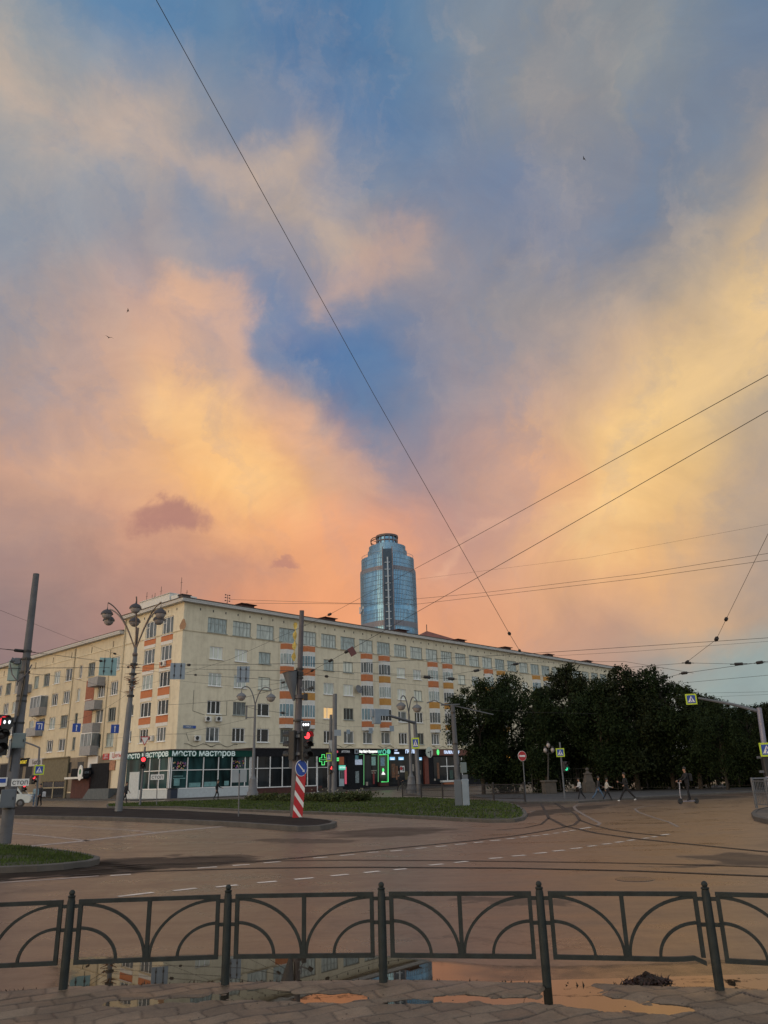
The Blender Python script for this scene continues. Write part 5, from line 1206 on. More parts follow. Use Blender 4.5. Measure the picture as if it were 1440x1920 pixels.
# red pyramid roof of a house behind
c0 = at(801, 1200, 190); c0.z = 0
hs = thing('red_roofed_house', 'brown red pyramid roof of a house peeping over the cream block', 'house', c0, .45)
zt = at(802, 1183, 190).z; zb = at(802, 1203, 190).z
MB().box(-5.2, 5.2, -5.2, 5.2, 0, zb - .4).build('wall', M_('house_wall', (.35, .2, .15), .8), hs)
rf = MB().add([(-5.7, -5.7, zb - .38), (5.7, -5.7, zb - .38), (5.7, 5.7, zb - .38), (-5.7, 5.7, zb - .38), (0, 0, zt)], [(0, 1, 4), (1, 2, 4), (2, 3, 4), (3, 0, 4), (3, 2, 1, 0)]).build('roof', M_('roof_red_brown', (.17, .055, .035), .6, var=.4, scale=1.2), hs)
MB().tube([(0, 0, zt), (0, 0, zt + 1.6)], .1, 6).build('finial', BLACK, rf)

# ------------------------------------------------------------------ low fence round the near footway
FENM = M_('fence_paint', (0.026, 0.033, 0.034), 0.6, var=0.3, scale=9, spec=0.22, dirt=((0.05, 0.044, 0.038, 1), 0.45), bump=0.25, bscale=60)
PX = (-185, 118, 422, 719, 1026, 1350, 1690)
tops = {118: (135, 1663), 422: (429.5, 1658), 719: (714, 1654), 1026: (1010, 1654), 1350: (1321, 1655)}
posts = []
for x, p in zip(PX, FENCE):
    t = thing('fence_post', 'x', 'fence post', (p.x, p.y, 0.0), 0, 'dark metal posts of the low fence')
    h = 0.80
    d = MB(); d.lathe([(.036, -.05), (.036, .40), (.033, .70), (.028, .73)], 14); d.build('shaft', FENM, t, True)
    d = MB(); d.lathe([(.027, .731), (.032, .737), (.032, .746), (.02, .752)], 14).ball((0, 0, .770), .025, 12, 8); d.build('knob', FENM, t, True)
    posts.append(t)
for t, l in zip(posts, (None, 'leftmost dark fence post with a ball top, in a fully visible gap', 'fence post standing in a wet hollow, second from the left', 'middle fence post, straight below the glass tower',
                        'fence post at the left end of the big orange puddle', 'rightmost fence post, beyond the heap of soil', None)):
    t['label'] = l or 'dark fence post with a ball top just outside the picture'
def panel(a, b, bent=0.0):
    dx = (b - a); L = dx.length; ang = math.atan2(dx.y, dx.x)
    t = thing('low_fence', 'x', 'fence section', (a.x, a.y, 0), ang, 'fence panels with arched bars')
    x0, x1 = .085, L - .085; zb, zt, w = .235, .70, .0165
    fr = MB()
    fr.box(x0 - w, x1 + w, -w, w, zt - w, zt + w)
    nb = 14
    pts = [(x0 - w + (x1 - x0 + 2 * w) * k / nb, zb + (bent * max(0, (k - nb + 2.5)) * (1.0 if k < nb - .5 else -1.2) if bent else 0)) for k in range(nb + 1)]
    for (xa_, za), (xb_, zb_) in zip(pts[:-1], pts[1:]):
        fr.add([(xa_, -w, za - w), (xb_, -w, zb_ - w), (xb_, w, zb_ - w), (xa_, w, za - w), (xa_, -w, za + w), (xb_, -w, zb_ + w), (xb_, w, zb_ + w), (xa_, w, za + w)], [(0, 3, 2, 1), (4, 5, 6, 7), (0, 1, 5, 4), (1, 2, 6, 5), (2, 3, 7, 6), (3, 0, 4, 7)])
    fr.box(x0 - w, x0 + w, -w + .001, w - .001, zb + w, zt - w).box(x1 - w, x1 + w, -w + .001, w - .001, zb + w, zt - w)
    fr.build('frame', FENM, t)
    xm = (x0 + x1) / 2
    MB().box(xm - .017, xm + .017, -.014, .014, zb + w, zt - w).build('middle_bar', FENM, t)
    def arc(cx, r1, r2, sgn):
        P = [(cx + sgn * r1 * math.sin(k * math.pi / 2 / 14), 0, zb + .008 + r2 * math.cos(k * math.pi / 2 / 14)) for k in range(15)]
        return P
    half = xm - x0
    big, sm = MB(), MB()
    for cx, sg in ((x0, 1), (x1, -1)):
        b_ = MB(); b_.tube(arc(cx, half - .02, zt - zb - .03, sg), .0165, 4); b_.build('large_arch', FENM, t)
        b_ = MB(); b_.tube(arc(cx, half * .56, (zt - zb) * .54, sg), .0165, 4); b_.build('small_arch', FENM, t)
    for cx, d_ in ((x0, -1), (x1, 1)):
        for z in (zt - .035, zb + (zt - zb) * .53):
            MB().box(min(cx, cx + d_ * (.085 - .03)), max(cx, cx + d_ * (.085 - .03)), -.010, .010, z - .014, z + .014).build('tie', FENM, t)
    return t
PLAB = ['fence panel cut by the left edge of the picture', 'fence panel second from the left, with the reflected side facade below it', 'fence panel with the lit tram signal reflected below it',
        'fence panel right of the middle post, before plain wet road', 'fence panel with a bent lower rail, above the heap of soil', 'fence panel cut by the right edge of the picture']
for i in range(6):
    panel(FENCE[i], FENCE[i + 1], 0.008 if i == 4 else 0.0)['label'] = PLAB[i]

# ------------------------------------------------------------------ signs
CAMROT = lambda p: math.atan2(p.x, p.y) * -1.0       # turn to face the road corner
def arrow_up(w, l, hw, hl): return [(-w, -l), (w, -l), (w, l - hl), (hw, l - hl), (0, l), (-hw, l - hl), (-w, l - hl)]
def sgn(name, label, cat, P, rot, group=None):
    t = thing(name, label, cat, P, rot, group); return t
PEDS = None
def ped_sign(P, s, rot, label, border=True):
    global PEDS
    t = sgn('crossing_sign', label, 'road sign', P, rot, 'pedestrian crossing signs')
    if PEDS is None:
        k = []
        k.append(MB().bbox(-.5, .5, -.02, .02, -.5, .5, .004).build('border', LIME, t))
        k.append(MB().box(-.37, .37, -.03, -.0205, -.37, .37).build('panel', BLUE, t))
        k.append(MB().plate([(-.31, -.28), (.31, -.28), (0, .31)], -.036, -.031).build('triangle', SWHITE, t))
        f = MB(); f.plate([(.02 + .035 * math.cos(a), .14 + .035 * math.sin(a)) for a in (0, 1.05, 2.09, 3.14, 4.19, 5.24)], -.042, -.037)
        f.plate([(-.03, .09), (.05, .09), (.06, -.05), (.13, -.25), (.09, -.25), (.015, -.09), (-.08, -.25), (-.125, -.25), (-.03, -.05)], -.042, -.037)
        f.plate([(.05, .08), (.12, -.02), (.10, -.03), (.04, .04)], -.042, -.037).plate([(-.03, .08), (-.1, -.02), (-.08, -.03), (-.02, .04)], -.042, -.037)
        for b_ in range(4): f.plate([(-.24 + b_ * .13, -.275), (-.17 + b_ * .13, -.275), (-.17 + b_ * .13, -.255), (-.24 + b_ * .13, -.255)], -.042, -.037)
        k.append(f.build('walking_figure', BLUE, t)); k.append(MB().box(-.06, .06, .021, .09, -.3, .3).build('bracket', STEEL, t))
        PEDS = k
    else:
        for o in PEDS: twin(o, parent=t)
    t.scale = (s, s, s)
    return t
def face_cam(P, add=0.0): return -math.atan2(P[0], P[1]) + add
def pole(px0, py0, px1, py1, Y, r0, r1, mat, name, label, cat='pole', n=12, base_z=0.0, sections=None, group=None):
    """A pole from its foot in the photo to its top; Y is the distance of its foot (None: where the sight line meets the ground)."""
    A = G(px0, py0, base_z) if Y is None else at(px0, py0, Y); A.z = base_z
    B = at(px1, py1, A.y)
    t = thing(name, label, cat, A, 0, group)
    v = B - A
    d = MB()
    if sections:
        d.tube([v * k for k, r in sections], [r for k, r in sections], n)
    else: d.tube([Vector((0, 0, 0)), v * .33, v * .66, v], [r0, r0 + (r1 - r0) * .33, r0 + (r1 - r0) * .66, r1], n)
    d.build('shaft', mat, t, True)
    return t, A, B
def clamp_ring(t, v, k, r, h=.1, mat=BLACK, name='clamp'):
    d = MB(); c = v * k; u = v.normalized(); d.tube([c - u * h / 2, c + u * h / 2], r, 12); d.build(name, mat, t)

def traffic_light(P, rot, s, lit_, label, n=3, group='traffic light heads', tilt=0):
    t = sgn('traffic_light', label, 'traffic light', P, rot, group)
    hb = .31 * n
    d = MB(); d.bbox(-.17, .17, -.1, .12, -hb / 2, hb / 2, .03); d.build('housing', BLACK, t)
    for k in range(n):
        z = hb / 2 - .155 - .31 * k; col = ('red', 'amber', 'green')[k] if n == 3 else ('red', 'green')[k]
        T = Matrix.Translation((0, -.101, z)) @ Matrix.Rotation(math.pi / 2, 4, 'X')
        l = MB(); l.lathe([(.11, 0), (.10, .012), (.06, .03), (.001, .036)], 14, T)
        on = col in lit_
        l.build('lens', (L_RED if col == 'red' else L_GREEN) if on else M_LENS, t, True)
        v = MB(); v.lathe([(.13, 0), (.135, .2), (.127, .2), (.122, .0)], 14, T, R_(-15), R_(195)); v.build('visor', BLACK, t, True)
    MB().box(-.05, .05, .121, .3, -hb * .35, -hb * .25).box(-.05, .05, .121, .3, hb * .25, hb * .35).build('bracket', STEEL, t)
    t.scale = (s, s, s); return t
M_LENS = M_('unlit_lens', (.035, .03, .03), .2)

# ---------------- left concrete mast with boxes, brackets, plates
t, A, B = pole(7, 1596, 68, 1076, 24.3, .17, .10, CONC, 'tram_mast', 'tall leaning grey tram mast on the near grass island, hung with boxes and wires', 'mast', 14, .1,
               [(0, .175), (.30, .165), (.302, .155), (.60, .145), (.603, .12), (.78, .11), (1, .095)])
v = B - A; LM = (A, v)
for k, r in ((.12, .185), (.36, .17), (.42, .165), (.5, .16), (.52, .16), (.61, .16), (.66, .15), (.69, .14)): clamp_ring(t, v, k, r, .06)
def on_mast(k, off=(0, 0, 0)): return LM[0] + LM[1] * k + Vector(off)
def cabinet(P, w, h, dpt, label, mat):
    c = sgn('junction_box', label, 'junction box', P, face_cam(P)); MB().bbox(-w / 2, w / 2, -dpt, 0, -h / 2, h / 2, .015).build('body', mat, c)
    MB().box(-w / 2 + .03, w / 2 - .03, -dpt - .012, -dpt - .001, -h / 2 + .03, h / 2 - .03).build('door', mat, c); MB().box(w * .32, w * .38, -dpt - .03, -dpt - .013, -.04, .04).build('handle', BLACK, c); return c
BOXM = M_('box_grey_green', (.14, .18, .19), .5, var=.06); BOXM2 = M_('box_blue_grey', (.105, .125, .15), .5, var=.06)
cabinet(at(35, 1389, A.y - .2), .37, .43, .2, 'pale grey green junction box half way up the left tram mast', BOXM)
cabinet(at(14.5, 1497, A.y - .2), .40, .50, .22, 'larger blue grey junction box low on the left tram mast', BOXM2)
P = at(34, 1257, A.y + .15); d = MB(); d.bbox(-.28, .05, -.1, .1, -.32, .32, .02); o = d.build('equipment_box', M_('box_teal', (.23, .33, .33), .5), None, loc=P); tag(o, 'pale teal box behind the left tram mast just under the eave line', 'junction box')
d = MB()
for pts in (([(-.36, 0, .3), (-.2, -.1, -.05), (.05, -.18, -.3)], [(.33, 0, .25), (.25, -.1, -.05), (.05, -.18, -.28)])): d.tube(pts, .02, 6)
d.build('stay_bracket', BROWNP, t, loc=at(38, 1262, A.y - .1) - A)
d = MB(); d.tube([(.12, -.16, 0), (.05, -.17, -1.5), (.02, -.18, -3.2)], .025, 6).tube([(.1, -.17, .2), (.16, -.2, -.6), (.08, -.18, -1.6)], .016, 6); d.build('cable_drop', BLACK, t, loc=at(47, 1245, A.y) - A)
P = at(33, 1240, A.y); c = sgn('floodlight', 'small pale floodlight on the left tram mast at roof height', 'floodlight', P, .5); MB().bbox(-.12, .1, -.1, .1, -.08, .1, .03).build('housing', STEEL, c); MB().lathe([(.07, 0), (.09, .1), (.001, .1)], 12, Matrix.Translation((-.1, -.05, 0)) @ Matrix.Rotation(R_(-70), 4, 'Y')).build('hood', LAMPP, c)
P = at(38, 1467, A.y - .25); c = sgn('stop_plate', 'white plate reading стоп fixed to the left tram mast', 'road sign', P, face_cam(P)); MB().box(-.24, .24, -.01, .01, -.1, .1).build('plate', SWHITE, c); words('стоп', .2, INK, c, (0, -.014, .0), depth=.002)
P = at(-2, 1466, A.y - .3); c = sgn('plate', 'white and blue plate cut by the left edge of the picture', 'road sign', P, face_cam(P)); MB().box(-.22, .22, -.01, .01, -.12, .12).build('panel', SWHITE, c); MB().box(-.2, .18, -.016, -.011, -.03, .09).build('blue_field', BLUE, c)
P = at(1, 1378, A.y - .4); traffic_light(P, face_cam(P, .25), 1.25, ('red',), 'traffic light with red lamp at the left picture edge beside the tram mast')
P = at(13, 1358, A.y - .5); c = sgn('tram_signal', 'black tram signal with two white lamps at the left edge of the picture', 'tram signal', P, face_cam(P)); MB().plate([(-.17, .2), (.17, .2), (.17, -.05), (.06, -.22), (-.06, -.22), (-.17, -.05)], -.08, .08).build('housing', BLACK, c)
for x in (-.07, .06):
    MB().lathe([(.035, 0), (.001, .012)], 10, Matrix.Translation((x, -.081, .06)) @ Matrix.Rotation(math.pi / 2, 4, 'X') @ Matrix.Scale(1.6, 4, (0, 1, 0))).build('lamp', L_WHITE, c)

# ---------------- many-armed lamp post on the median
t, A, B = pole(222, 1521, 262, 1142, None, .26, .11, LAMPP, 'street_lamp', 'tall lamp post with a crown of hooded globe lamps on the median island', 'street lamp', 14, .17,
               [(0, .22), (.02, .215), (.5, .17), (.52, .145), (.72, .115), (.80, .10)])
Y = A.y; v = B - A
GLB = M_('globe_pale', (.34, .31, .31), .35, var=.05); HOOD = M_('lamp_hood', (.035, .03, .035), .4, var=.2); BRONZ = M_('bronze_paint', (.15, .12, .11), .45, .3, var=.2)
d = MB(); root = v * .78
LAMPS = ((200.5, 1152), (204, 1164), (254, 1141), (252.5, 1166.5), (301, 1151), (298, 1163))
deps = (-.8, .9, -1.1, 1.0, -.8, .9)
for (px, py), dy in zip(LAMPS, deps):
    P = at(px, py, Y + dy) - A
    arm = MB(); top = P + Vector((0, 0, .75)); m = root.lerp(top, .5) + Vector((0, 0, 1.1))
    pts = []
    for k in range(13):
        u = k / 12; pts.append((1 - u) ** 2 * root + 2 * u * (1 - u) * m + u * u * top)
    arm.tube(pts, .045, 6).tube([top, P + Vector((0, 0, .3))], .02, 5); arm.build('arm', BRONZ, t)
    g = MB(); g.lathe([(.001, -.31), (.14, -.28), (.25, -.19), (.31, -.05), (.32, .02)], 16); gl_ = g.build('lamp_globe', GLB, t, True, loc=P)
    h = MB(); h.lathe([(.38, .0), (.35, .11), (.26, .22), (.14, .29), (.03, .34), (.02, .45), (.001, .47)], 16); h.build('lamp_hood', HOOD, t, True, loc=P)
d = MB(); d.tube([v * .76, v * .9], .09, 10); d.ball(v * .76, .17, 10, 6); d.build('crown', BRONZ, t)
d = MB(); rr = random.Random(2)
for k in range(34):
    q = v * rr.uniform(.56, .70); a = rr.uniform(0, 6.28); d.tube([q, q + Vector((math.cos(a) * .5, math.sin(a) * .5, rr.uniform(-.05, .25)))], [.05, .01], 4)
d.build('bird_spikes', M_('rust', (.16, .075, .045), .8, var=.4), t)
for k in (.55, .62, .66, .71): clamp_ring(t, v, k, .22, .12)
# ---------------- double-armed lamp posts by the verge
def twin_lamp(px0, py0, pxm, pym, lamps, Y, label, sc=1.0, cut=.4):
    t, A, B = pole(px0, py0, pxm, pym, Y, .16, .07, LAMPP, 'street_lamp', label, 'street lamp', 12, 0.1, [(0, .55 * sc), (.06, .53 * sc), (.075, .42 * sc), (.20, .34 * sc), (.21, .24 * sc), (.25, .155 * sc), (1, .10 * sc)], 'twin globe street lamps')
    v = B - A
    for px, py in lamps:
        P = at(px, py, A.y - .5) - A; top = P + Vector((0, 0, .75)); m = v.lerp(top, .35) + Vector((0, 0, 1.9))
        arm = MB(); arm.tube([(1 - u) ** 2 * v + 2 * u * (1 - u) * m + u * u * top for u in [k / 12 for k in range(13)]], .06, 6).tube([top, P + Vector((0, 0, .3))], .025, 5); arm.build('arm', LAMPP, t)
        g = MB(); g.lathe([(.001, -.42), (.2, -.38), (.36, -.24), (.43, -.05), (.44, .02)], 14); g.build('lamp_globe', GLB, t, True, loc=P)
        h = MB(); h.lathe([(.5, .0), (.42, .14), (.28, .27), (.06, .38), (.03, .6), (.001, .62)], 14); h.build('lamp_hood', LAMPP, t, True, loc=P)
    return t, A, v
t, A, v = twin_lamp(473.5, 1495, 478.5, 1322, ((452.5, 1306), (508, 1308)), 78.0, 'twin armed lamp post with a stout foot at the left end of the verge bushes')
MB().box(-.9, -.75, -.1, .1, 7.3, 8.6).box(-.74, -.1, -.03, .03, 8.5, 8.58).box(-.74, -.1, -.03, .03, 7.4, 7.48).build('side_frame', LAMPP, t)
t, A, v = twin_lamp(772, 1488, 766.5, 1338, ((752, 1324), (782, 1328)), 79.0, 'twin armed lamp post close to the mast arm pole, before the grill sign')

# ---------------- middle mast on the median: banner, cameras, signals, arrow sign, striped board
t, A, B = pole(553, 1538, 566, 1145, 34.6, .2, .12, BROWNP, 'tram_mast', 'brown tram mast on the median tip with a camera, loudspeaker and signals', 'mast', 14, .17,
               [(0, .215), (.30, .20), (.305, .165), (.55, .15), (.553, .205), (.57, .205), (.573, .125), (1, .105)])
t.children[0].data.materials[0] = BROWNP
v = B - A; YM = A.y
for k in (.38, .445, .655, .67, .68, .7): clamp_ring(t, v, k, .17 if k > .6 else .22, .08)
P = at(546, 1273, YM - .1); c = sgn('loudspeaker', 'grey cone of a loudspeaker on the left of the brown tram mast', 'loudspeaker', P, 0)
MB().lathe([(.36, .3), (.33, .28), (.05, -.95), (.001, -.96)], 16, Matrix.Rotation(R_(-8), 4, 'Y')).build('horn', STEEL, c, True); MB().lathe([(.001, 0), (.3, .04)], 12, Matrix.Translation((0, 0, .2))).build('mouth', BLACK, c); 
P = at(583, 1291, YM - .3); c = sgn('camera', 'traffic camera on a bent bracket right of the brown tram mast', 'camera', P, .0)
MB().bbox(-.07, .12, -.12, .1, -.06, .06, .02, Matrix.Rotation(R_(-35), 4, 'Y')).build('housing', BLACK, c); MB().tube([(-.1, 0, 0), (-.35, .1, -.06), (-.36, .1, .2)], .03, 6).build('bracket', STEEL, c)
P = at(573, 1306, YM - .3); c = sgn('camera', 'small dark detector hanging below the camera on the brown tram mast', 'detector', P, .2)
MB().bbox(-.09, .09, -.08, .08, -.16, .13, .02).build('housing', BLACK, c); MB().tube([(-.05, 0, .15), (-.2, .1, .4)], .025, 6).build('bracket', STEEL, c)
# torn yellow pennant strip tied beside the mast
P = at(560, 1167, YM - .1); c = sgn('pennant', 'torn yellow strip of cloth hanging down the brown tram mast', 'pennant', P, 0); rr = random.Random(9)
d = MB(); L, Rr = [], []
for k in range(22):
    z = -k * .082; w = .07 + .045 * math.sin(k * 1.1) + rr.uniform(-.015, .015); y = .03 * math.sin(k * .7); x = -.13 - .0035 * k
    L.append((x - w, y, z)); Rr.append((x + w * .7, y + .02 * math.sin(k), z))
n = len(L); d.add(L + Rr, [(i, i + 1, n + i + 1, n + i) for i in range(n - 1)]); d.add([(p[0], p[1] + .006, p[2]) for p in L + Rr], [(n + i, n + i + 1, i + 1, i) for i in range(n - 1)])
d.build('cloth', M_('cloth_yellow', (.50, .38, .10), .8, var=.45, scale=7), c)
P = at(573.5, 1362, YM - .35); c = sgn('tram_signal', 'shield shaped tram signal with three white lamps in a row', 'tram signal', P, face_cam(P))
sh = [(-.21, .22), (.21, .22), (.20, -.02), (.13, -.19), (.06, -.24), (-.06, -.24), (-.13, -.19), (-.20, -.02)]
MB().plate(sh, -.07, .09).build('housing', SIGNBACK, c); MB().plate([(x * .86, z * .86) for x, z in sh], -.085, -.071).build('face', BLACK, c)
for x in (-.1, .0, .1): MB().plate([(x + .042 * math.cos(a * .524), .07 + .062 * math.sin(a * .524)) for a in range(12)], -.1, -.086).build('lamp', L_WHITE, c)
P = at(573, 1398, YM - .35); c = traffic_light(P, face_cam(P, .5), 1.32, ('red',), 'traffic light showing red under the three lamp tram signal')
P = at(549, 1397, YM - .2); c = traffic_light(P, face_cam(P, -1.9), 1.3, (), 'traffic light turned away, on the left of the brown tram mast')
P = at(551.5, 1427, YM + .25); o = MB().box(-.22, .22, -.015, .015, -.28, .28).build('plate_sign', STEEL, None, loc=P); tag(o, 'grey back of a plate behind the round arrow sign', 'road sign')
P = at(565, 1440, YM - .45); c = sgn('arrow_sign', 'round blue sign with a white arrow slanting down to the right', 'road sign', P, face_cam(P, .35))
n_ = 28; MB().plate([(.27 * math.cos(k * 2 * math.pi / n_), .335 * math.sin(k * 2 * math.pi / n_)) for k in range(n_)], -.012, .012).build('rim', SWHITE, c)
MB().plate([(.25 * math.cos(k * 2 * math.pi / n_), .31 * math.sin(k * 2 * math.pi / n_)) for k in range(n_)], -.02, -.013).build('disc', BLUE, c)
d = MB(); T = Matrix.Rotation(R_(-47 - 90), 2)
ar = [T @ Vector(p) for p in arrow_up(.028, .24, .075, .1)]; ar = [T @ Vector(p) for p in arrow_up(.026, .235, .07, .1)]
MB().plate([(p.x * .9, p.y) for p in ar], -.026, -.021).build('arrow', SWHITE, c)
P0 = at(561, 1495, YM - .45); c = sgn('marker_board', 'red and white diagonally striped marker board on the median tip', 'marker board', P0, face_cam(P0, .12))
hw, hh = .205, .93
def sk(x, z): return (x + z * .085, z)
MB().plate([sk(-hw, -hh), sk(hw, -hh), sk(hw, hh), sk(-hw, hh)], 0, .03).build('board', RED, c)
def clip_band(z0, z1, sl):                   # white band falling to the right
    pts = [(-hw, z0), (hw, z0 - sl), (hw, z1 - sl), (-hw, z1)]
    return [sk(x, max(-hh, min(hh, z))) for x, z in pts]
for z in (.93 - .28, .93 - .85, .93 - 1.42):
    MB().plate(clip_band(z + .02, z + .22, .52), -.006, -.001).build('stripe', SWHITE, c)
MB().lathe([(.13, -1.25), (.12, -.95), (.001, -.94)], 12, Matrix.Translation((.02, .12, 0))).build('foot', STONE, c)
# thin post with a grey plate, and one with the second stop plate
t, A, B = pole(447, 1532, 449, 1450, 36.5, .03, .03, STEEL, 'sign_post', 'thin post with two grey sign backs on the median island', 'sign post', 8, .17); MB().box(-.33, -.03, -.01, .01, -.28, .25).box(.03, .33, -.01, .01, -.28, .25).build('sign_back', SIGNBACK, t, loc=(B - A) + Vector((0, 0, -.1)))
t, A, B = pole(293.5, 1512, 295, 1450, 61, .035, .035, STEEL, 'sign_post', 'thin post carrying a стоп plate before the green shop', 'sign post', 8, .05); c = sgn('stop_plate', 'white plate reading стоп on the thin post before the green shop', 'road sign', at(295, 1457, 60.9), face_cam(A)); MB().box(-.48, .48, -.015, .01, -.19, .19).build('plate', SWHITE, c); words('стоп', .38, INK, c, (0, -.02, 0), depth=.002)
# give way sign and red light by the green shop
t, A, B = pole(262, 1512, 272, 1400, 62, .09, .07, STEEL, 'signal_post', 'leaning signal post left of the green shop carrying a red light', 'post', 10, .05)
P = at(268.5, 1430, 61.6); traffic_light(P, face_cam(P), 1.45, ('red', 'amber'), 'traffic light with two red lit lamps before the green shop', 2)
P = at(271.5, 1389, 61.6); c = sgn('give_way_sign', 'white give way triangle with a red rim above the red light', 'road sign', P, face_cam(P)); MB().plate([(-.36, .32), (.36, .32), (0, -.38)], -.01, .02).build('rim', RED, c); MB().plate([(-.26, .25), (.26, .25), (0, -.26)], -.018, -.011).build('face', SWHITE, c)
# twin posts before the pharmacy
t, A, B = pole(626, 1497, 628, 1301, 76, .26, .21, STEEL, 'post', 'thick plain grey post on the verge before the pharmacy', 'post', 12, .1)
t, A, B = pole(617, 1496, 620.5, 1340, 77, .16, .13, STEEL, 'signal_post', 'thinner post beside the thick one, with a crossing sign and red signal', 'post', 10, .1)
c = ped_sign(at(616.5, 1419.5, 75.5), .68, face_cam(A), 'small crossing sign beside the green pharmacy cross'); c.scale = (.5, .5, .75)
P = at(620.5, 1444, 76); traffic_light(P, face_cam(P, .4), 1.3, ('red',), 'pedestrian light with a red lamp beside the pharmacy post', 2)
c = sgn('give_way_sign', 'back of a triangular sign high on the thinner pharmacy post', 'road sign', at(622, 1398, 76.6), 2.4); MB().plate([(-.5, .5), (.5, .5), (0, -.6)], -.02, .02).build('plate', SIGNBACK, c)
# mast arm pole with signals over the street
t, A, B = pole(786.5, 1497, 777.5, 1352, 70, .22, .16, STEEL, 'mast_arm_pole', 'grey signal pole with a long arm reaching left over the verge', 'signal pole', 12, .1)
d = MB(); e0 = at(776, 1355, 69.8) - A; e1 = at(699, 1333, 66) - A; d.tube([e0, e0.lerp(e1, .5), e1], [.13, .11, .08], 8); d.build('arm', STEEL, t)
P = at(706, 1342, 66.2); c = sgn('traffic_light', 'grey signal head seen from behind at the end of the mast arm', 'traffic light', P, .7); MB().bbox(-.35, .35, -.2, .25, -.65, .55, .05).build('housing', SIGNBACK, c); MB().box(-.55, -.36, -.1, .2, -.1, .5).box(.36, 1.3, -.1, -.04, -.0, .55).build('backplate', SIGNBACK, c)
ped_sign(at(779, 1393.5, 69.4), 1.0, face_cam(A, -.15), 'crossing sign on the mast arm pole above the grill letters').scale = (.66, .66, .9)
# pole with cabinets on the verge
t, A, B = pole(861, 1508, 848.5, 1322, None, .17, .12, CONC, 'post', 'leaning grey wire post with grey cabinets at its foot on the verge', 'post', 12, .1)
YC = A.y; v = B - A; clamp_ring(t, v, .6, .18, .1); clamp_ring(t, v, .92, .16, .1)
d = MB(); q0 = at(846, 1322, YC) - A; d.tube([at(800, 1318, YC) - A, at(815, 1313, YC) - A, at(830, 1320, YC) - A, q0], .03, 6).tube([q0 + Vector((-.6, 0, .02)), q0 + Vector((.5, 0, .02))], .04, 6).tube([q0, at(925, 1340, YC) - A], .03, 6); d.build('bracket', STEEL, t)
c = sgn('street_cabinet', 'pair of blue grey street cabinets at the foot of the verge post', 'street cabinet', G(866, 1511, .1), face_cam(A))
MB().bbox(-.35, .05, -.2, .2, 0, 1.3, .02).build('left_cabinet', BOXM2, c); MB().bbox(.06, .42, -.25, .2, 0, 1.33, .02).build('right_cabinet', SIGNBACK, c); MB().box(.1, .4, .21, .25, 0, 1.55).build('back_panel', BOXM2, c)
P = at(868, 1440, YC - .2); o = MB().bbox(-.14, .2, -.1, .1, -.25, .3, .02).build('meter_box', BOXM, None, loc=P); tag(o, 'small pale box half way up the verge post with cabinets', 'junction box')
# no entry and crossing signs at the park corner
t, A, B = pole(986, 1499, 979.5, 1410, None, .035, .03, STEEL, 'sign_post', 'thin leaning post of the no entry sign', 'sign post', 8, .08)
P = at(979, 1417.5, A.y - .1); c = sgn('no_entry_sign', 'round red no entry sign with a white bar under the trees', 'road sign', P, face_cam(P, .6))
MB().plate([(.31 * math.cos(k * .262), .31 * math.sin(k * .262)) for k in range(24)], -.01, .015).build('rim', SWHITE, c); MB().plate([(.29 * math.cos(k * .262), .29 * math.sin(k * .262)) for k in range(24)], -.018, -.011).build('disc', RED, c); MB().box(-.21, .21, -.026, -.019, -.055, .055).build('bar', SWHITE, c)
t, A, B = pole(1059, 1497, 1049.5, 1392, None, .055, .05, STEEL, 'sign_post', 'pale post of the crossing sign at the park corner', 'sign post', 8, .08)
ped_sign(at(1050.5, 1411, A.y - .12), .52, face_cam(A, .1), 'crossing sign on the pale post at the park corner')
P = at(1060, 1437, A.y - .1); traffic_light(P, face_cam(P, .6), .95, ('green',), 'pedestrian light showing green on the park corner post', 2)
# crossing sign far left with its lamp
t, A, B = pole(68, 1507, 74, 1402, 66, .09, .08, STEEL, 'signal_post', 'slim pole with a cranked arm and a crossing sign at the far left', 'post', 10, .05)
d = MB(); d.tube([B - A, at(60, 1396, 66) - A, at(45, 1391, 66) - A], .07, 6); d.build('arm', STEEL, t)
ped_sign(at(73.5, 1443.5, 65.7), .76, face_cam(A, -.15), 'crossing sign on the slim pole at the far left')
P = at(61.5, 1462, 65.5); traffic_light(P, face_cam(P, .7), 1.1, ('red',), 'pedestrian light showing red under the far left crossing sign', 2)
P = at(44, 1477, 64.5); traffic_light(P, face_cam(P, .6), 1.0, ('red',), 'small red pedestrian light above the white van', 2)
# right mast with arm
t, A, B = pole(1452, 1530, 1423, 1327, 34, .13, .10, M_('mast_violet_grey', (.22, .22, .29), .5, .3, var=.1), 'mast_arm_pole', 'violet grey signal mast at the right edge with an arm over the street', 'signal pole', 12, .14)
d = MB(); d.tube([at(1424, 1334, A.y) - A, at(1375, 1321, A.y + 1.2) - A, at(1310, 1309, A.y + 3) - A], [.075, .065, .05], 8); d.build('arm', STEEL, t)
ped_sign(at(1296, 1311, 37), .49, face_cam(at(1296, 1311, 37), .1), 'crossing sign hanging from the arm in front of the treetops')
ped_sign(at(1438, 1405.5, 33), .54, face_cam(at(1438, 1405, 33), .1), 'crossing sign cut by the right edge of the picture')
P = at(1436, 1433, 33.3); traffic_light(P, face_cam(P, 1.9), 1.0, (), 'dark traffic light under the right edge crossing sign')

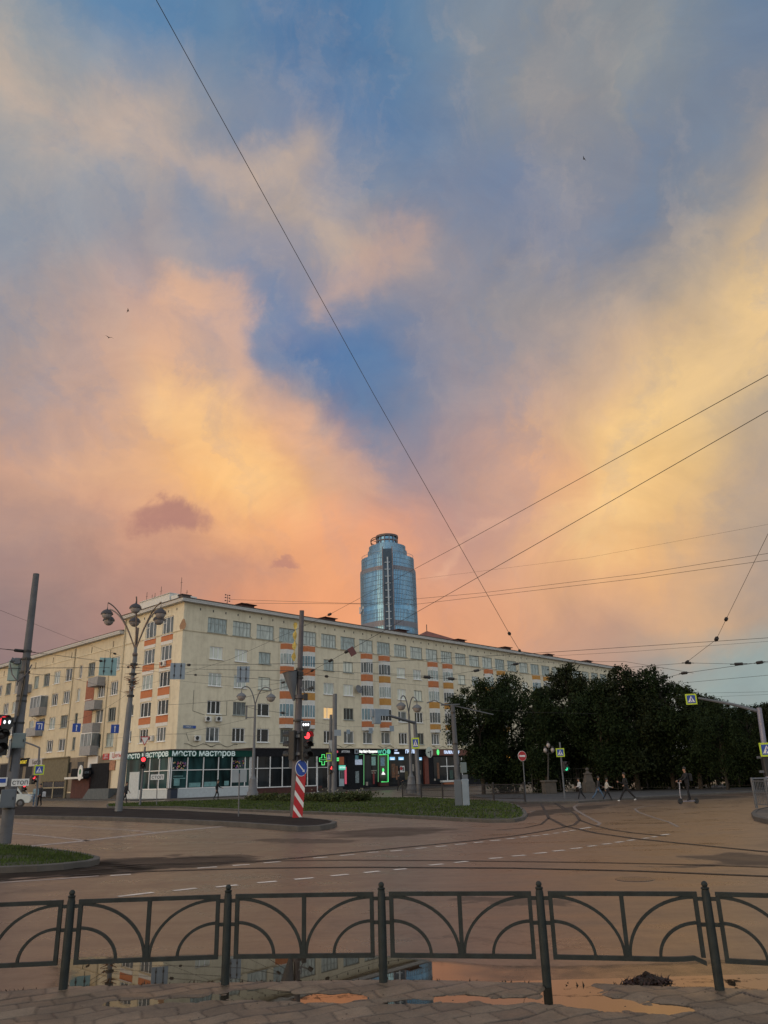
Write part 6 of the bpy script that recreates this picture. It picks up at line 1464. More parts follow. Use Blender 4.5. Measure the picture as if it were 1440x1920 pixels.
# ---------------- signs hung on span wires
def hung(px, py, wpx, hpx, Y, mat, label, rot=0.0, back=True):
    P = at(px, py, Y); s_ = (at(px + 1, py, Y) - P).length; w, h = wpx * s_, hpx * s_
    t = sgn('hanging_sign', label, 'road sign', P, face_cam(P, rot), 'signs hung on the span wires')
    MB().bbox(-w / 2, w / 2, -.015, .015, -h / 2, h / 2, .012).build('plate', mat, t)
    if back:
        d = MB()
        for x in (-.22 * w, .22 * w): 
            d.box(x - .02 * w, x + .02 * w, -.035, -.016, -.45 * h, .5 * h)
            for z in (-.26 * h, .32 * h): d.box(x - .05 * w, x + .05 * w, -.05, -.036, z - .06 * h, z + .06 * h)
        d.build('clamps', BLACK, t)
    return t, w, h
hung(202.5, 1250, 31, 33, 45, SIGNBACK2, 'teal tinted back of a square sign hung left of the tall lamp post')
hung(333, 1258.5, 27, 30, 45, SIGNBACK, 'grey back of a square sign hung over the corner of the cream block')
hung(456, 1264.5, 23.5, 30, 45, SIGNBACK, 'grey back of a sign hung over the second window column of the cream block')
for px, py, lab, kind in ((74.5, 1361, 'blue lane sign with a bent arrow hung farthest left', 'bend'), (143.5, 1364.5, 'blue lane sign with a straight arrow hung in the middle of the three', 'up'), (215.5, 1366.5, 'blue lane sign with a straight arrow hung beside the tall lamp post', 'up')):
    t, w, h = hung(px, py, 14.5, 15.5, 50, BLUE, lab, 0, False)
    if kind == 'up': MB().plate([(x * w, z * h) for x, z in arrow_up(.05, .38, .14, .22)], -.022, -.0155).build('arrow', SWHITE, t)
    else: MB().plate([(-.36 * w, .30 * h), (.30 * w, .30 * h), (.30 * w, -.42 * h), (.20 * w, -.42 * h), (.20 * w, .2 * h), (-.36 * w, .2 * h)], -.022, -.0155).build('arrow', SWHITE, t); MB().plate([(-.1 * w, -.35 * h), (-.02 * w, -.35 * h), (-.02 * w, .1 * h), (-.1 * w, .1 * h)], -.022, -.0155).build('lane_line', SWHITE, t)
t, w, h = hung(660, 1221.5, 12, 16, 30, M_('sign_dark_red', (.10, .03, .035), .5), 'small dark red tilted plate on a diagonal wire above the second pair of bays', 0, False); t.rotation_euler.y = R_(-28)
for px, py, w_px, h_px, lab in ((653, 1372, 8, 8, 'small grey hanging plate left of three over the cafe windows'), (695, 1370, 9, 10, 'small grey hanging plate in the middle of three over the cafe windows'), (734.5, 1366, 10, 10, 'small grey hanging plate right of three over the cafe windows')):
    hung(px, py, w_px, h_px, 60, SIGNBACK, lab, .6, False)
hung(633, 1374, 13, 11, 62, SIGNBACK, 'grey hanging plate beside the thick pharmacy post', 0, False)
for px, py, lab in ((751, 1424, 'grey plate left of the pair on the twin lamp post'), (760.5, 1424, 'grey plate right of the pair on the twin lamp post')):
    pass

# ---------------- park lamp with three globes, gate pillars, railings
t, A, B = pole(1029, 1497, 1028, 1412, 66, .1, .06, BLACK, 'park_lamp', 'black park lamp with three pale globes before the dark trees', 'street lamp', 10, .1)
for px, py in ((1028, 1397.5), (1022.5, 1407), (1036, 1406.5)):
    P = at(px, py, 66) - A; MB().ball(P, .16, 10, 8, 1.25).build('lamp_globe', GLB, t, True); MB().tube([B - A, P - Vector((0, 0, .25))], .03, 5).build('arm', BLACK, t); MB().lathe([(.12, 0), (.1, .08), (.02, .15)], 8, Matrix.Translation(P + Vector((0, 0, .2)))).build('cap', BLACK, t)
for px, lab in ((1031, 'broad low stone gate pillar under the park lamp'), (1106, 'tall stepped stone pillar with a ball top behind the walking people')):
    P = at(px, 1492, 63); P.z = .1; t = thing('stone_pillar', lab, 'pillar', P, .2)
    t.scale = (.50, .50, .56) if px < 1100 else (.46, .46, .42)
    if px < 1100: MB().bbox(-.95, .95, -.7, .7, 0, 1.5, .06).build('shaft', STONE, t); MB().bbox(-1.1, 1.1, -.85, .85, 1.501, 1.72, .04).build('cap', STONE, t)
    else:
        MB().bbox(-.9, .9, -.7, .7, 0, 1.75, .06).build('base', STONE, t)
        MB().lathe([(.95, 1.751), (.62, 3.1), (.78, 3.15), (.78, 3.35), (.4, 3.4), (.22, 3.7), (.2, 3.75)], 4, Matrix.Rotation(R_(45), 4, 'Z')).build('shaft', STONE, t); MB().ball((0, 0, 4.0), .3, 12, 8).build('ball', STONE, t, True)
IRON = M_('iron_black', (.02, .018, .02), .55, var=.2)
def railing(A, B, n_posts, h, label, sp=.14, mat=IRON, arch=False, name='railing', group=None):
    L = (B - A).length; t = thing(name, label, 'railing', A, math.atan2(B.y - A.y, B.x - A.x), group)
    for k in range(n_posts + 1):
        x = L * k / n_posts; MB().bbox(x - .045, x + .045, -.045, .045, 0, h + .1, .015).build('post', mat, t)
    d = MB(); d.box(0, L, -.018, .018, h - .04, h).box(0, L, -.018, .018, .12, .16).box(0, L, -.018, .018, h * .55, h * .55 + .03)
    d.build('rails', mat, t); d = MB(); x = sp
    while x < L: d.box(x - .009, x + .009, -.009, .009, .161, h - .041); x += sp
    tag(d.build('bars', mat, t), kind='stuff'); return t
a, b_ = G(755, 1495, .1), G(985, 1503, .1); a.z = b_.z = .1
railing(a, b_, 5, .95, 'low black railing along the pavement before the orange shop')
a, b_ = at(1000, 1490, 70), at(1700, 1462, 62); a.z = b_.z = .1
railing(a, b_, 12, 1.8, 'tall black park railing behind the walking people', .22)
a, b_ = at(1421, 1528, 31.5), at(1475, 1535, 29.5); a.z = b_.z = .14
t = railing(a, b_, 2, 1.0, 'galvanised guard railing on the kerbed island at the right edge', .12, STEEL)
d = MB(); q = at(1421, 1528, 31.5); e = at(1418, 1484, 38) ; e.z = 0; d.tube([(0, 0, 1.06), (.05, 2.6, 1.06)], .035, 6).tube([(.05, 2.6, 1.06), (.05, 2.6, 0)], .035, 6); d.build('return_rail', STEEL, t)

# ------------------------------------------------------------------ trees and bushes
def leaf_mat(name, lo, hi):
    m, N, b = mat_base(name)
    tc = N.new('ShaderNodeTexCoord').outputs['Object']
    g = N.new('ShaderNodeNewGeometry').outputs['Random Per Island']
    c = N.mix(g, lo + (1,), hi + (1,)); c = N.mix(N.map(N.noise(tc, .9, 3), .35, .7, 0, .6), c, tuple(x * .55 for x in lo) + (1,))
    N.link(c, b.inputs['Base Color']); b.inputs['Roughness'].default_value = .6; b.inputs['Specular IOR Level'].default_value = .08
    return m
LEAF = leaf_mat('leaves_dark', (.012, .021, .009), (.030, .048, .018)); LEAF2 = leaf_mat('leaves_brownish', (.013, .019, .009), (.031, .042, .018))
BARK = M_('bark', (.035, .028, .022), .9, var=.3, bump=.4, bscale=12)
def leaves_mesh(name, lumps, n, size, seed, mat, lean=.55):
    rg = np.random.default_rng(seed)
    L = np.array(lumps); vol = L[:, 3] * L[:, 4] * L[:, 5]; idx = rg.choice(len(L), n, p=vol ** .8 / (vol ** .8).sum())
    d = rg.normal(size=(n, 3)); d /= np.linalg.norm(d, axis=1)[:, None]
    r = rg.random(n) ** .42; ctr = L[idx, :3] + d * (r * (1 + .28 * rg.normal(size=n) * (r > .8)))[:, None] * L[idx, 3:6]
    u = rg.normal(size=(n, 3)); u /= np.linalg.norm(u, axis=1)[:, None]; w = np.cross(u, rg.normal(size=(n, 3))); w /= np.linalg.norm(w, axis=1)[:, None]
    s = size * rg.uniform(.55, 1.25, n)[:, None]; u = u * s; w = w * s * lean
    V = np.stack([ctr - u, ctr + w * .9, ctr + u, ctr - w * .9], 1).reshape(-1, 3); F = np.arange(4 * n).reshape(n, 4)
    me = bpy.data.meshes.new(name); me.from_pydata(V.tolist(), [], F.tolist()); me.materials.append(mat); return me
def tree_kit(seed, H, R0, zb, n, mat, lumps_n=26):
    rn = random.Random(seed); lumps = []
    for k in range(lumps_n):
        z = zb + (H - zb) * (k + rn.random()) / lumps_n; t = (z - zb) / (H - zb)
        env = R0 * (math.sin(math.pi * min(1, .16 + t * .80)) ** .6); a = rn.uniform(0, 6.28); q = env * rn.uniform(.25, .86)
        s = R0 * rn.uniform(.26, .44) * (1.0 if t < .8 else .62)
        lumps.append((q * math.cos(a), q * math.sin(a), z, s, s, s * rn.uniform(.7, 1.15)))
    for k in range(16):                      # upright leader shoots that make the ragged top
        a = rn.uniform(0, 6.28); q = R0 * rn.uniform(.05, .85); z = H * rn.uniform(.80, .98) - q * .35; lumps.append((q * math.cos(a), q * math.sin(a), z, R0 * .085, R0 * .085, H * rn.uniform(.05, .1)))
    me = leaves_mesh('crown', lumps, int(n * 1.9), .125, seed, mat)
    tb = MB(); tb.tube([(0, 0, -.1), (.05, .02, H * .2), (.0, .1, H * .45), (.1, 0, H * .78)], [.2, .16, .11, .03], 8)
    for l in lumps[::2]:
        z0 = max(zb * .7, l[2] - 1.6); tb.tube([(0, .03, z0), (l[0] * .5, l[1] * .5, z0 + (l[2] - z0) * .6), (l[0], l[1], l[2])], [.07, .045, .012], 5)
    o = tb.build('trunk', BARK, None, True); tm = o.data; bpy.data.objects.remove(o)
    return me, tm, H
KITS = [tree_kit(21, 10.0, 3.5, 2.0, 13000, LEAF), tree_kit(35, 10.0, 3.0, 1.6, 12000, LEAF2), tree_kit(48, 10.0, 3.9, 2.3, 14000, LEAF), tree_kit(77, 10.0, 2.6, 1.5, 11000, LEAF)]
TREES = [(893, 1276, 73, 0, 'dark tree farthest left of the park row, its crown over the orange shop column', 1.0), (952, 1262, 76, 2, 'dark tree behind the no entry sign, leaving gaps that show the cream wall', .9),
    (1060, 1243, 70, 1, 'dark brownish tree with a feathery pointed top, above the park corner crossing sign', 1.05), (1010, 1290, 68, 3, 'shorter dark tree between the no entry sign and the three globe park lamp', 1.0),
    (1115, 1270, 66, 2, 'dark tree standing over the tall stepped stone pillar', .95), (1168, 1247, 66, 1, 'tall dark tree whose ragged top touches the last roof vent of the cream block', 1.15),
    (1232, 1250, 66, 0, 'tall dark bushy tree just left of the hanging crossing sign', 1.0), (1285, 1284, 64, 3, 'dark tree with its top right behind the hanging crossing sign', 1.25),
    (1338, 1312, 60, 2, 'dark tree under the arm of the violet mast', .95), (1395, 1322, 60, 0, 'dark low tree left of the violet mast', 1.05), (1450, 1312, 58, 1, 'dark tree behind the violet mast at the right edge', 1.2),
    (1200, 1285, 80, 2, 'dark tree in the second row filling the gap between the two tallest trees', 1.0), (1320, 1300, 80, 1, 'second row tree showing over the mast arm', 1.2), (1420, 1318, 84, 3, 'farther tree whose top shows beside the head of the violet mast', 1.5),
    (1090, 1290, 86, 0, 'second row tree against the end of the cream block', 1.1), (1375, 1325, 95, 2, 'distant dark tree filling the skyline under the mast arm', 1.3), (1520, 1318, 62, 2, 'dark tree outside the right edge of the picture', 1.1), (1600, 1318, 66, 0, 'dark tree farther outside the right edge', 1.1)]
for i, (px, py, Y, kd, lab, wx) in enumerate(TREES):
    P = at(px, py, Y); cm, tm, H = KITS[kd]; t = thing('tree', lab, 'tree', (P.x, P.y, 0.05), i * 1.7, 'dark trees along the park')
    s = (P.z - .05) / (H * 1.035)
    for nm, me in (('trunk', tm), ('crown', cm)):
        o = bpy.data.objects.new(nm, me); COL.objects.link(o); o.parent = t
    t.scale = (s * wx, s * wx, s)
# clipped dark hedge that closes the view under the crowns
def shrub(name, label, cat, P, sx, sy, h, n, seed, mat, size=.1, group=None):
    t = thing(name, label, cat, P, 0, group); rn = random.Random(seed); l = []
    for k in range(9): l.append((rn.uniform(-.7, .7) * sx, rn.uniform(-.6, .6) * sy, h * rn.uniform(.14, .75), sx * .40, sy * .55, h * .34))
    o = bpy.data.objects.new('foliage', leaves_mesh('foliage', l, n, size, seed, mat)); COL.objects.link(o); o.parent = t
    d = MB()
    for q in l[:5]: d.tube([(q[0] * .3, q[1] * .3, 0), (q[0], q[1], q[2])], [.02, .008], 5)
    d.build('stems', BARK, t); return t
HPOS = [(1000, 72), (1062, 71), (1128, 70), (1195, 69), (1262, 68), (1330, 67), (1400, 66), (1470, 65), (1545, 64), (945, 75)]
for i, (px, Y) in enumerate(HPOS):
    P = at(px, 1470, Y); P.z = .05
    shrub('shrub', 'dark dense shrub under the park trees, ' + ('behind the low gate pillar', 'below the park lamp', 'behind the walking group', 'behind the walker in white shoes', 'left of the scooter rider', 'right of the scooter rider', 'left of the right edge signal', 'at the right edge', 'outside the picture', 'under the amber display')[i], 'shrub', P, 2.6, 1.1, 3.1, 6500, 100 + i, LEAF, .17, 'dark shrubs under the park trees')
WEED = leaf_mat('weeds', (.036, .050, .018), (.09, .105, .042))
for i, (px, py, hp, wd) in enumerate(((488, 1501, 10, 1.5), (512, 1502, 13, 1.8), (538, 1503, 11, 1.5), (583, 1503, 14, 1.6), (606, 1503, 12, 1.5), (632, 1504, 13, 1.7), (655, 1504, 14, 1.9), (676, 1503, 9, 1.3))):
    P = G(px, py, .1)
    t = shrub('bush', 'low weedy bush on the verge, ' + ('at the foot of the twin lamp post', 'second from the twin lamp post', 'left of the striped board', 'just right of the striped board', 'between the striped board and the pharmacy posts', 'at the foot of the thick pharmacy post', 'dark and broad under the cafe', 'last and smallest towards the cafe')[i], 'bush', P, wd, .9, hp * .052, 900, 300 + i, WEED, .085, 'weedy bushes on the verge')
    if i in (3, 4, 6): 
        d = MB(); rn = random.Random(i)
        for k in range(9): d.ball((rn.uniform(-1, 1) * wd * .8, rn.uniform(-.5, .2), hp * .062 * rn.uniform(.7, 1.05)), .035, 5, 4)
        tag(d.build('blossoms', M_('blossom', (.35, .33, .27), .7), t), kind='stuff')

# ------------------------------------------------------------------ heap of soil and litter by the fence
c = G(1213, 1840, .03); t = thing('soil_heap', 'small heap of dark soil and dead leaves by the kerb under the bent fence panel', 'soil heap', c, .1)
rg = random.Random(12); d = MB(); n = 28; rings = 7; vs = [(0, 0, .075)]; fs = []
for r_ in range(1, rings + 1):
    for k in range(n):
        a = 6.283 * k / n; q = r_ / rings; vs.append((.155 * q * math.cos(a) * (1 + .25 * math.sin(3 * a + 1)) + rg.uniform(-.008, .008), .075 * q * math.sin(a) + rg.uniform(-.006, .006), .05 * (1 - q ** 1.3) + rg.uniform(-.016, .022) * (1 - q * .7) - .004))
for k in range(n): fs.append((0, 1 + k, 1 + (k + 1) % n))
for r_ in range(rings - 1):
    for k in range(n): a, b_ = 1 + r_ * n + k, 1 + r_ * n + (k + 1) % n; fs.append((a, a + n, b_ + n, b_))
SOILD = M_('wet_soil', (.020, .010, .007), .6, var=.5, scale=25, bump=.8, bscale=60)
d.add(vs, fs); d.build('mound', SOILD, t)
d = MB()
for k in range(210):
    a = rg.uniform(0, 6.28); q = rg.random() ** .5 * 1.25; x, y = .17 * q * math.cos(a), .085 * q * math.sin(a); z = max(.002, .05 * (1 - q)); s = rg.uniform(.012, .045); b_ = rg.uniform(0, 6.28)
    u = Vector((math.cos(b_), math.sin(b_), rg.uniform(-.2, 1.2))) * s; w = Vector((-math.sin(b_), math.cos(b_), rg.uniform(-.3, .3))) * s * .5; p = Vector((x, y, z))
    d.add([p - u * .2 - w, p + u * .4 + w * .2, p + u, p - u * .2 + w], [(0, 1, 2, 3)])
tag(d.build('dead_leaves', M_('dead_leaf', (.035, .014, .010), .6, var=.5, scale=40), t), kind='stuff')
d = MB()                                     # crumbs and grass along the kerb
for k in range(260):
    x = rg.uniform(-3.6, 3.6); y = edge_y(x) - rg.uniform(-.03, .05) - .03; a = rg.uniform(0, 6.28); s = rg.uniform(.003, .010)
    z = .02; d.add([(x - s, y, z), (x + s * .8, y - s * .5, z), (x + rg.uniform(-.02, .02), y + rg.uniform(-.01, .01), z + s * rg.uniform(1.2, 4))], [(0, 1, 2)])
for k in range(110):
    x = rg.uniform(-2.5, 2.6); y = rg.uniform(5.7, 7.1); s = rg.uniform(.003, .008); d.add([(x - s, y - s, .037), (x + s, y - s * .6, .037), (x + s * .4, y + s, .04), (x - s * .7, y + s * .6, .038)], [(0, 1, 2, 3)])
tag(d.build('kerb_litter', M_('litter_dark', (.03, .022, .015), .8, var=.5), None), kind='stuff')

# ------------------------------------------------------------------ people
def cloth(name, c, rough=.85): return M_(name, c, rough, var=.18, scale=6)
SKIN = M_('skin', (.36, .20, .14), .55, var=.06); HAIRD = M_('hair_dark', (.02, .014, .011), .6); SHOEW = M_('shoe_white', (.62, .62, .62), .5); SHOED = M_('shoe_dark', (.02, .02, .022), .5)
HANDM = None
def person(label, P, rot, H, legs, arms, top, bottom, shoes, hair=HAIRD, lean=0.0, group='people crossing and walking by', hood=False, bag=None):
    """legs: per side (hip angle, knee bend); arms: per side (shoulder swing, elbow bend, outward); angles in degrees, + is forward (x)."""
    global HANDM
    t = thing('person', label, 'person', P, rot, group); k = H / 1.75
    ln = R_(lean); up = Vector((math.sin(ln), 0, math.cos(ln)))
    segs, rad, edges, zone = [], [], [], []
    def vert(p, r, z): segs.append(Vector(p)); rad.append(r); zone.append(z); return len(segs) - 1
    feet = []
    def leg_pts(side, a, b_):
        hip = Vector((0, side * .09, .0)); a, b_ = R_(a), R_(b_)
        kn = hip + Vector((math.sin(a), 0, -math.cos(a))) * .43; an = kn + Vector((math.sin(a - b_), 0, -math.cos(a - b_))) * .42
        return hip, kn, an
    L = [leg_pts(s, *legs[i]) for i, s in enumerate((-1, 1))]
    low = min(l[2].z for l in L); hz = .085 - low
    pel = vert((0, 0, hz), .125, 'b'); edges_ = []
    sp1 = vert(Vector((0, 0, hz)) + up * .20, .12, 't'); edges.append((pel, sp1))
    ch = vert(Vector((0, 0, hz)) + up * .40, .145, 't'); edges.append((sp1, ch))
    nk0 = vert(Vector((0, 0, hz)) + up * .53, .075, 't'); edges.append((ch, nk0))
    nk = vert(Vector((.01, 0, hz)) + up * .60, .052, 's'); edges.append((nk0, nk))
    h1 = vert(Vector((.025, 0, hz)) + up * .68, .082, 's'); edges.append((nk, h1)); h2 = vert(Vector((.015, 0, hz)) + up * .775, .088, 'h' if hood else 's'); edges.append((h1, h2))
    h3 = vert(Vector((.008, 0, hz)) + up * .835, .055, 'h' if hood else 's'); edges.append((h2, h3))
    for i, s in enumerate((-1, 1)):
        hip, kn, an = [q + Vector((0, 0, hz)) for q in L[i]]
        a = vert(hip + Vector((0, 0, -.06)), .095, 'b'); edges.append((pel, a)); th = vert(hip.lerp(kn, .55), .082, 'b'); edges.append((a, th)); b_ = vert(kn, .062, 'b'); edges.append((th, b_))
        cf_ = vert(kn.lerp(an, .35), .062, 'b'); edges.append((b_, cf_)); c = vert(an, .046, 'b'); edges.append((cf_, c))
        lift = max(0, an.z - .10); toe = an + Vector((.155, 0, -.045 - (.05 if lift > .03 else 0))); e = vert(an + Vector((.02, 0, -.04)), .045, 'f'); edges.append((c, e)); f_ = vert(toe, .036, 'f'); edges.append((e, f_))
        sh = Vector((0, s * .165, hz)) + up * .49; sw, eb, out = arms[i]; sw, eb, out = R_(sw), R_(eb), R_(out)
        el = sh + Vector((math.sin(sw), s * math.sin(out), -math.cos(sw))).normalized() * .29; wr = el + Vector((math.sin(sw + eb), s * math.sin(out) * .3, -math.cos(sw + eb))).normalized() * .25
        a = vert(sh, .066, 't'); edges.append((ch, a)); m_ = vert(sh.lerp(el, .5), .055, 't'); edges.append((a, m_)); b_ = vert(el, .046, 't'); edges.append((m_, b_)); c = vert(wr, .034, 't'); edges.append((b_, c))
        hd = wr + (wr - el).normalized() * .035; g = vert(hd, .030, 's'); edges.append((c, g))
        if HANDM is None:
            q = MB(); q.tube([(0, 0, 0), (0, 0, -.045), (0, 0, -.085)], [.022, .036, .034], 8)
            for fi, (x, l, r) in enumerate(((-.026, .070, .0085), (-.009, .080, .009), (.009, .075, .0088), (.025, .058, .0078))):
                q.tube([(x, 0, -.078), (x * 1.08, .006, -.078 - l * .5), (x * 1.1, .024, -.078 - l)], [r, r * .95, r * .7], 6)
            q.tube([(-.03, .0, -.03), (-.055, .012, -.058), (-.058, .024, -.088)], [.011, .010, .007], 6)
            o = q.build('hand', SKIN, None, True); HANDM = o.data; bpy.data.objects.remove(o)
        o = bpy.data.objects.new('hand', HANDM); COL.objects.link(o); o.parent = t; o.location = wr * k
        o.rotation_euler = (-(wr - el)).to_track_quat('Z', 'X').to_euler(); o.scale = (k, k, k)
    me = bpy.data.meshes.new('body'); me.from_pydata([p * k for p in segs], edges, [])
    o = bpy.data.objects.new('body', me); COL.objects.link(o)
    sk_ = o.modifiers.new('skin', 'SKIN'); sk_.use_smooth_shade = True; o.modifiers.new('sub', 'SUBSURF').levels = 1
    for i, sv in enumerate(me.skin_vertices[0].data): sv.radius = (rad[i] * k, rad[i] * k); sv.use_root = (i == 0)
    bpy.context.view_layer.update()
    bm_ = bpy.data.meshes.new_from_object(o.evaluated_get(bpy.context.evaluated_depsgraph_get())); bpy.data.objects.remove(o)
    mats = {'t': top, 'b': bottom, 's': SKIN, 'f': shoes, 'h': top}; order = list('tbsfh'); bm_.materials.clear()
    for q in order: bm_.materials.append(mats[q])
    S = [p * k for p in segs]
    for pl in bm_.polygons:
        c = pl.center; best = min(range(len(S)), key=lambda j: (S[j] - c).length - rad[j] * k * .9); pl.material_index = order.index(zone[best]); pl.use_smooth = True
    bm_.name = 'body'; b_ = bpy.data.objects.new('body', bm_); COL.objects.link(b_); b_.parent = t
    if not hood:                             # hair cap, and a small nose so the head has a front
        hc = (S[h2] + Vector((-.012, 0, .012)) * k); q = MB(); q.ball(hc, .103 * k, 12, 8, 1.08); q.v = [(x, y, z if z > hc.z - .02 * k or x < hc.x else hc.z - .02 * k) for x, y, z in q.v]; q.build('hair', hair, t, True)
    q = MB(); n0 = S[h1] + Vector((.075, 0, .03)) * k; q.tube([n0 + Vector((0, 0, .03)) * k, n0 + Vector((.022, 0, -.005)) * k, n0 + Vector((.004, 0, -.012)) * k], [.006 * k, .012 * k, .006 * k], 6)
    q.build('nose', SKIN, t, True)
    if bag: bag(t, S, k, hz)
    return t
JW = cloth('jacket_white', (.52, .52, .54)); JB = cloth('jacket_black', (.014, .014, .017)); PB = cloth('trousers_black', (.012, .012, .016)); JEAN = cloth('jeans_blue', (.07, .12, .20)); JD = cloth('jacket_dark', (.035, .032, .034)); TW = cloth('top_cream', (.42, .40, .36)); JLB = cloth('top_light_blue', (.22, .33, .40))
def backpack(mat, sx=1.0):
    def f(t, S, k, hz): MB().bbox(-.30 * k, -.12 * k, -.15 * k * sx, .15 * k * sx, (hz + .12) * k, (hz + .52) * k, .04 * k).build('backpack', mat, t)
    return f
def sidebag(mat):
    def f(t, S, k, hz): MB().bbox(-.34 * k, .02 * k, .20 * k, .36 * k, (hz - .18) * k, (hz + .22) * k, .05 * k).build('bag', mat, t)
    return f
RW, LW = 0.0, math.pi                        # walking to the right / left of the picture
person('person in a white jacket and black trousers looking down, before the stone pillar', G(1090, 1500, .02), LW + .15, 1.24, ((-24, 12), (22, 4)), ((14, 62, 4), (16, 70, 4)), JW, PB, SHOED, lean=5)
person('person in a dark jacket and blue jeans beside someone in a pale top', G(1124, 1500, .02), RW, 1.36, ((30, 5), (-28, 16)), ((-22, 20, 8), (24, 40, 8)), JD, JEAN, SHOED, lean=5)
person('person in a pale top and dark trousers right of the one in jeans', G(1140, 1501, .02), RW + .1, 1.22, ((-26, 10), (26, 4)), ((18, 60, 8), (-16, 20, 8)), TW, PB, SHOED, lean=4, bag=None)
person('person all in black with bright white shoes taking a long stride', G(1177, 1502, .02), LW + .1, 1.56, ((33, 2), (-33, 10)), ((18, 95, 10), (-14, 85, 10)), JB, PB, SHOEW, lean=4, hair=HAIRD)
sp_ = G(1292, 1507, .0)
person('person in black riding an electric scooter to the left', Vector((sp_.x + .05, sp_.y, .145)), LW + .1, 1.52, ((-4, 6), (8, 8)), ((34, 32, 10), (34, 32, 10)), JB, PB, SHOED, lean=4, group='riders', bag=backpack(JB))
person('person in black stepping past the white base wall of the green shop', G(406, 1500, .10), RW, 1.70, ((22, 24), (-14, 14)), ((-28, 40, 8), (22, 50, 8)), JB, PB, SHOED, lean=6)
person('person in dark clothes carrying a round black bag behind the tall lamp post', G(234, 1506, .09), RW - .2, 1.74, ((16, 6), (-16, 10)), ((-10, 20, 10), (12, 25, 10)), JD, PB, SHOED, lean=4, bag=sidebag(JB))
person('person in pale blue jeans and light top standing at the far left kerb', G(64, 1512.5, .05), -1.2, 1.72, ((6, 4), (-6, 6)), ((-6, 14, 8), (8, 22, 8)), JLB, JEAN, SHOEW)
person('person in black trousers and grey top with a white bag at the far left kerb', G(72.5, 1511.5, .05), -1.9, 1.80, ((5, 4), (-8, 8)), ((-6, 16, 8), (8, 30, 8)), JD, PB, SHOED, bag=sidebag(JW))
person('person in black standing before the grill window next to a bicycle', G(748, 1483.5, .10), RW + .3, 1.78, ((6, 4), (-6, 6)), ((20, 60, 8), (14, 50, 8)), JB, PB, SHOED)

# scooter under the rider
t = thing('kick_scooter', 'dark electric kick scooter with a pale stem under the rider in black', 'scooter', (sp_.x, sp_.y, 0.0), LW + .1)
t.scale = (.86, .86, .88)
d = MB(); d.bbox(-.36, .36, -.09, .09, .115, .165, .02); d.build('deck', M_('deck_violet', (.20, .19, .24), .5), t)
d = MB(); d.tube([(.40, 0, .14), (.46, 0, .45), (.40, 0, 1.12)], .028, 8).tube([(.40, -.24, 1.12), (.40, .24, 1.12)], .018, 8); d.build('stem', M_('stem_pale', (.35, .34, .38), .45), t)
for x in (-.46, .50):
    w = MB(); ring = [(x + .115 * math.cos(a * .3927), 0, .15 + .115 * math.sin(a * .3927)) for a in range(17)]; w.tube(ring, .042, 8, False); wh = w.build('wheel', SHOED, t, True)
    MB().lathe([(.08, -.025), (.08, .025)], 12, Matrix.Translation((x, 0, .15)) @ Matrix.Rotation(math.pi / 2, 4, 'X')).build('rim', BLACK, wh)
# bicycle at the shop
b0 = G(763, 1484, .10); t = thing('bicycle', 'dark bicycle with pale rims parked before the grill window', 'bicycle', b0, .25)
for x in (-.52, .52):
    w = MB(); w.tube([(x + .32 * math.cos(a * .2618), 0, .34 + .32 * math.sin(a * .2618)) for a in range(25)], .022, 6, False); wh = w.build('wheel', M_('tyre_pale', (.16, .18, .15), .6), t, True)
    s_ = MB()
    for a in range(8): s_.tube([(x, 0, .34), (x + .31 * math.cos(a * .785), 0, .34 + .31 * math.sin(a * .785))], .004, 4)
    tag(s_.build('spokes', STEEL, wh), kind='stuff')
FRM = M_('bike_frame', (.05, .07, .05), .4)
d = MB(); bb, st_, hd_ = (-.08, 0, .32), (-.2, 0, .82), (.38, 0, .80)
for p, q in ((bb, st_), (bb, hd_), (st_, hd_), (bb, (-.52, 0, .34)), (st_, (-.52, 0, .34)), (hd_, (.52, 0, .34))): d.tube([p, q], .02, 6)
d.build('frame', FRM, t); d = MB(); d.bbox(-.34, -.08, -.07, .07, .86, .92, .02); d.build('saddle', BLACK, t); d = MB(); d.tube([(.36, 0, .8), (.36, 0, .98)], .015, 6).tube([(.30, -.28, 1.0), (.36, 0, .98), (.30, .28, 1.0)], .014, 6); d.build('handlebar', BLACK, t)
# white van cut by the mast at the far left
vp = G(10, 1514, .05); t = thing('van', 'white van at the far left, mostly hidden behind the grey junction box', 'van', vp, .12)
prof = [(-2.4, .35), (2.15, .35), (2.25, .55), (2.22, .85), (1.5, 1.05), (.95, 1.72), (.75, 1.82), (-2.3, 1.84), (-2.42, 1.6)]
MB().plate(prof, -.85, .85).build('body', M_('van_white', (.55, .60, .60), .35, var=.05), t)
MB().plate([(.55, 1.08), (1.32, 1.08), (.86, 1.66), (.55, 1.7)], -.86, -.851).build('side_window', P_DARK, t); MB().plate([(-.5, 1.08), (.45, 1.08), (.45, 1.7), (-.5, 1.7)], -.86, -.851).build('side_window', P_DARK, t)
MB().add([(1.5, -.7, 1.055), (1.5, .7, 1.055), (.96, .66, 1.715), (.96, -.66, 1.715)], [(0, 1, 2, 3)], Matrix.Translation((.012, 0, .012))).build('windscreen', P_DARK, t)
for x in (-1.5, 1.45):
    w = MB(); w.lathe([(.001, -.1), (.3, -.1), (.33, -.06), (.33, .1), (.001, .1)], 18, Matrix.Translation((x, -.78, .33)) @ Matrix.Rotation(math.pi / 2, 4, 'X')); wh = w.build('wheel', SHOED, t, True); MB().lathe([(.001, .101), (.18, .101), (.001, .12)], 12, Matrix.Translation((x, -.78, .33)) @ Matrix.Rotation(math.pi / 2, 4, 'X')).build('rim', STEEL, wh)
MB().box(2.16, 2.27, -.78, -.5, .6, .78).build('headlight', SWHITE, t)

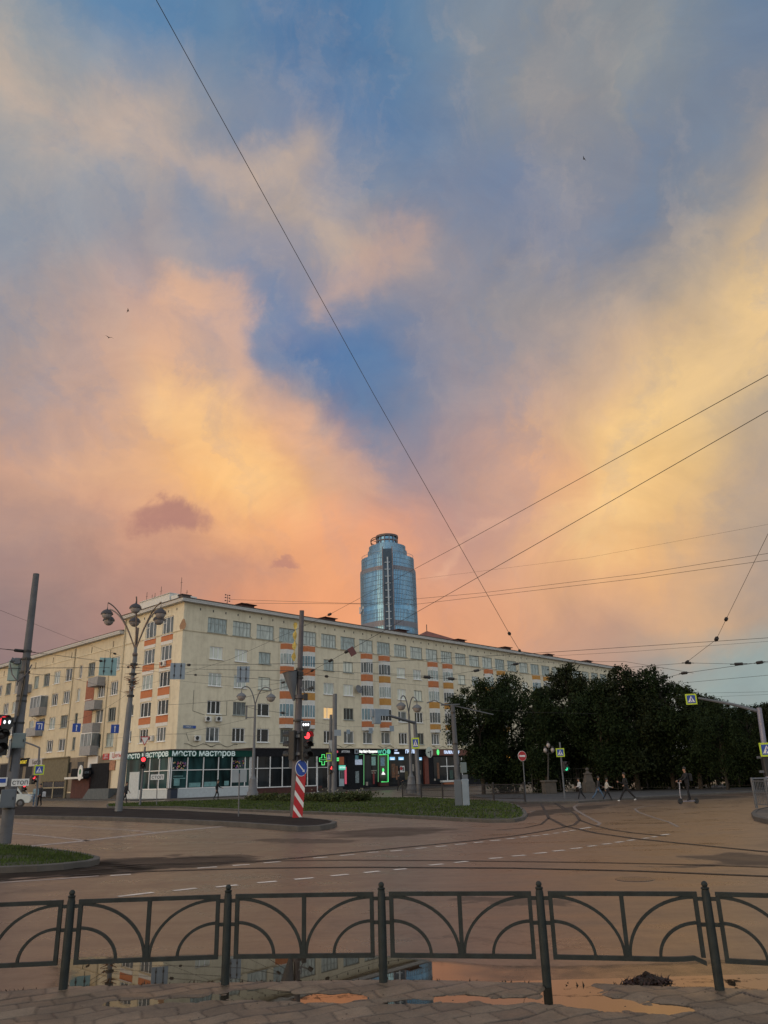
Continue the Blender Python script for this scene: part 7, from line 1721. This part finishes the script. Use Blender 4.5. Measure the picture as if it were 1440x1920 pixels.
# three far birds
for px, py, lab in ((1095, 298, 'tiny bird high in the sky at the upper right'), (240, 583, 'tiny bird over the pink cloud on the left'), (204, 633, 'lower of two tiny birds over the pink cloud on the left')):
    P = at(px, py, 60); t = thing('bird', lab, 'bird', P, rw.uniform(0, 3), 'birds in the sky')
    d = MB(); d.ball((0, 0, 0), .05, 8, 6, .7, Matrix.Scale(2.2, 4, (1, 0, 0))); d.add([(-.05, 0, .02), (.06, 0, .02), (.0, .22, .09), (-.05, .2, .09), (-.1, .42, .02)], [(0, 1, 2, 3), (3, 2, 4)]); d.add([(-.05, 0, .02), (.06, 0, .02), (.0, -.22, .09), (-.05, -.2, .09), (-.1, -.42, .02)], [(3, 2, 1, 0), (4, 2, 3)])
    d.build('body', BLACK, t)

# ------------------------------------------------------------------ overhead wires: each strung between two real points
def wire(label, pts, r=.008, sag=0.0, name='overhead_wire', group='overhead tram wires', tokens=()):
    """pts: (photo x, photo y, distance ahead) of points the wire passes; tokens: insulators at fractions along it."""
    P = [at(*p) for p in pts]; Q = []
    for i in range(len(P) - 1):
        for k in range(10):
            u = k / 10; q = P[i].lerp(P[i + 1], u); q.z -= sag * 4 * u * (1 - u); Q.append(q)
    Q.append(P[-1]); O = Q[0].copy(); t = thing(name, label, 'wire', O, 0, group)
    rr_ = r if not isinstance(r, tuple) else [r[min(k // 10, len(r) - 1)] + (r[min(k // 10 + 1, len(r) - 1)] - r[min(k // 10, len(r) - 1)]) * (k % 10) / 10 for k in range(len(Q))]
    MB().tube([q - O for q in Q], rr_, 5).build('cable', WIRE, t)
    for px, py, s, l in tokens:              # insulator nearest to that photo point
        d = ray(px, py); best = None
        for a, b_ in zip(Q[:-1], Q[1:]):
            for k in range(8):
                q = a.lerp(b_, k / 8); e = (q - EYE).normalized().dot(d)
                if best is None or e > best[0]: best = (e, q, (b_ - a).normalized())
        _, q, dr = best; m = MB(); u = q - O
        m.tube([u - dr * l, u - dr * l * .5, u - dr * l * .45, u + dr * l * .45, u + dr * l * .5, u + dr * l], [s * .25, s * .3, s, s, s * .3, s * .25], 8); m.build('insulator', WIRE, t)
    return t
YA = (HC + dR * 72).y
wire('long wire running down from the top picture edge to the cream block eave', [(293, 0, 8.5), (700, 738, 30), (955, 1188, 116), (976, 1223, 140)], (.006, .012, .036, .04), tokens=((955, 1188, .26, .7), (974, 1220, .26, .6)))
wire('upper of the two steep wires from the right edge, crossing the tower', [(1500, 670, 13), (865, 1020, 26), (618, 1152, 40), (430, 1237, 48), (255, 1290, 57)], .008, tokens=((618, 1152, .07, .2),))
wire('lower of the two steep wires from the right edge, ending at the brown mast', [(1500, 736, 14), (1020, 1012, 19.5), (783, 1147, 26), (650, 1222, 31), (566, 1268, 34.6)], .008, tokens=((620, 1240, .06, .2), (650, 1222, .06, .22), (585, 1256, .05, .2)))
wire('upper of a pair of flat wires crossing low over the tower foot', [(430, 1124, 60), (680, 1132, 55), (900, 1112, 50), (1200, 1076, 44), (1500, 1028, 40)], .011)
wire('lower of a pair of flat wires crossing low over the tower foot', [(455, 1131, 58), (780, 1133, 52), (960, 1112, 48), (1200, 1084, 42), (1500, 1042, 38)], .011)
wire('faint flat wire above the pair right of the tower', [(782, 1086, 70), (1100, 1046, 62), (1500, 972, 52)], .007)
wire('wire with two insulators rising to the right edge above the trees', [(1500, 900, 20), (1440, 1001, 22), (1362, 1160, 27), (1343, 1199, 28), (1287, 1242, 30)], .007, tokens=((1362, 1161, .06, .12), (1343, 1198, .07, .14), (1288, 1241, .05, .15)))
wire('upper span wire from the roof corner of the cream block to the right edge', [(560, 1245, 34.6), (700, 1242, 35), (860, 1233, 35), (985, 1226, 35), (1180, 1213, 35), (1500, 1192, 35)], .010)
wire('second span wire just under the upper one at the right', [(1000, 1232, 36), (1180, 1222, 36), (1500, 1198, 36)], .006)
wire('short span wire with hangers over the treetops', [(1170, 1252, 32), (1290, 1243, 32), (1385, 1245, 32), (1500, 1240, 32)], .007, tokens=((1385, 1244, .06, .35), (1290, 1243, .05, .25)))
wire('contact wire running to the right edge over the trees', [(1230, 1275, 30), (1283, 1262, 28), (1440, 1240, 24), (1520, 1230, 23)], .007, tokens=((1283, 1262, .05, .3), (1425, 1249, .05, .25)))
wire('lower contact wire in the blue gap of sky at the right', [(1240, 1284, 36), (1440, 1266, 32), (1520, 1259, 31)], .007)
wire('lowest pair wire over the mast arm, upper strand', [(1290, 1300, 40), (1440, 1297, 36), (1520, 1295, 35)], .006)
wire('lowest pair wire over the mast arm, lower strand', [(1260, 1310, 42), (1440, 1302, 38), (1520, 1299, 37)], .005)
wire('span wire from the left edge past the left mast to the tall lamp post', [(-40, 1212, 23), (45, 1221, 24.3), (180, 1238, 42), (250, 1247, 57)], .010, tokens=((40, 1221, .05, .5), (190, 1239, .07, .4)))
wire('straight span wire from the left edge to the tall lamp post', [(-40, 1252.5, 24), (42, 1253, 24.3), (245, 1251, 57)], .012, tokens=((240, 1251, .07, .6),))
wire('upper of the level wires between the tall lamp post and the brown mast', [(250, 1246, 57), (400, 1247, 46), (560, 1244, 34.6)], .012, tokens=((354, 1245, .08, .3),))
wire('middle of the level wires between the tall lamp post and the brown mast', [(250, 1252, 57), (440, 1256, 44), (560, 1258, 34.6)], .011, tokens=((555, 1257, .05, .2),))
wire('lowest of the level wires between the tall lamp post and the brown mast', [(250, 1256, 57), (345, 1264, 50), (470, 1272, 42), (552, 1278, 35)], .011, tokens=((365, 1278, .06, .2),))
wire('level wire from the brown mast to the verge post, upper', [(568, 1254, 34.6), (690, 1263, 40), (900, 1276, 47)], .009, tokens=((800, 1268, .08, .5), (845, 1274, .08, .5)))
wire('level wire from the brown mast to the verge post, lower', [(568, 1262, 34.6), (640, 1272, 37), (850, 1290, 47)], .006, tokens=((612, 1268, .06, .15),))
wire('thin wire with an insulator left of the brown mast at camera height', [(330, 1276, 50), (470, 1290, 42), (552, 1276, 34.8)], .006, tokens=((530, 1276, .05, .35),))
wire('long slack wire rising from the corner of the cream block to the brown mast', [(300, 1322, 58), (345, 1320, 56), (440, 1313, 48), (556, 1282, 34.8)], .010)
wire('low slack wire over the second floor windows', [(200, 1385, 60), (345, 1375, 58), (470, 1347, 60)], .008)
wire('short contact wire stub with a clamp right of the twin lamp post', [(455, 1323, 50), (480, 1330, 50), (540, 1338, 47)], .010, tokens=((530, 1336, .07, .3),))
wire('wire under the twin lamp lamps running to the brown mast', [(310, 1376, 60), (470, 1380, 50), (552, 1377, 36)], .006)
wire('wire crossing the side facade to the left mast', [(42, 1262, 24.3), (130, 1270, 40), (240, 1300, 57)], .007)
wire('low wire sagging across the side facade', [(60, 1345, 40), (130, 1352, 50), (240, 1300, 57)], .007, .3)
wire('wire from the tall lamp post up to the roof edge of the wing', [(-40, 1128, 60), (130, 1196, 80), (222, 1228, 95)], .012, tokens=((215, 1226, .12, .6),))
wire('wire over the cafe windows carrying the small grey plates', [(560, 1350, 36), (650, 1363, 50), (740, 1361, 62), (850, 1340, 47)], .006)
wire('wire fanning right from the head of the verge post', [(852, 1325, 47), (960, 1335, 55), (1120, 1338, 60)], .008)
wire('contact wire across the cream facade carrying two crossing clamps', [(700, 1262, 44), (830, 1268, 46), (985, 1242, 50), (1170, 1240, 44), (1300, 1262, 34)], .009, tokens=((970, 1256, .08, .4), (895, 1261, .08, .4)))
